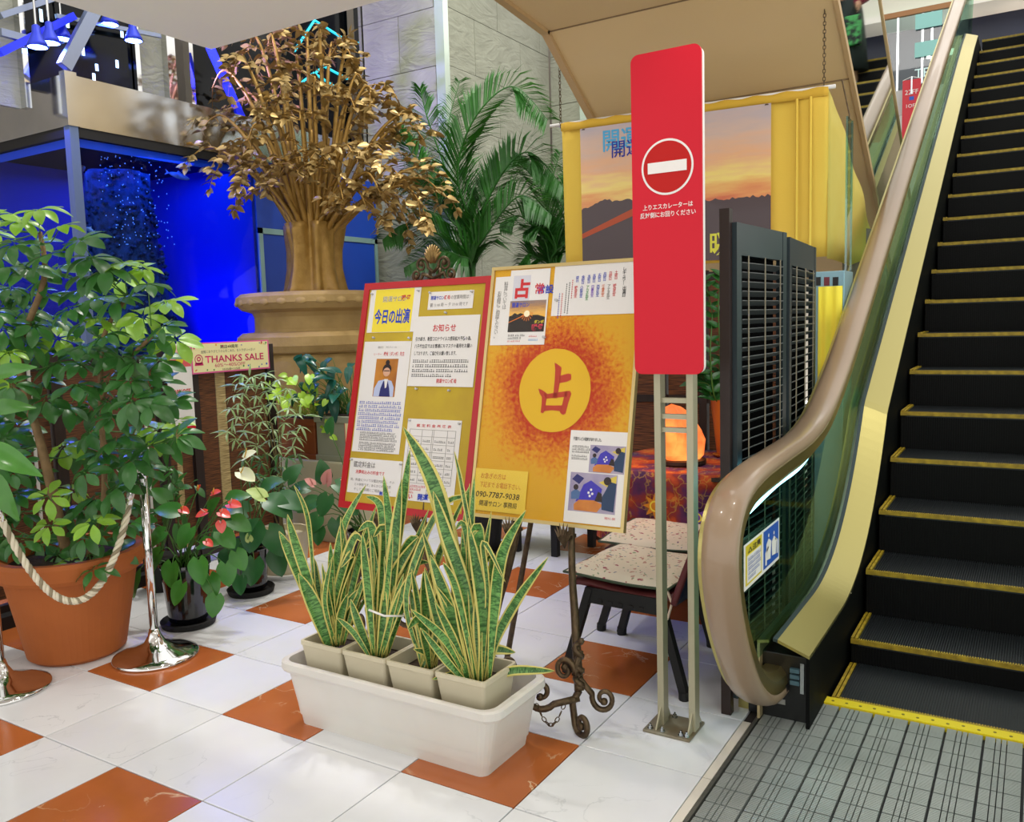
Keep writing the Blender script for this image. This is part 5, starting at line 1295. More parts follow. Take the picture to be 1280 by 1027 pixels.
# slim plant left of the stanchion pole and a large leaf plant cut by the frame edge
rb_ = thing('rubber_plant', 'broad-leaved plant at the left edge beside the terracotta pot', 'potted plant', (-1.08, .04, 0)); d6 = dep(V((-.9, .15, .8)))-.25
MB().lathe([(.10, 0), (.14, .24), (.15, .26), (.13, .26), (0, .24)], (-1.08, .04, 0), 32).build('pot', m_gloss_pot, rb_)
me_r = blade(ovate, .24, .10, .3, .12, 9, leafmat('rubber_leaf', '#3d7a2a', '#56963a', rough=.2)); vv = []
for (x, y, a, s) in [(-8, 470, 20, .75), (-14, 512, 10, .8), (-20, 560, -20, 1.1), (-16, 590, -55, 1.0), (-40, 610, -80, .9), (-50, 520, 150, 1), (-45, 560, 190, 1)]:
    p = PD(x, y, d6); inst(me_r, 'leaf', rb_, orient(p, RT*math.cos(R(a))+UP*math.sin(R(a))-FW*.2, -FW+UP*.5, s)); b = V((-1.08, .04, .24)); vv.append(([b, (b+p)/2, p], .008, .004))
stems('stem', vv, m_stem_gr, rb_, 4, 6)
sl = thing('slim_bush', 'small green bush with oval leaves against the blind fence', 'potted plant', (-1.25, 1.45, 0)); d7 = dep(V((-1.25, 1.45, .6)))
MB().lathe([(.08, 0), (.1, .2), (.11, .21), (.09, .21), (0, .2)], (-1.25, 1.45, 0), 28).build('pot', m_blackm, sl)
me_s = blade(obov, .09, .04, .3, .1, 6, m_leaf_dk); vv = []
for k in range(46):
    x = 213+rr.gauss(0, 14); y = 600+rr.uniform(-20, 46); p = PD(x, y, d7+rr.uniform(-.1, .1)); inst(me_s, 'leaf', sl, orient(p, RT*rr.uniform(-1, 1)+UP*rr.uniform(-1, .5)-FW*.2, -FW*.5+UP, rr.uniform(.7, 1.2)))
    if k % 4 == 0: vv.append(([(-1.25, 1.45, .2), (V((-1.25, 1.45, .2))+p)/2, p], .004, .002))
stems('stem', vv, m_stem_gr, sl, 4, 5)
# ------------------------------------------------------------------ white trough with four snake plants
m_trough = mat('trough_plastic', '#d9d6cf', .4, col2='#d0ccc3', nscale=3, sss=.1)
tg = thing('planter_trough', 'long white plastic planter trough holding four snake plant pots', 'planter', (1.27, .72, 0))
def rr4(x0, x1, y0, y1, r, n=5):
    out = []
    for (cx, cy, a) in ((x1-r, y0+r, -90), (x1-r, y1-r, 0), (x0+r, y1-r, 90), (x0+r, y0+r, 180)):
        for k in range(n+1):
            t = R(a+90*k/n); out.append((cx+r*math.cos(t), cy+r*math.sin(t)))
    return out
def loft(rings):
    mb = MB(); n = len(rings[0][0])
    for poly, z in rings: mb.v += [V((p[0], p[1], z)) for p in poly]
    for i in range(len(rings)-1):
        for k in range(n): mb.f.append((i*n+k, i*n+(k+1) % n, (i+1)*n+(k+1) % n, (i+1)*n+k))
    mb.f += [tuple(range(n-1, -1, -1)), tuple((len(rings)-1)*n+k for k in range(n))]
    return mb
B = lambda i, z: (rr4(.815-i, 1.70+i, .572-i*.6, .875+i*.6, .035+i*.4), z)
body = loft([B(0, 0), B(.008, .045), B(.012, .05), B(.052, .235), B(.045, .235), B(.012, .04)])
body.build('trough_body', m_trough, tg)
rim = loft([B(.052, .222), B(.072, .222), B(.078, .232), B(.076, .256), B(.066, .262), B(.046, .262), B(.044, .235)])
rim.f = rim.f[:-2]
rim.build('rim', m_trough, tg)
m_sqpot = mat('cream_square_pot', '#cfc7ad', .55, col2='#c5bca0', nscale=3)
m_snake = mat('snake_leaf', '#2d5a24', .4)
def snakemat(m):
    nt = m.node_tree; N = nt.nodes; L = nt.links; b = N['Principled BSDF']
    uv = N.new('ShaderNodeUVMap'); sp = N.new('ShaderNodeSeparateXYZ'); L.new(uv.outputs[0], sp.inputs[0])
    s = N.new('ShaderNodeMath'); s.operation = 'SUBTRACT'; s.inputs[1].default_value = .5; L.new(sp.outputs['X'], s.inputs[0])
    a = N.new('ShaderNodeMath'); a.operation = 'ABSOLUTE'; L.new(s.outputs[0], a.inputs[0])
    oi = N.new('ShaderNodeObjectInfo'); th = N.new('ShaderNodeMapRange'); th.inputs[3].default_value = .30; th.inputs[4].default_value = .44; L.new(oi.outputs['Random'], th.inputs[0])
    g = N.new('ShaderNodeMath'); g.operation = 'GREATER_THAN'; L.new(a.outputs[0], g.inputs[0]); L.new(th.outputs[0], g.inputs[1])
    mp = N.new('ShaderNodeMapping'); mp.inputs['Scale'].default_value = (.9, 30, 1); L.new(uv.outputs[0], mp.inputs[0])
    n = N.new('ShaderNodeTexNoise'); n.inputs['Scale'].default_value = 1.5; n.inputs['Detail'].default_value = 3; n.inputs['Distortion'].default_value = 1.2; L.new(mp.outputs[0], n.inputs['Vector'])
    rp = N.new('ShaderNodeValToRGB'); rp.color_ramp.elements[0].position = .42; rp.color_ramp.elements[1].position = .62; rp.color_ramp.elements[0].color = lin('#2c5a22'); rp.color_ramp.elements[1].color = lin('#679a4e')
    L.new(n.outputs['Fac'], rp.inputs[0])
    hs = N.new('ShaderNodeHueSaturation'); mr = N.new('ShaderNodeMapRange'); mr.inputs[3].default_value = .75; mr.inputs[4].default_value = 1.3; L.new(oi.outputs['Random'], mr.inputs[0]); L.new(mr.outputs[0], hs.inputs['Value']); L.new(rp.outputs[0], hs.inputs['Color'])
    mx = N.new('ShaderNodeMix'); mx.data_type = 'RGBA'; mx.inputs['B'].default_value = lin('#cfc46a'); L.new(g.outputs[0], mx.inputs['Factor']); L.new(hs.outputs[0], mx.inputs['A']); L.new(mx.outputs['Result'], b.inputs['Base Color'])
snakemat(m_snake)
def zz(x, y): return (340+x/2.853, 520+y/2.853)
rr = random.Random(61)
def sleaf(root, pts, wpx, dp0, taper=.45, tw=None):
    n = len(pts); P3 = []
    d1_, d2_ = rr.uniform(-.02, .02), rr.uniform(-.10, .08)
    for i, q in enumerate(pts):
        x, y = zz(*q); P3.append(PD(x, y, dp0+d1_+(d2_-d1_)*i/(n-1)))
    sp = spline(P3, 6); m = len(sp); W = wpx/2.853*dp0/FPX
    ang = tw if tw is not None else rr.uniform(-.7, .7)
    mb = MB()
    for i, p in enumerate(sp):
        t = i/(m-1); d = (sp[min(i+1, m-1)]-sp[max(i-1, 0)]).normalized()
        nv = (-FW+RT*math.sin(ang+.5*t*math.sin(ang*7))*.9).normalized(); x = d.cross(nv).normalized(); z = x.cross(d)
        wf = (taper+(1-taper)*min(1, t/.45))*(1 if t < .55 else max(.02, 1-((t-.55)/.45)**2.0)); hw = W/2*wf
        for s, k in ((-1, 0), (-.62, .19), (0, .5), (.62, .81), (1, 1)):
            mb.v.append(p+x*(s*hw)+z*(hw*(.42*s*s))); mb.uv[len(mb.v)-1] = (k, t*(m/14))
    for i in range(m-1):
        for k in range(4): a = i*5+k; mb.f.append((a, a+1, a+6, a+5))
    return mb.build('leaf', m_snake, root, smooth=True, solid=.0025)
xc = [.925, 1.145, 1.365, 1.59]
LV = [
 [([(200, 825), (120, 600), (25, 410)], 52), ([(205, 825), (160, 700), (95, 560)], 54), ([(215, 822), (110, 520), (55, 350)], 42), ([(160, 760), (138, 450), (118, 330), (78, 245)], 17), ([(230, 822), (165, 640), (150, 505)], 36),
  ([(240, 815), (228, 600), (255, 400), (335, 245)], 32), ([(245, 815), (300, 560), (372, 318)], 30), ([(235, 815), (262, 560), (245, 360)], 26), ([(250, 815), (310, 640), (392, 500)], 20), ([(222, 815), (185, 700), (172, 610)], 30),
  ([(255, 815), (290, 690), (352, 520)], 20), ([(228, 815), (190, 660), (215, 500)], 22), ([(250, 815), (340, 640), (420, 560), (480, 540)], 16), ([(240, 815), (215, 640), (205, 470)], 18), ([(245, 815), (270, 620), (330, 400)], 20), ([(238, 815), (255, 640), (290, 440)], 18), ([(252, 815), (330, 620), (440, 480)], 15)],
 [([(372, 862), (425, 600), (470, 300), (492, 118)], 36), ([(390, 862), (430, 560), (462, 225)], 54), ([(380, 862), (425, 480), (398, 212)], 36), ([(365, 862), (345, 620), (322, 415)], 36), ([(362, 862), (352, 600), (372, 440)], 36),
  ([(382, 862), (420, 600), (522, 430)], 42), ([(392, 862), (430, 620), (500, 530), (562, 520)], 28), ([(360, 862), (320, 760), (280, 652)], 38), ([(400, 862), (470, 640), (548, 368)], 28), ([(378, 862), (400, 600), (472, 390)], 24),
  ([(392, 862), (400, 560), (390, 330), (335, 285)], 32), ([(408, 862), (480, 640), (565, 400)], 24), ([(350, 862), (290, 770), (232, 718)], 22), ([(388, 862), (410, 640), (430, 420)], 24), ([(372, 862), (372, 640), (395, 480)], 22), ([(400, 862), (430, 700), (470, 560)], 24), ([(405, 862), (420, 690), (400, 500)], 22), ([(384, 862), (470, 560), (560, 330)], 20), ([(375, 862), (350, 740), (345, 640)], 26)],
 [([(560, 905), (600, 640), (535, 400)], 38), ([(562, 905), (610, 690), (568, 490)], 44), ([(540, 905), (540, 700), (600, 480), (705, 248)], 30), ([(580, 900), (580, 720), (545, 540)], 36), ([(550, 905), (560, 850), (505, 830)], 28),
  ([(572, 905), (555, 760), (525, 660)], 26), ([(545, 900), (480, 640), (600, 330), (728, 285)], 28), ([(555, 905), (530, 760), (520, 640)], 34), ([(565, 905), (570, 760), (590, 620)], 26), ([(540, 905), (520, 800), (505, 740)], 30), ([(575, 905), (600, 760), (620, 600)], 28), ([(548, 905), (545, 780), (560, 680)], 28)],
 [([(722, 950), (650, 540), (575, 240), (468, 38)], 66), ([(730, 950), (695, 650), (620, 420), (575, 268)], 50), ([(745, 950), (755, 720), (698, 380)], 56), ([(702, 948), (640, 700), (565, 495)], 54), ([(695, 948), (610, 780), (543, 545)], 40),
  ([(775, 945), (790, 720), (820, 490), (905, 335)], 44, .22), ([(765, 950), (800, 790), (880, 640), (985, 502)], 42, .25), ([(782, 940), (860, 905), (1008, 908)], 36, .3), ([(762, 942), (775, 835), (868, 842)], 40, .3), ([(722, 950), (690, 800), (650, 640)], 40),
  ([(732, 950), (700, 690), (690, 450), (705, 240)], 34), ([(742, 950), (735, 600), (680, 260), (650, 125)], 20), ([(700, 950), (620, 800), (495, 688)], 30), ([(692, 950), (620, 870), (530, 755)], 28), ([(752, 950), (740, 650), (782, 340)], 28), ([(738, 950), (705, 560), (722, 205)], 28),
  ([(748, 950), (770, 640), (755, 450), (832, 592)], 22), ([(725, 950), (670, 720), (640, 560)], 30), ([(735, 950), (720, 760), (700, 600)], 30), ([(755, 950), (790, 760), (770, 540)], 24), ([(745, 950), (735, 780), (730, 640)], 36), ([(705, 950), (650, 920), (570, 938)], 24, .3), ([(715, 950), (740, 960), (738, 990)], 28, .5), ([(730, 950), (660, 620), (610, 520)], 32)]]
labs = ['snake plant with dark broad leaves in the leftmost cream square pot', 'snake plant tied with a white band, second cream pot from the left', 'short snake plant in the third cream pot of the trough', 'tallest snake plant with a blade reaching over the red board, rightmost pot']
for i, x in enumerate(xc):
    root = thing('potted_snake_plant', labs[i], 'potted plant', (x, .70, .045), 'snake plants in the trough')
    a, b = .072, .105
    mb = loft([(rr4(x-a, x+a, .70-a, .70+a, .012, 3), .045), (rr4(x-b, x+b, .70-b, .70+b, .012, 3), .315), (rr4(x-b-.004, x+b+.004, .70-b-.004, .70+b+.004, .014, 3), .318), (rr4(x-b-.004, x+b+.004, .70-b-.004, .70+b+.004, .014, 3), .335),
               (rr4(x-b+.006, x+b-.006, .70-b+.006, .70+b-.006, .01, 3), .335), (rr4(x-b+.012, x+b-.012, .70-b+.012, .70+b-.012, .01, 3), .28)])
    mb.build('pot', m_sqpot, root)
    MB().box(x-b+.013, x+b-.013, .70-b+.013, .70+b-.013, .275, .283).build('soil', m_soil, root)
    dp = dep(V((x, .70, .45)))
    for q in LV[i]:
        sleaf(root, q[0], q[1], dp, q[2] if len(q) > 2 else .45)
    bx0 = [215, 385, 560, 735][i]; by0 = [818, 862, 905, 948][i]; xr_ = [(150, 420), (300, 560), (490, 700), (560, 800)][i]; yr_ = [(420, 680), (380, 680), (520, 760), (330, 720)][i]
    for q in range(13):
        tx, ty = rr.uniform(*xr_), rr.uniform(*yr_); mx_ = bx0+(tx-bx0)*rr.uniform(.25, .6)
        pl_ = [(bx0+rr.uniform(-28, 28), by0+rr.uniform(-8, 4)), (mx_, by0+(ty-by0)*.55), (tx, ty)]
        if rr.random() < .35: pl_.append((tx+rr.choice([-1, 1])*rr.uniform(25, 60), ty+rr.uniform(5, 50)))
        sleaf(root, pl_, rr.uniform(22, 44), dp, .4)
    if i == 1: MB().tube([PD(*zz(345, 690), dp-.12), PD(*zz(400, 712), dp-.14), PD(*zz(470, 712), dp-.1), PD(*zz(480, 690), dp)], .004, 6).build('tie_band', m_white, root, smooth=True)

# ------------------------------------------------------------------ stanchions and rope
for k, (x, y, lb) in enumerate([(-.33, .74, 'chrome rope post standing right of the terracotta pot'), (-.612, .16, 'chrome rope post cut by the left frame edge')]):
    t = thing('rope_post', lb, 'stanchion', (x, y, 0), 'chrome rope posts')
    MB().lathe([(.198, 0), (.2, .008), (.195, .016), (.16, .03), (.10, .05), (.05, .075), (.03, .11), (.022, .14)], (x, y, 0), 48).build('base', m_chrome, t, smooth=True)
    MB().lathe([(.020, .12), (.020, .90)], (x, y, 0), 24).build('pole', m_chrome, t, smooth=True)
    MB().lathe([(.027, .88), (.027, .93), (.02, .95), (.0, .955)], (x, y, 0), 24).build('cap', m_chrome, t, smooth=True)
    MB().box(x-.012, x+.05 if k == 0 else x+.012, y-.012, y+.012, .895, .915).build('hook', m_chrome, t)
rp = thing('rope', 'cream twisted rope sagging between the two chrome posts', 'rope', (-.47, .45, .3))
A = V((-.35, .70, .875)); Bp = V((-.60, .19, .875)); out = V((.9, -.44, 0))
cp = []
for i in range(41):
    t = i/40; s = 4*t*(1-t); p = A*(1-t)+Bp*t; p.z -= .50*s**.9; p += out*(.115*s**.8); cp.append(p)
for k in range(3):
    pts_ = []
    for i in range(len(cp)*5-4):
        f = i/5; j = min(int(f), len(cp)-2); q = cp[j].lerp(cp[j+1], f-j); d = (cp[j+1]-cp[j]).normalized(); u = d.cross(V((.4, -.9, 0.1))).normalized(); v = d.cross(u); a = f*2.6+k*2.094
        pts_.append(q+(u*math.cos(a)+v*math.sin(a))*.0085)
    MB().tube(pts_, .0088, 6).build('strand', [mat('rope_cream', '#d8d0b8', .7), mat('rope_cream', '', .7), mat('rope_tan', '#8d8268', .7)][k], rp, smooth=True)
for p, q in ((cp[0], cp[2]), (cp[-1], cp[-3])): MB().tube([p+V((0, 0, .02)), q], .016, 12).build('end_ferrule', m_chrome, rp, smooth=True)

# ------------------------------------------------------------------ golden tree in a stone urn
UC = V((-1.90, 3.55, 0))
m_urn = mat('urn_stone', '#b3965e', .7, col2='#9a7e4a', nscale=6, bump=.25, bscale=25)
ur = thing('stone_urn', 'large carved sandstone urn under the golden tree', 'urn', UC)
MB().lathe([(.50, 0), (.50, .12), (.40, .16), (.27, .25), (.23, .42), (.26, .55), (.30, .62)], UC, 56).build('foot', m_urn, ur, smooth=False)
MB().lathe([(.30, .62), (.42, .74), (.53, .95), (.58, 1.18), (.585, 1.30), (.57, 1.36)], UC, 112, lambda t, z: 1+.035*abs(math.sin(t*9))*(1 if z > .66 else .2)).build('gadrooned_bowl', m_urn, ur, smooth=True)
MB().lathe([(.57, 1.36), (.62, 1.38), (.65, 1.43), (.645, 1.50), (.60, 1.535), (.52, 1.54)], UC, 64).build('lower_lip', m_urn, ur, smooth=False)
MB().lathe([(.51, 1.53), (.50, 1.56), (.50, 1.66), (.52, 1.70)], UC, 64).build('neck', m_urn, ur, smooth=False)
MB().lathe([(.50, 1.69), (.60, 1.72), (.645, 1.77), (.64, 1.82), (.60, 1.85), (.54, 1.855), (.50, 1.80), (0, 1.80)], UC, 64).build('rim', m_urn, ur, smooth=False)
eg = MB().lathe([(.001, -.045), (.03, -.03), (.036, 0), (.03, .03), (.001, .045)], (0, 0, 0), 10).mesh('egg', m_urn, smooth=True)
for k in range(26):
    a = 2*math.pi*k/26; inst(eg, 'carved_egg', ur, Matrix.Translation(UC+V((math.cos(a)*.625, math.sin(a)*.625, 1.79))) @ Matrix.Rotation(a, 4, 'Z') @ Matrix.Rotation(-.5, 4, 'Y') @ Matrix.Diagonal((.6, 1.5, 1, 1)))
m_goldbark = mat('gold_bark', '#8f6c2c', .45, metal=.4, col2='#ae8a44', nscale=10, bump=.3, bscale=30)
m_goldleaf = mat('gold_leaf', '#a48a54', .36, metal=.55, hue=.3)
gt = thing('golden_tree', 'golden metal tree with bronze leaves in the stone urn', 'tree sculpture', UC+V((0, 0, 1.80)))
TB = UC+V((.02, 0, 0))
rib = lambda t, z: 1+.15*math.sin(5*t+z*1.5)+.11*math.sin(9*t-z*2)+.05*math.sin(15*t+z*3)
MB().lathe([(.27, 1.80), (.235, 1.90), (.205, 2.05), (.20, 2.2), (.215, 2.35), (.22, 2.42), (.0, 2.46)], TB, 80, rib).build('trunk', m_goldbark, gt, smooth=True)
rr = random.Random(77); dG = dep(UC+V((0, 0, 2.6)))
tips = [(240, 195, -.1), (255, 165, .1), (270, 215, 0), (300, 225, -.3), (265, 110, .2), (290, 90, -.2), (310, 65, .2), (335, 60, 0), (350, 95, -.3), (385, 50, .2), (400, 45, -.1), (420, 70, .2), (440, 75, -.1), (455, 105, .1), (470, 120, -.3), (500, 130, .1),
        (520, 150, -.1), (530, 175, .2), (545, 215, 0), (555, 245, -.2), (535, 275, -.3), (510, 285, .1), (490, 265, -.4), (460, 265, -.5), (430, 255, -.55), (330, 150, -.4), (310, 175, -.5), (350, 205, -.6), (380, 190, -.6), (410, 210, -.6), (440, 190, -.5),
        (480, 190, -.5), (500, 220, -.5), (350, 130, .4), (420, 130, .4), (460, 160, .4), (300, 140, .4), (330, 235, -.5), (475, 240, -.6), (395, 110, -.3), (370, 80, .3), (280, 180, .3), (520, 250, .1), (300, 205, -.2), (445, 140, -.3), (375, 150, -.45)]
me_gl = [blade(ovate, .084, .05, d, .12, 5, m_goldleaf) for d in (.05, .2)]; gl = []; twm = MB()
for (x, y, dd) in tips:
    tip = PD(x, y, dG+dd); base = TB+V((0, 0, 2.30)); hor = tip-base; az = V((hor.x, hor.y, 0)); az = az.normalized() if az.length > .01 else V((1, 0, 0))
    b = base+az*.13+V((0, 0, rr.uniform(-.05, .1)))
    top = max(b.z+.35, tip.z+rr.uniform(.02, .16))
    mid = b.lerp(tip, .45); mid.z = b.z+(top-b.z)*.72
    m2 = b.lerp(tip, .8); m2.z = top
    cv = spline([b-V((0, 0, .25)), b, mid, m2, tip], 7); n = len(cv)
    MB().tube(cv, [.030*(1-i/(n-1))**1.15+.0045 for i in range(n)], 6).build('branch', m_goldbark, gt, smooth=True)
    # twigs and leaves
    for j in range(int(n*.50), n, 1):
        p = cv[j]; d = (cv[min(j+1, n-1)]-cv[j-1]).normalized()
        if j % 3 == 0 or j == n-1:
            side = (d.cross(V((0, 0, 1))).normalized()*rr.choice([-1, 1])+V((rr.uniform(-.5, .5), rr.uniform(-.5, .5), rr.uniform(-.7, .5)))).normalized()
            e = p+side*rr.uniform(.14, .28)+d*.07; e.z -= .03; tc_ = spline([p, p.lerp(e, .5)+V((0, 0, .035)), e], 4); twm.tube(tc_, [.005, .0045, .004, .004, .004, .0035, .003, .003, .0025][:len(tc_)], 4)
            for i, q in enumerate(tc_[2:]):
                dd2 = (e-p).normalized(); s2 = dd2.cross(V((0, 0, 1))).normalized()*(1 if i % 2 else -1)
                for s in (1, -1):
                    ld = dd2*.6+s2*s*.9+V((rr.uniform(-.5, .5), rr.uniform(-.5, .5), rr.uniform(-.5, .4)))
                    gl.append((me_gl[rr.randrange(2)], orient(q, ld, V((rr.uniform(-1, 1), rr.uniform(-1.2, .6), .7)), rr.uniform(.75, 1.15)), (q-CAM).dot(FW)))
            gl.append((me_gl[0], orient(e, dd2+V((0, 0, -.3)), V((0, 0, 1)), 1), (e-CAM).dot(FW)))
        else:
            gl.append((me_gl[rr.randrange(2)], orient(p, d*.5+V((rr.uniform(-1, 1), rr.uniform(-1, 1), rr.uniform(-.6, .6))), V((0, 0, 1)), rr.uniform(.7, 1.1)), (p-CAM).dot(FW)))
tag(twm.build('twigs', m_goldbark, gt, smooth=True), kind='stuff')
for k in range(9):
    a = k*.7; p0 = TB+V((math.cos(a)*.15, math.sin(a)*.15, 2.2)); p1 = TB+V((math.cos(a)*.2, math.sin(a)*.2, 2.9+.12*(k % 3))); MB().tube(spline([p0, p0.lerp(p1, .5)+V((math.cos(a), math.sin(a), 0))*-.05, p1], 5), [.035-.002*i for i in range(11)], 7).build('upright_stem', m_goldbark, gt, smooth=True)
gl = [q for q in gl if rr.random() > .42]; gl.sort(key=lambda q: q[2])
for me, mx, _ in gl[:300]: inst(me, 'leaf', gt, mx)
merge('leaf_mass', [(a, b) for a, b, _ in gl[300:]], m_goldleaf, gt, smooth=True)

# ------------------------------------------------------------------ palms behind the boards
def palm(name, label, base, fronds, dep0, sc=1.):
    t = thing(name, label, 'palm', base); base = V(base)
    MB().lathe([(.16, 0), (.2, .35), (.21, .37), (.18, .37), (0, .33)], base, 32).build('pot', m_blackm, t)
    rr = random.Random(len(fronds)*7+1)
    MB().tube([base+V((0, 0, .33)), base+V((.02, 0, .9)), base+V((0, .02, 1.5))], [.05, .04, .03], 8).build('trunk', m_bark, t, smooth=True)
    for (pts_, dd, ln) in fronds:
        P3 = [PD(x, y, dep0+dd*i/(len(pts_)-1)) for i, (x, y) in enumerate(pts_)]
        cv = spline([base+V((0, 0, 1.45))]+P3, 10); n = len(cv); mb = MB()
        mb.tube(cv, [.012*(1-i/n)+.003 for i in range(n)], 5)
        st = int(n*.22); cur = cv[st:]; m = len(cur)
        for j in range(m*3-3):
            f = j/3; i = min(int(f), m-2); p = cur[i].lerp(cur[i+1], f-i); d = (cur[i+1]-cur[i]).normalized(); tt = f/(m-1)
            L = ln*(.45+.55*math.sin(math.pi*min(1, tt*.9+.15)))*(1-.45*tt)
            sd = d.cross(V((0, 0, 1)) if abs(d.z) < .95 else V((0, 1, 0))).normalized()
            side0 = d.cross(-FW).normalized()
            for s in (-1, 1):
                dr = (d*.75+(side0*.75+sd*.3)*s+V((0, 0, .12))).normalized()
                e = p+dr*L; e.z -= L*(.16+.22*rr.random()); mi = p+dr*L*.5; mi.z += .0
                wv = dr.cross(V((rr.uniform(-.3, .3), rr.uniform(-.3, .3), 1))).normalized()*.0105
                k0 = len(mb.v); mb.v += [p-wv*.5, p+wv*.5, mi+wv, mi-wv, e]; mb.f += [(k0, k0+1, k0+2, k0+3), (k0+3, k0+2, k0+4)]
        mb.build('frond', m_leaf_palm, t)
    return t
b1 = (-1.12, 4.72, 0); dp1 = dep(V(b1)+V((0, 0, 2.4)))
palm('areca_palm', 'large green areca palm in front of the stone pier', b1,
     [([(592, 300), (572, 220), (592, 150), (640, 108), (685, 150)], -.5, 0.58), ([(588, 300), (560, 220), (535, 150), (525, 110)], .1, 0.53), ([(590, 310), (560, 270), (520, 200), (500, 165)], -.2, 0.47), ([(596, 300), (620, 230), (660, 190), (705, 235)], -.3, 0.53),
      ([(590, 330), (560, 300), (510, 280), (478, 300)], -.5, 0.45), ([(590, 330), (610, 290), (650, 245), (690, 270)], -.6, 0.47), ([(592, 310), (585, 240), (560, 170), (575, 100)], .3, 0.53), ([(590, 335), (575, 320), (545, 315), (505, 335)], -.7, 0.38), ([(592, 330), (600, 270), (625, 220), (655, 205)], .2, 0.50), ([(585, 330), (565, 270), (530, 235), (505, 230)], .2, 0.45)], dp1)
b2 = (-.30, 5.35, 0); dp2 = dep(V(b2)+V((0, 0, 2.2)))
palm('areca_palm', 'smaller palm half hidden behind the yellow cloth', b2,
     [([(690, 330), (688, 280), (672, 230), (640, 195)], -.2, 0.45), ([(692, 330), (700, 270), (716, 230), (735, 200)], 0, 0.45), ([(690, 335), (680, 300), (650, 270), (625, 280)], -.3, 0.40), ([(690, 335), (695, 310), (680, 280), (655, 290)], -.2, 0.38), ([(695, 330), (712, 290), (690, 240), (700, 190)], .2, 0.43), ([(690, 335), (670, 322), (660, 318), (650, 330)], -.2, 0.30)], dp2)
# ------------------------------------------------------------------ yellow cloth with the sunset poster, hung from the soffit
CY = ky(4.35)
m_ycloth = mat('yellow_cloth', '#e6c24a', .8, col2='#e8c852', nscale=2, bump=.05, bscale=120)
yc = thing('yellow_curtain', 'yellow cloth hanging from a rod below the tan soffit', 'curtain', (1.33, CY, 1.9))
def wav(u, v): return V((kx(.05+2.0*u), CY+.012*math.sin(u*31)*(.4+.6*v)+.02*math.sin(u*7+1)*(1-v), kz(1.945+(3.09-1.945)*v-.045*u*v+.004*math.sin(u*60)*(v > .97))))
MB().grid(wav, 70, 8).build('cloth', m_ycloth, yc, smooth=True, solid=.004)
MB().grid(lambda u, v: V((kx(.05+2.0*u), CY-.012, kz(3.035+.06*v-.045*u+.006*math.sin(u*60)*v))), 60, 2).build('top_hem', mat('cloth_hem', '#d8ae38', .8), yc, smooth=True, solid=.004)
MB().tube([(kx(-.06), CY+.01, kz(3.095)), (kx(2.09), CY+.01, kz(3.05))], .012, 10).build('rod', m_white, yc, smooth=True)
for x in (1.84, 1.93): MB().grid(lambda u, v: V((kx(x+.02*u), CY-.018-.012*math.sin(math.pi*u), kz(1.97+1.03*v))), 4, 2).build('fold', m_ycloth, yc, smooth=True)
for (x, zt) in ((kx(.04), kz(3.55)), (kx(2.02), kz(3.56))):
    chn = MB(); n = int((zt-kz(3.08))/.022)
    for i in range(n):
        c = V((x, CY, kz(3.08)+i*.022)); w_ = V((1, 0, 0)) if i % 2 else V((0, 1, 0))
        chn.tube([c+V((0, 0, 1))*math.cos(k*math.pi/3)*.015+w_*math.sin(k*math.pi/3)*.008 for k in range(6)], .0025, 4, closed=True)
    chn.build('chain', m_iron, yc)
ps = thing('sunset_poster', 'large sunset mountain poster pinned to the yellow cloth', 'poster', (1.25, CY-.03, 1.94))
F = Face((kx(.228), CY-.034, kz(1.985)), (1, 0, -.02), (0, 0, 1)); pw, phh = 1.455*KS, 1.04*KS
m_pst = mat('sunset_poster_print', '#d9a06a', .3, coat=.3)
sunset(m_pst, ['#d0603e', '#e49a58', '#f0d878', '#e6b084', '#d3b4a2', '#b8abb0'], [.34, .44, .56, .68, .84, 1.0])
pp = F.rect('print', m_pst, ps, 0, 0, pw, phh, 0, .003)
rr = random.Random(8)
hill = [(0, 0), (pw, 0)]; x = pw
while x > 0:
    t = 1-x/pw; hgt = phh*(.40+.02*rr.random()+(.06*math.exp(-((x/pw-.12)/.07)**2) if x < .4*pw else 0)+(.05*math.exp(-((x/pw-.25)/.08)**2)))
    hill.append((x, hgt)); x -= .018
hill.append((0, phh*.41))
F.poly('hills', mat('poster_hill', '#463539', .4, coat=.3), pp, hill, .001)
F.poly('sun_ray', mat('poster_ray', '#b8502e', .5), pp, [(0, phh*.20), (0, phh*.235), (pw*.42, phh*.46), (pw*.42, phh*.40)], .002)
F.ring('sun', MATS['sun_white'], pp, pw*.46, phh*.46, .06, 0, .002, 24)
m_skyb = mat('poster_sky_ink', '#4aa8d8', .5); m_nvy = mat('poster_navy_ink', '#1c2a9a', .5)
F.text('開運サロン', m_skyb, pp, pw*.125, phh*.83, .15, .002, bold=.016, width=.66); F.text('開運サロン', m_nvy, pp, pw*.175, phh*.775, .118, .003, bold=.008, width=.54)
_t = PY(886, 313, CY-.034)-F.O
F.text('暖母', mat('poster_yellow_ink', '#dfe04a', .5), pp, _t.dot(F.U), _t.dot(F.V), .155, .002, bold=.012)
for (u, v) in ((.02, .99), (.5, .995), (.98, .99)):
    MB().lathe([(.012, 0), (.009, .006), (0, .008)], F.p(pw*u, phh*v, 0), 10).build('pin', m_iron, ps)
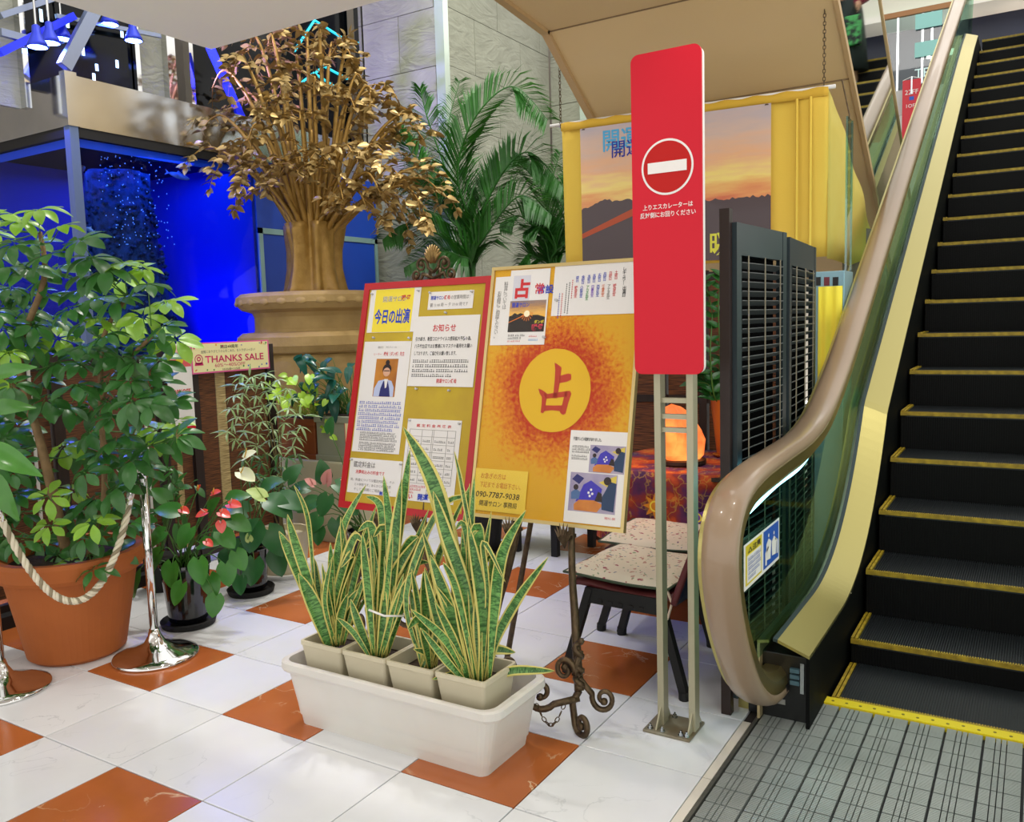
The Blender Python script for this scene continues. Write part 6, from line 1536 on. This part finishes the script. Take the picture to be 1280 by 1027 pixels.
# side cloth seen past the curtain edge
m_gcloth = leafmat('lime_cloth', '#d8cc66', '#dcd478', rough=.85, hue=.02, tr=.4)
sc_ = MB().grid(lambda u, v: V((2.205+.07*u**.5-.008*math.sin(u*24), CY+.005+1.80*u, kz(1.93+.30*u-.5*u*(1-u))*(1-v)+kz(3.03-1.26*u)*v+.008*math.sin(u*18))), 30, 6).build('side_cloth', m_gcloth, smooth=True, solid=.004); tag(sc_, 'lime yellow cloth draped along the mirrored escalator flank', 'curtain')
ag = thing('acrylic_guard', 'clear acrylic guard strip hanging on a chain beside the handrail', 'guard', (2.36, 4.05, 1.75))
p0 = PX(1066, 148, 2.36); p1 = PX(1070, 370, 2.36)
MB().box(2.34, 2.348, p0.y-.08, p0.y+.06, p1.z, p0.z).build('plate', m_clear, ag)
MB().box(2.34, 2.352, p0.y+.058, p0.y+.066, p1.z, p0.z).build('edge', glass('acrylic_edge', '#c4ecf2', .12), ag); MB().box(2.34, 2.352, p0.y-.084, p0.y-.078, p1.z, p0.z).build('edge', MATS['acrylic_edge'], ag)
MB().tube([(2.344, p0.y-.01, p0.z), (2.344, p0.y-.01, p0.z+.02), (2.30, p0.y, p0.z+.22)], .004, 5).build('chain', m_iron, ag)

# ------------------------------------------------------------------ booth back: dark frame with woven blinds, grey wall
bb_ = thing('booth_screen', 'dark brown woven blind screen behind the salt lamp table', 'screen', (1.35, 3.68, 0))
for x in (.62, 1.12, 1.40, 1.93): MB().box(x, x+.05, 3.64, 3.70, 0, 1.86).build('post', m_darkwood, bb_)
for z in (.1, 1.0, 1.8): MB().box(.62, 1.98, 3.65, 3.69, z, z+.05).build('rail', m_darkwood, bb_)
for (a, b) in ((.68, 1.11), (1.18, 1.39), (1.46, 1.93)): MB().box(a, b, 3.66, 3.672, .15, 1.8).build('woven_blind', m_weave, bb_)
gw = MB().box(1.85, 2.38, 4.9, 5.0, 0, 1.84).build('wall_booth', mat('grey_booth_wall', '#8d8984', .7)); tag(gw, 'grey partition behind the lime cloth', 'wall', kind='structure')
gw2 = MB().prism([(0, 0), (.30, 0), (.22, .38), (0, .42)], (2.10, 4.6, 1.74), (1, 0, 0), (0, 0, 1), (0, .1, 0)).build('duct_box', MATS['grey_booth_wall']); tag(gw2, 'grey sloped duct box under the yellow cloth', 'box')
ca, cb = PY(1014, 340, 3.25), PY(1054, 490, 3.25); xa_, xb_ = ca.x, cb.x
sh = thing('steel_cabinet', 'pale blue steel cabinet with dark slots behind the folding screen', 'cabinet', ((xa_+xb_)/2, 3.35, 0))
MB().box(xa_, xb_, 3.25, 3.5, 0, ca.z).build('body', mat('pale_blue_steel', '#86aebc', .35, metal=.4), sh, bevel=.004)
for k in range(3):
    q0 = PY(1019+11*k, 357, 3.25); q1 = PY(1026+11*k, 346, 3.25)
    MB().box(q0.x, q1.x, 3.246, 3.252, q0.z, q1.z).build('slot', [m_black, mat('slot_red', '#6a2430', .5), m_black][k], sh)
y0_, y1_ = PY(1022, 492, 3.23), PY(1053, 357, 3.23)
ycl = MB().grid(lambda u, v: V((y0_.x+(y1_.x-y0_.x)*u, 3.228+.007*math.sin(u*14), y0_.z+(y1_.z-y0_.z)*v)), 16, 3).build('small_cloth', mat('yellow_cloth_small', '#e6d83a', .8, col2='#ecdf4e', nscale=3), smooth=True, solid=.004); tag(ycl, 'small bright yellow cloth hanging over the steel cabinet', 'cloth')

# ------------------------------------------------------------------ folding louvre screen
m_sframe = mat('louvre_frame', '#1f2a2e', .35, col2='#26343a', nscale=3); m_slat = mat('louvre_slat', '#4a4f50', .4); m_cord = mat('louvre_cord', '#8d8672', .6); m_post = mat('louvre_post', '#24130e', .4)  # frame colour includes the teal light falling on the panels
ls = thing('louvre_screen', 'dark folding louvre screen beside the escalator newel', 'screen', (2.3, 1.9, 0))
def lpanel(a, b, zt, z0=.06):
    a, b = V(a), V(b); d = (b-a); L = d.length; d.normalize(); n = d.cross(V((0, 0, 1)))
    mid = lambda s: a+d*s
    pn = MB().bar(mid(.025)+V((0, 0, z0)), mid(.025)+V((0, 0, zt)), .05, .03, n).build('panel_frame', m_sframe, ls)
    for s in (L-.025,): MB().bar(mid(s)+V((0, 0, z0)), mid(s)+V((0, 0, zt)), .05, .03, n).build('stile', m_sframe, pn)
    for z, h in ((zt-.06, .12), (z0+.05, .10), (.88, .06)):
        MB().bar(mid(.05)+V((0, 0, z)), mid(L-.05)+V((0, 0, z)), .026, h).build('rail', m_sframe, pn)
    MB().bar(mid(.05)-n*.03+V((0, 0, (z0+zt)/2)), mid(L-.05)-n*.03+V((0, 0, (z0+zt)/2)), .004, zt-z0-.1).build('shade_backing', mat('shade_black', '#060606', .95, spec=.05), pn)  # black sheet added to stand in for the dark booth interior
    z = z0+.115; sl_ = MB().obox((0, 0, 0), d*(L/2-.052), (n*.80+V((0, 0, .42))).normalized()*.020, (n*-.42+V((0, 0, .80))).normalized()*.0016).mesh('slat', m_slat)
    while z < zt-.135:
        if abs(z-.88) > .045: inst(sl_, 'slat', pn, Matrix.Translation(mid(L/2)+V((0, 0, z))))
        z += .036
    for f in (.18, .5, .82):
        MB().bar(mid(L*f)+n*.022+V((0, 0, z0+.1)), mid(L*f)+n*.022+V((0, 0, zt-.12)), .005, .004).build('ladder_cord', m_cord, pn)
lpanel((2.300, 1.462, 0), (2.335, 2.06, 0), 1.915)
lpanel((2.338, 2.10, 0), (2.285, 2.86, 0), 1.90)
MB().box(2.258, 2.296, 1.43, 1.47, 0, 1.965).build('post', m_post, ls)

# ------------------------------------------------------------------ table with batik cloth, salt lamp, vase
tb_ = thing('round_table', 'small dark table under the batik cloth', 'table', (1.50, 3.03, 0))
for (x, y) in ((1.22, 2.72), (1.80, 2.72), (1.22, 3.35), (1.80, 3.35)): MB().box(x-.02, x+.02, y-.02, y+.02, 0, .69).build('leg', m_darkwood, tb_)
MB().box(1.14, 1.88, 2.62, 3.45, .69, .712).build('table_top', m_darkwood, tb_)
m_batik = mat('batik_cloth', '#5a1f5c', .8)
def batik(m):
    nt = m.node_tree; N = nt.nodes; L = nt.links; b = N['Principled BSDF']
    tc = N.new('ShaderNodeTexCoord'); n = N.new('ShaderNodeTexNoise'); n.inputs['Scale'].default_value = 6.5; n.inputs['Detail'].default_value = 4; L.new(tc.outputs['Object'], n.inputs['Vector'])
    rp = N.new('ShaderNodeValToRGB'); e = rp.color_ramp.elements; e[0].position = .3; e[0].color = lin('#2a1a4a'); e[1].position = .72; e[1].color = lin('#c9701a')
    for q, c in ((.42, '#5a2050'), (.52, '#8a2a18'), (.62, '#c4501a')): x = e.new(q); x.color = lin(c)
    L.new(n.outputs['Fac'], rp.inputs[0])
    v = N.new('ShaderNodeTexVoronoi'); v.feature = 'DISTANCE_TO_EDGE'; v.inputs['Scale'].default_value = 9
    nd_ = N.new('ShaderNodeTexNoise'); nd_.inputs['Scale'].default_value = 14; L.new(tc.outputs['Object'], nd_.inputs['Vector']); ma_ = N.new('ShaderNodeVectorMath'); ma_.operation = 'MULTIPLY_ADD'; ma_.inputs[1].default_value = (.16, .16, .16); L.new(nd_.outputs['Color'], ma_.inputs[0]); L.new(tc.outputs['Object'], ma_.inputs[2]); L.new(ma_.outputs[0], v.inputs['Vector'])
    mr = N.new('ShaderNodeMapRange'); mr.inputs[1].default_value = .0; mr.inputs[2].default_value = .05; mr.inputs[3].default_value = .5; mr.inputs[4].default_value = 0; L.new(v.outputs['Distance'], mr.inputs[0])
    mx = N.new('ShaderNodeMix'); mx.data_type = 'RGBA'; mx.inputs['B'].default_value = lin('#c8a23a'); L.new(mr.outputs[0], mx.inputs['Factor']); L.new(rp.outputs[0], mx.inputs['A']); L.new(mx.outputs['Result'], b.inputs['Base Color'])
batik(m_batik)
def clo(t, v):
    a = 2*math.pi*t; sx, sy = .40, .44
    c, s = math.cos(a), math.sin(a); k = (abs(c)**5+abs(s)**5)**(-.2)
    bx_, by_ = c*k*sx, s*k*sy
    if v < .5: f = v*2; return V((1.51+bx_*f, 3.03+by_*f, .722))
    f = (v-.5)*2; o = 1+.04*f+.05*f*math.sin(a*9)
    return V((1.51+bx_*o, 3.03+by_*o, .722-.40*f**1.0-.02*f))
tcl = MB().grid(clo, 96, 14).build('tablecloth', m_batik, smooth=True); tag(tcl, 'purple and orange batik cloth over the small table', 'tablecloth')
mo = [m_print_yel, mat('batik_orange', '#d88a1e', .8), mat('batik_violet', '#7a4aa8', .8)]
FB_ = Face((1.10, 2.575, .34), (1, 0, 0), (0, 0, 1)); rr = random.Random(12)
def star(F, m, par, cu, cv, r, n=8):
    F.poly('star_motif', m, par, [(cu+math.cos(math.pi*k/n)*r*(1 if k % 2 == 0 else .5), cv+math.sin(math.pi*k/n)*r*(1 if k % 2 == 0 else .5)) for k in range(2*n)], .004)
for (u, v, r, m) in ((.13, .14, .07, mo[1]), (.42, .2, .075, mo[1]), (.66, .16, .06, mo[2]), (.28, .08, .04, mo[2]), (.55, .08, .04, mo[0])): star(FB_, m, tcl, u, v, r); FB_.ring('disc_motif', mo[0], tcl, u, v, r*.42, r*.3, .006, 20)
LC = PZ(850, 577, .74); LC = V((1.545, 2.92, .724))
sl_ = thing('salt_lamp', 'glowing orange rock salt lamp on the batik cloth', 'lamp', LC)
MB().lathe([(.135, 0), (.14, .01), (.138, .028), (.12, .032), (0, .032)], LC, 32).build('base', mat('lamp_wood', '#2a1710', .5), sl_)
m_salt = mat('salt_rock', '#e8743a', .6, emit=1.0)
nt = m_salt.node_tree; N = nt.nodes; L = nt.links
tc = N.new('ShaderNodeTexCoord'); nn = N.new('ShaderNodeTexNoise'); nn.inputs['Scale'].default_value = 9; nn.inputs['Detail'].default_value = 4; L.new(tc.outputs['Object'], nn.inputs['Vector'])
rp_ = N.new('ShaderNodeValToRGB'); e = rp_.color_ramp.elements; e[0].position = .3; e[0].color = lin('#c8431a'); e[1].position = .7; e[1].color = lin('#ff9a4a'); L.new(nn.outputs['Fac'], rp_.inputs[0]); L.new(rp_.outputs[0], N['Principled BSDF'].inputs['Emission Color']); _sx = N.new('ShaderNodeSeparateXYZ'); L.new(tc.outputs['Object'], _sx.inputs[0]); _mr = N.new('ShaderNodeMapRange'); _mr.inputs[1].default_value = .02; _mr.inputs[2].default_value = .3; _mr.inputs[3].default_value = 1.5; _mr.inputs[4].default_value = .55
L.new(_sx.outputs['Z'], _mr.inputs[0]); L.new(_mr.outputs[0], N['Principled BSDF'].inputs['Emission Strength'])
rr = random.Random(14)
ph_ = [rr.random()*6 for _ in range(6)]
def rock(t, z):
    return 1+.06*math.sin(3*t+ph_[0]+z*6)+.05*math.sin(5*t+ph_[1]-z*15)+.025*math.sin(9*t+z*40)+.02*math.sin(14*t-z*22)
rk = MB().lathe([(.10, .03), (.128, .06), (.132, .14), (.122, .20), (.105, .25), (.08, .295), (.045, .33), (.0, .345)], LC, 28, rock)
for i, v in enumerate(rk.v):
    f = max(0, (v.z-LC.z-.12)/.22); v.x += f*-.045; v.y += f*-.02
    rk.v[i] = v+V((rr.uniform(-1, 1), rr.uniform(-1, 1), rr.uniform(-1, 1)))*.004
rk.build('salt_rock', m_salt, sl_)
point('salt_lamp_glow', LC+V((-.05, -.30, .22)), 2.2, (1, .35, .08), .1)
VC = V((1.70, 3.27, .724))
vs = thing('orange_vase_plant', 'tall orange vase with arching glossy green stems behind the salt lamp', 'potted plant', VC)
MB().lathe([(.055, .012), (.06, .02), (.075, .16), (.095, .34), (.098, .35), (.09, .35), (.08, .30), (0, .28)], VC, 36).build('vase', mat('orange_vase', '#c87a2c', .35, col2='#b5651c', nscale=3), vs, smooth=True)
MB().lathe([(.07, 0), (.085, .014), (.07, .014), (0, .012)], VC, 30).build('saucer', MATS['orange_vase'], vs)
me_z = blade(ovate, .085, .04, .25, .12, 6, m_leaf_zz); cv = []; d8 = dep(VC+V((0, 0, .6)))
for st in ([(893, 495), (888, 440), (890, 390), (880, 350)], [(895, 495), (900, 450), (898, 380), (903, 345)], [(888, 495), (878, 470), (872, 465)], [(890, 495), (885, 480), (868, 478)], [(897, 495), (910, 440), (915, 370)]):
    c_ = spline([VC+V((0, 0, .29))]+[PD(x, y, d8+rr.uniform(-.05, .05)) for x, y in st], 7); cv.append((c_, .006, .003))
    for i in range(6, len(c_), 2):
        d = (c_[min(i+1, len(c_)-1)]-c_[i-1]).normalized()
        for s in (-1, 1): inst(me_z, 'leaf', vs, orient(c_[i], d*.7+(RT*s*.8+V((0, 0, -.1))), -FW*.6+UP*.5, rr.uniform(.8, 1.15)))
stems('stem', cv, m_stem_gr, vs, 1, 6)
fg = thing('carved_figurine', 'small carved stone figurine beside the orange vase', 'figurine', (1.83, 3.05, .724))
MB().lathe([(.04, 0), (.045, .02), (.03, .05), (.035, .08), (.022, .11), (.028, .135), (.02, .16), (0, .17)], (1.83, 3.05, .724), 16, lambda t, z: 1+.1*math.sin(4*t+z*30)).build('figure_body', m_urn, fg, smooth=True)
MB().lathe([(.05, -.012), (.05, 0), (.04, .002)], (1.83, 3.05, .724+.012), 16).build('stand', m_darkwood, fg)

# ------------------------------------------------------------------ chairs with floral cushions
m_navyc = mat('navy_shell', '#10172c', .55, col2='#151d36', nscale=4); m_maroon = mat('maroon_trim', '#5a1f22', .5); m_floral = mat('floral_cushion', '#d9cdb4', .85)
def floral(m):
    nt = m.node_tree; N = nt.nodes; L = nt.links; b = N['Principled BSDF']
    tc = N.new('ShaderNodeTexCoord'); src = lin('#d8ceb6'); prev = None
    nz = N.new('ShaderNodeTexNoise'); nz.inputs['Scale'].default_value = 30; L.new(tc.outputs['Object'], nz.inputs['Vector']); dv = N.new('ShaderNodeVectorMath'); dv.operation = 'MULTIPLY_ADD'; dv.inputs[1].default_value = (.05, .05, .05); L.new(nz.outputs['Color'], dv.inputs[0]); L.new(tc.outputs['Object'], dv.inputs[2])
    for sc2, th, col in ((17, .20, '#b48a78'), (21, .17, '#9a4a56'), (27, .15, '#5a6680'), (31, .19, '#8a9a76')):
        v = N.new('ShaderNodeTexVoronoi'); v.inputs['Scale'].default_value = sc2; L.new(dv.outputs[0], v.inputs['Vector'])
        g = N.new('ShaderNodeMath'); g.operation = 'LESS_THAN'; g.inputs[1].default_value = th; L.new(v.outputs['Distance'], g.inputs[0])
        mx = N.new('ShaderNodeMix'); mx.data_type = 'RGBA'; mx.inputs['B'].default_value = lin(col); L.new(g.outputs[0], mx.inputs['Factor'])
        if prev: L.new(prev, mx.inputs['A'])
        else: mx.inputs['A'].default_value = src
        prev = mx.outputs['Result']
    L.new(prev, b.inputs['Base Color'])
floral(m_floral)
def chair(label, cx, cy, rot, clabel):
    t = thing('stacking_chair', label, 'chair', (cx, cy, 0), 'chairs at the batik table')
    Mx = Matrix.Translation((cx, cy, 0)) @ Matrix.Rotation(rot, 4, 'Z')
    def tr(mb): mb.v = [Mx @ v for v in mb.v]; return mb
    # local: faces -X, backrest at +X
    tr(MB().grid(lambda u, v: V((-.26+.50*u, -.25+.50*v, .415+.018*math.cos(u*5)-.03*(abs(v-.5)*2)**4*0+.02*(1-u)**4*-1)), 10, 10)).build('seat', m_maroon, t, smooth=True, solid=.022)
    def bk(u, v):
        y = (-.26+.52*v)*(1-.10*u**3); return V((.235+.15*u+.05*(1-(2*v-1)**2)*u**.6, y, .395+.44*u-.06*u**2*abs(2*v-1)**3))
    tr(MB().grid(bk, 12, 14)).build('backrest', m_navyc, t, smooth=True, solid=.026)
    edge = [V(bk(u/12, 0)) for u in range(13)]+[V(bk(1, v/14)) for v in range(1, 15)]+[V(bk(1-u/12, 1)) for u in range(1, 13)]
    tr(MB().tube(edge, .015, 8)).build('backrest_rim', m_maroon, t, smooth=True)
    for s in (-1, 1):
        y = s*.245
        tr(MB().prism([(-.19, .335), (.19, .335), (.17, .405), (-.17, .405)], (0, y-.014, 0), (1, 0, 0), (0, 0, 1), (0, .028, 0))).build('side_yoke', m_blackm, t)
        for q in range(5): tr(MB().box(-.12+.05*q, -.10+.05*q, y-.018, y-.012, .345, .358)).build('rib', m_blackm, t)
        for sx in (-1, 1): 
            tr(MB().bar((sx*.165, y, .40), (sx*.285, y+s*.02, .012), .034, .034, (0, 1, 0))).build('leg', m_blackm, t)
            tr(MB().tube([(sx*.282, y+s*.02, .0), (sx*.280, y+s*.02, .035)], .024, 10)).build('rubber_foot', m_blackm, t)
    tr(MB().bar((.0, -.24, .36), (.0, .24, .36), .03, .03)).build('cross_bar', m_blackm, t)
    # cushion
    c = thing('seat_cushion', clabel, 'cushion', Mx @ V((-.03, 0, .43)), 'floral seat cushions')
    def cu(u, v, s):
        ex = 1-abs(2*u-1)**6; ey = 1-abs(2*v-1)**6
        return V((-.29+.50*u, -.26+.52*v, .452+s*.028*(ex*ey)**.5+s*.004*math.sin(u*13)*math.sin(v*13)+.006*math.cos(5*u)))
    mb = MB().grid(lambda u, v: cu(u, v, 1), 20, 20); mb.grid(lambda u, v: cu(u, 1-v, -.7), 20, 20); tr(mb).build('pad', m_floral, c, smooth=True)
    per = [cu(u/10, 0, 0) for u in range(11)]+[cu(1, v/10, 0) for v in range(1, 11)]+[cu(1-u/10, 1, 0) for u in range(1, 11)]+[cu(0, 1-v/10, 0) for v in range(1, 10)]
    tr(MB().tube(per, .006, 6, closed=True)).build('piping', mat('green_piping', '#3a4a34', .7), c, smooth=True)
    for s in (-1, 1): tr(MB().tube([(.20, s*.25, .45), (.23, s*.265, .40), (.21, s*.27, .33)], .006, 5)).build('tie', mat('cushion_tie', '#d0b8a4', .8), c)
    return t
chair('navy shell chair with floral cushion nearest the sign posts', 1.82, 1.76, R(-3), 'floral cushion on the nearest navy chair')
chair('navy shell chair half hidden beside the batik table', 1.70, 2.33, R(4), 'floral cushion on the chair by the batik table')
# low dark bench under the boards
bn_ = thing('dark_bench', 'low dark bench with straight legs behind the yellow board', 'bench', (.35, 3.3, 0))
MB().box(.02, .72, 3.1, 3.5, .25, .31).build('bench_top', m_blackm, bn_, bevel=.005)
for (x, y) in ((.27, 3.14), (.57, 3.14), (.06, 3.46), (.68, 3.46)): MB().box(x-.02, x+.025, y-.02, y+.025, 0, .25).build('leg', m_blackm, bn_)

# ------------------------------------------------------------------ person at the head of the escalator, seen in the mirror
pp_ = V((3.31, 9.55, Z1+DZ*19)); pe = thing('person', 'person in a maroon sweater and long dark skirt carrying bags, reflected in the mirrored flank', 'person', pp_)
me = bpy.data.meshes.new('body'); J = {'pelvis': (0, 0, .92), 'waist': (0, .01, 1.06), 'chest': (0, 0, 1.26), 'neck': (0, .01, 1.43), 'head': (0, -.02, 1.52), 'crown': (0, -.01, 1.66),
     'shl': (-.17, 0, 1.36), 'ell': (-.24, .02, 1.10), 'wrl': (-.16, -.18, .94), 'shr': (.17, 0, 1.36), 'elr': (.25, .02, 1.10), 'wrr': (.10, -.20, 1.0), 'hpl': (-.09, 0, .88), 'knl': (-.09, -.02, .48), 'anl': (-.09, .02, .09), 'tol': (-.09, -.12, .035),
     'hpr': (.09, 0, .88), 'knr': (.09, -.02, .48), 'anr': (.09, .02, .09), 'tor': (.09, -.12, .035)}
E_ = [('pelvis', 'waist'), ('waist', 'chest'), ('chest', 'neck'), ('neck', 'head'), ('head', 'crown'), ('chest', 'shl'), ('shl', 'ell'), ('ell', 'wrl'), ('chest', 'shr'), ('shr', 'elr'), ('elr', 'wrr'), ('pelvis', 'hpl'), ('hpl', 'knl'), ('knl', 'anl'), ('anl', 'tol'), ('pelvis', 'hpr'), ('hpr', 'knr'), ('knr', 'anr'), ('anr', 'tor')]
RD = {'pelvis': .13, 'waist': .12, 'chest': .14, 'neck': .05, 'head': .085, 'crown': .07, 'sh': .062, 'el': .045, 'wr': .032, 'hp': .085, 'kn': .055, 'an': .038, 'to': .035}
nm_ = list(J); me.from_pydata([J[k] for k in nm_], [(nm_.index(a), nm_.index(b)) for a, b in E_], [])
bo = bpy.data.objects.new('body', me); COL.objects.link(bo); bo.parent = pe; me.materials.append(mat('skin', '#c99a7c', .6))
sk = bo.modifiers.new('skin', 'SKIN')
for i, k in enumerate(nm_): r_ = RD.get(k, RD.get(k[:2], .05)); me.skin_vertices[0].data[i].radius = (r_, r_)
me.skin_vertices[0].data[0].use_root = True
bo.modifiers.new('sub', 'SUBSURF').levels = 1
ORG[bo] = pp_
m_sweater = mat('maroon_sweater', '#7a1c34', .85, col2='#8a2440', nscale=20); m_skirt = mat('dark_skirt', '#24302e', .85)
MB().lathe([(.185, .66), (.175, .80), (.165, .98), (.165, 1.1), (.19, 1.25), (.20, 1.34), (.12, 1.42), (.065, 1.45)], pp_, 24, lambda t, z: 1-.22*abs(math.sin(t))).build('sweater', m_sweater, pe, smooth=True)
for s, pts_ in ((-1, [J['shl'], J['ell'], J['wrl']]), (1, [J['shr'], J['elr'], J['wrr']])): MB().tube(spline([pp_+V(p) for p in pts_], 6), [.08-.002*i for i in range(13)], 10).build('sleeve', m_sweater, pe, smooth=True)
MB().lathe([(.24, .20), (.22, .5), (.185, .85), (.16, 1.0)], pp_, 36, lambda t, z: 1+.05*math.sin(t*11)*(1.1-z)).build('skirt', m_skirt, pe, smooth=True)
MB().lathe([(.0, 1.70), (.06, 1.69), (.098, 1.62), (.102, 1.53), (.09, 1.45), (.06, 1.44)][::-1], pp_+V((0, .02, 0)), 20).build('hair', mat('dark_hair', '#1c1614', .6), pe, smooth=True)
for s in (-1, 1):
    MB().tube([pp_+V((s*.09, .03, .04)), pp_+V((s*.09, -.06, .04)), pp_+V((s*.09, -.14, .03))], [.042, .045, .035], 10).build('shoe', m_white, pe, smooth=True)
    MB().lathe([(0, -.008), (.01, -.004), (.01, .004), (0, .008)], pp_+V((s*.032, -.100, 1.56)), 8).build('eye', m_black, pe)
MB().tube([pp_+V((0, -.10, 1.55)), pp_+V((0, -.122, 1.52))], [.008, .014], 6).build('nose', MATS['skin'], pe, smooth=True)
for (w0, hnd, sg_) in ((J['wrl'], (-.1, -.3, -1), -1), (J['wrr'], (-.9, -.5, -.1), 1)):
    b_ = pp_+V(w0); d = V(hnd).normalized(); sdv = d.cross(V((.2, .9, .4))).normalized(); sd_ = sdv.cross(d).normalized()
    mb = MB().tube([b_, b_+d*.04, b_+d*.08], [.028, .036, .032], 8)
    for q in range(4):
        f0 = b_+d*.075+sd_*(-.024+.016*q); ln = (.055, .068, .064, .05)[q]; mb.tube([f0, f0+d*ln*.5, f0+d*ln*.85+sdv*.018], [.0088, .008, .006], 6)
    t0 = b_+d*.03+sd_*sg_*.03; mb.tube([t0, t0+d*.03+sd_*sg_*.02, t0+d*.055+sd_*sg_*.02], [.01, .009, .007], 6)
    mb.build('hand', MATS['skin'], pe, smooth=True)
hb = thing('tote_bag', 'black tote bag with bright fruit print carried by the person', 'bag', pp_+V((-.12, -.25, .42)))
MB().obox(pp_+V((-.12, -.25, .60)), (.09, 0, 0), (0, .05, 0), (0, 0, .17)).build('bag_body', mat('fruit_print', '#11141a', .7, col2='#4aa85a', nscale=16, namt=.3), hb, bevel=.02)
MB().tube([pp_+V((-.18, -.25, .77)), pp_+V((-.14, -.2, .92)), pp_+V((-.06, -.25, .77))], .008, 6).build('handle', m_blackm, hb)
hb = thing('blue_bag', 'blue shoulder bag held against the maroon sweater', 'bag', pp_+V((.2, -.18, .62)))
MB().lathe([(.02, -.13), (.12, -.09), (.14, 0), (.11, .1), (.03, .12)], pp_+V((.2, -.18, .76)), 20).build('bag_body', mat('blue_fabric', '#1f5aa8', .7), hb, smooth=True)
MB().tube([pp_+V((.2, -.18, .88)), pp_+V((.17, -.12, 1.2)), pp_+V((.1, .0, 1.44))], .009, 6).build('strap', MATS['blue_fabric'], hb)
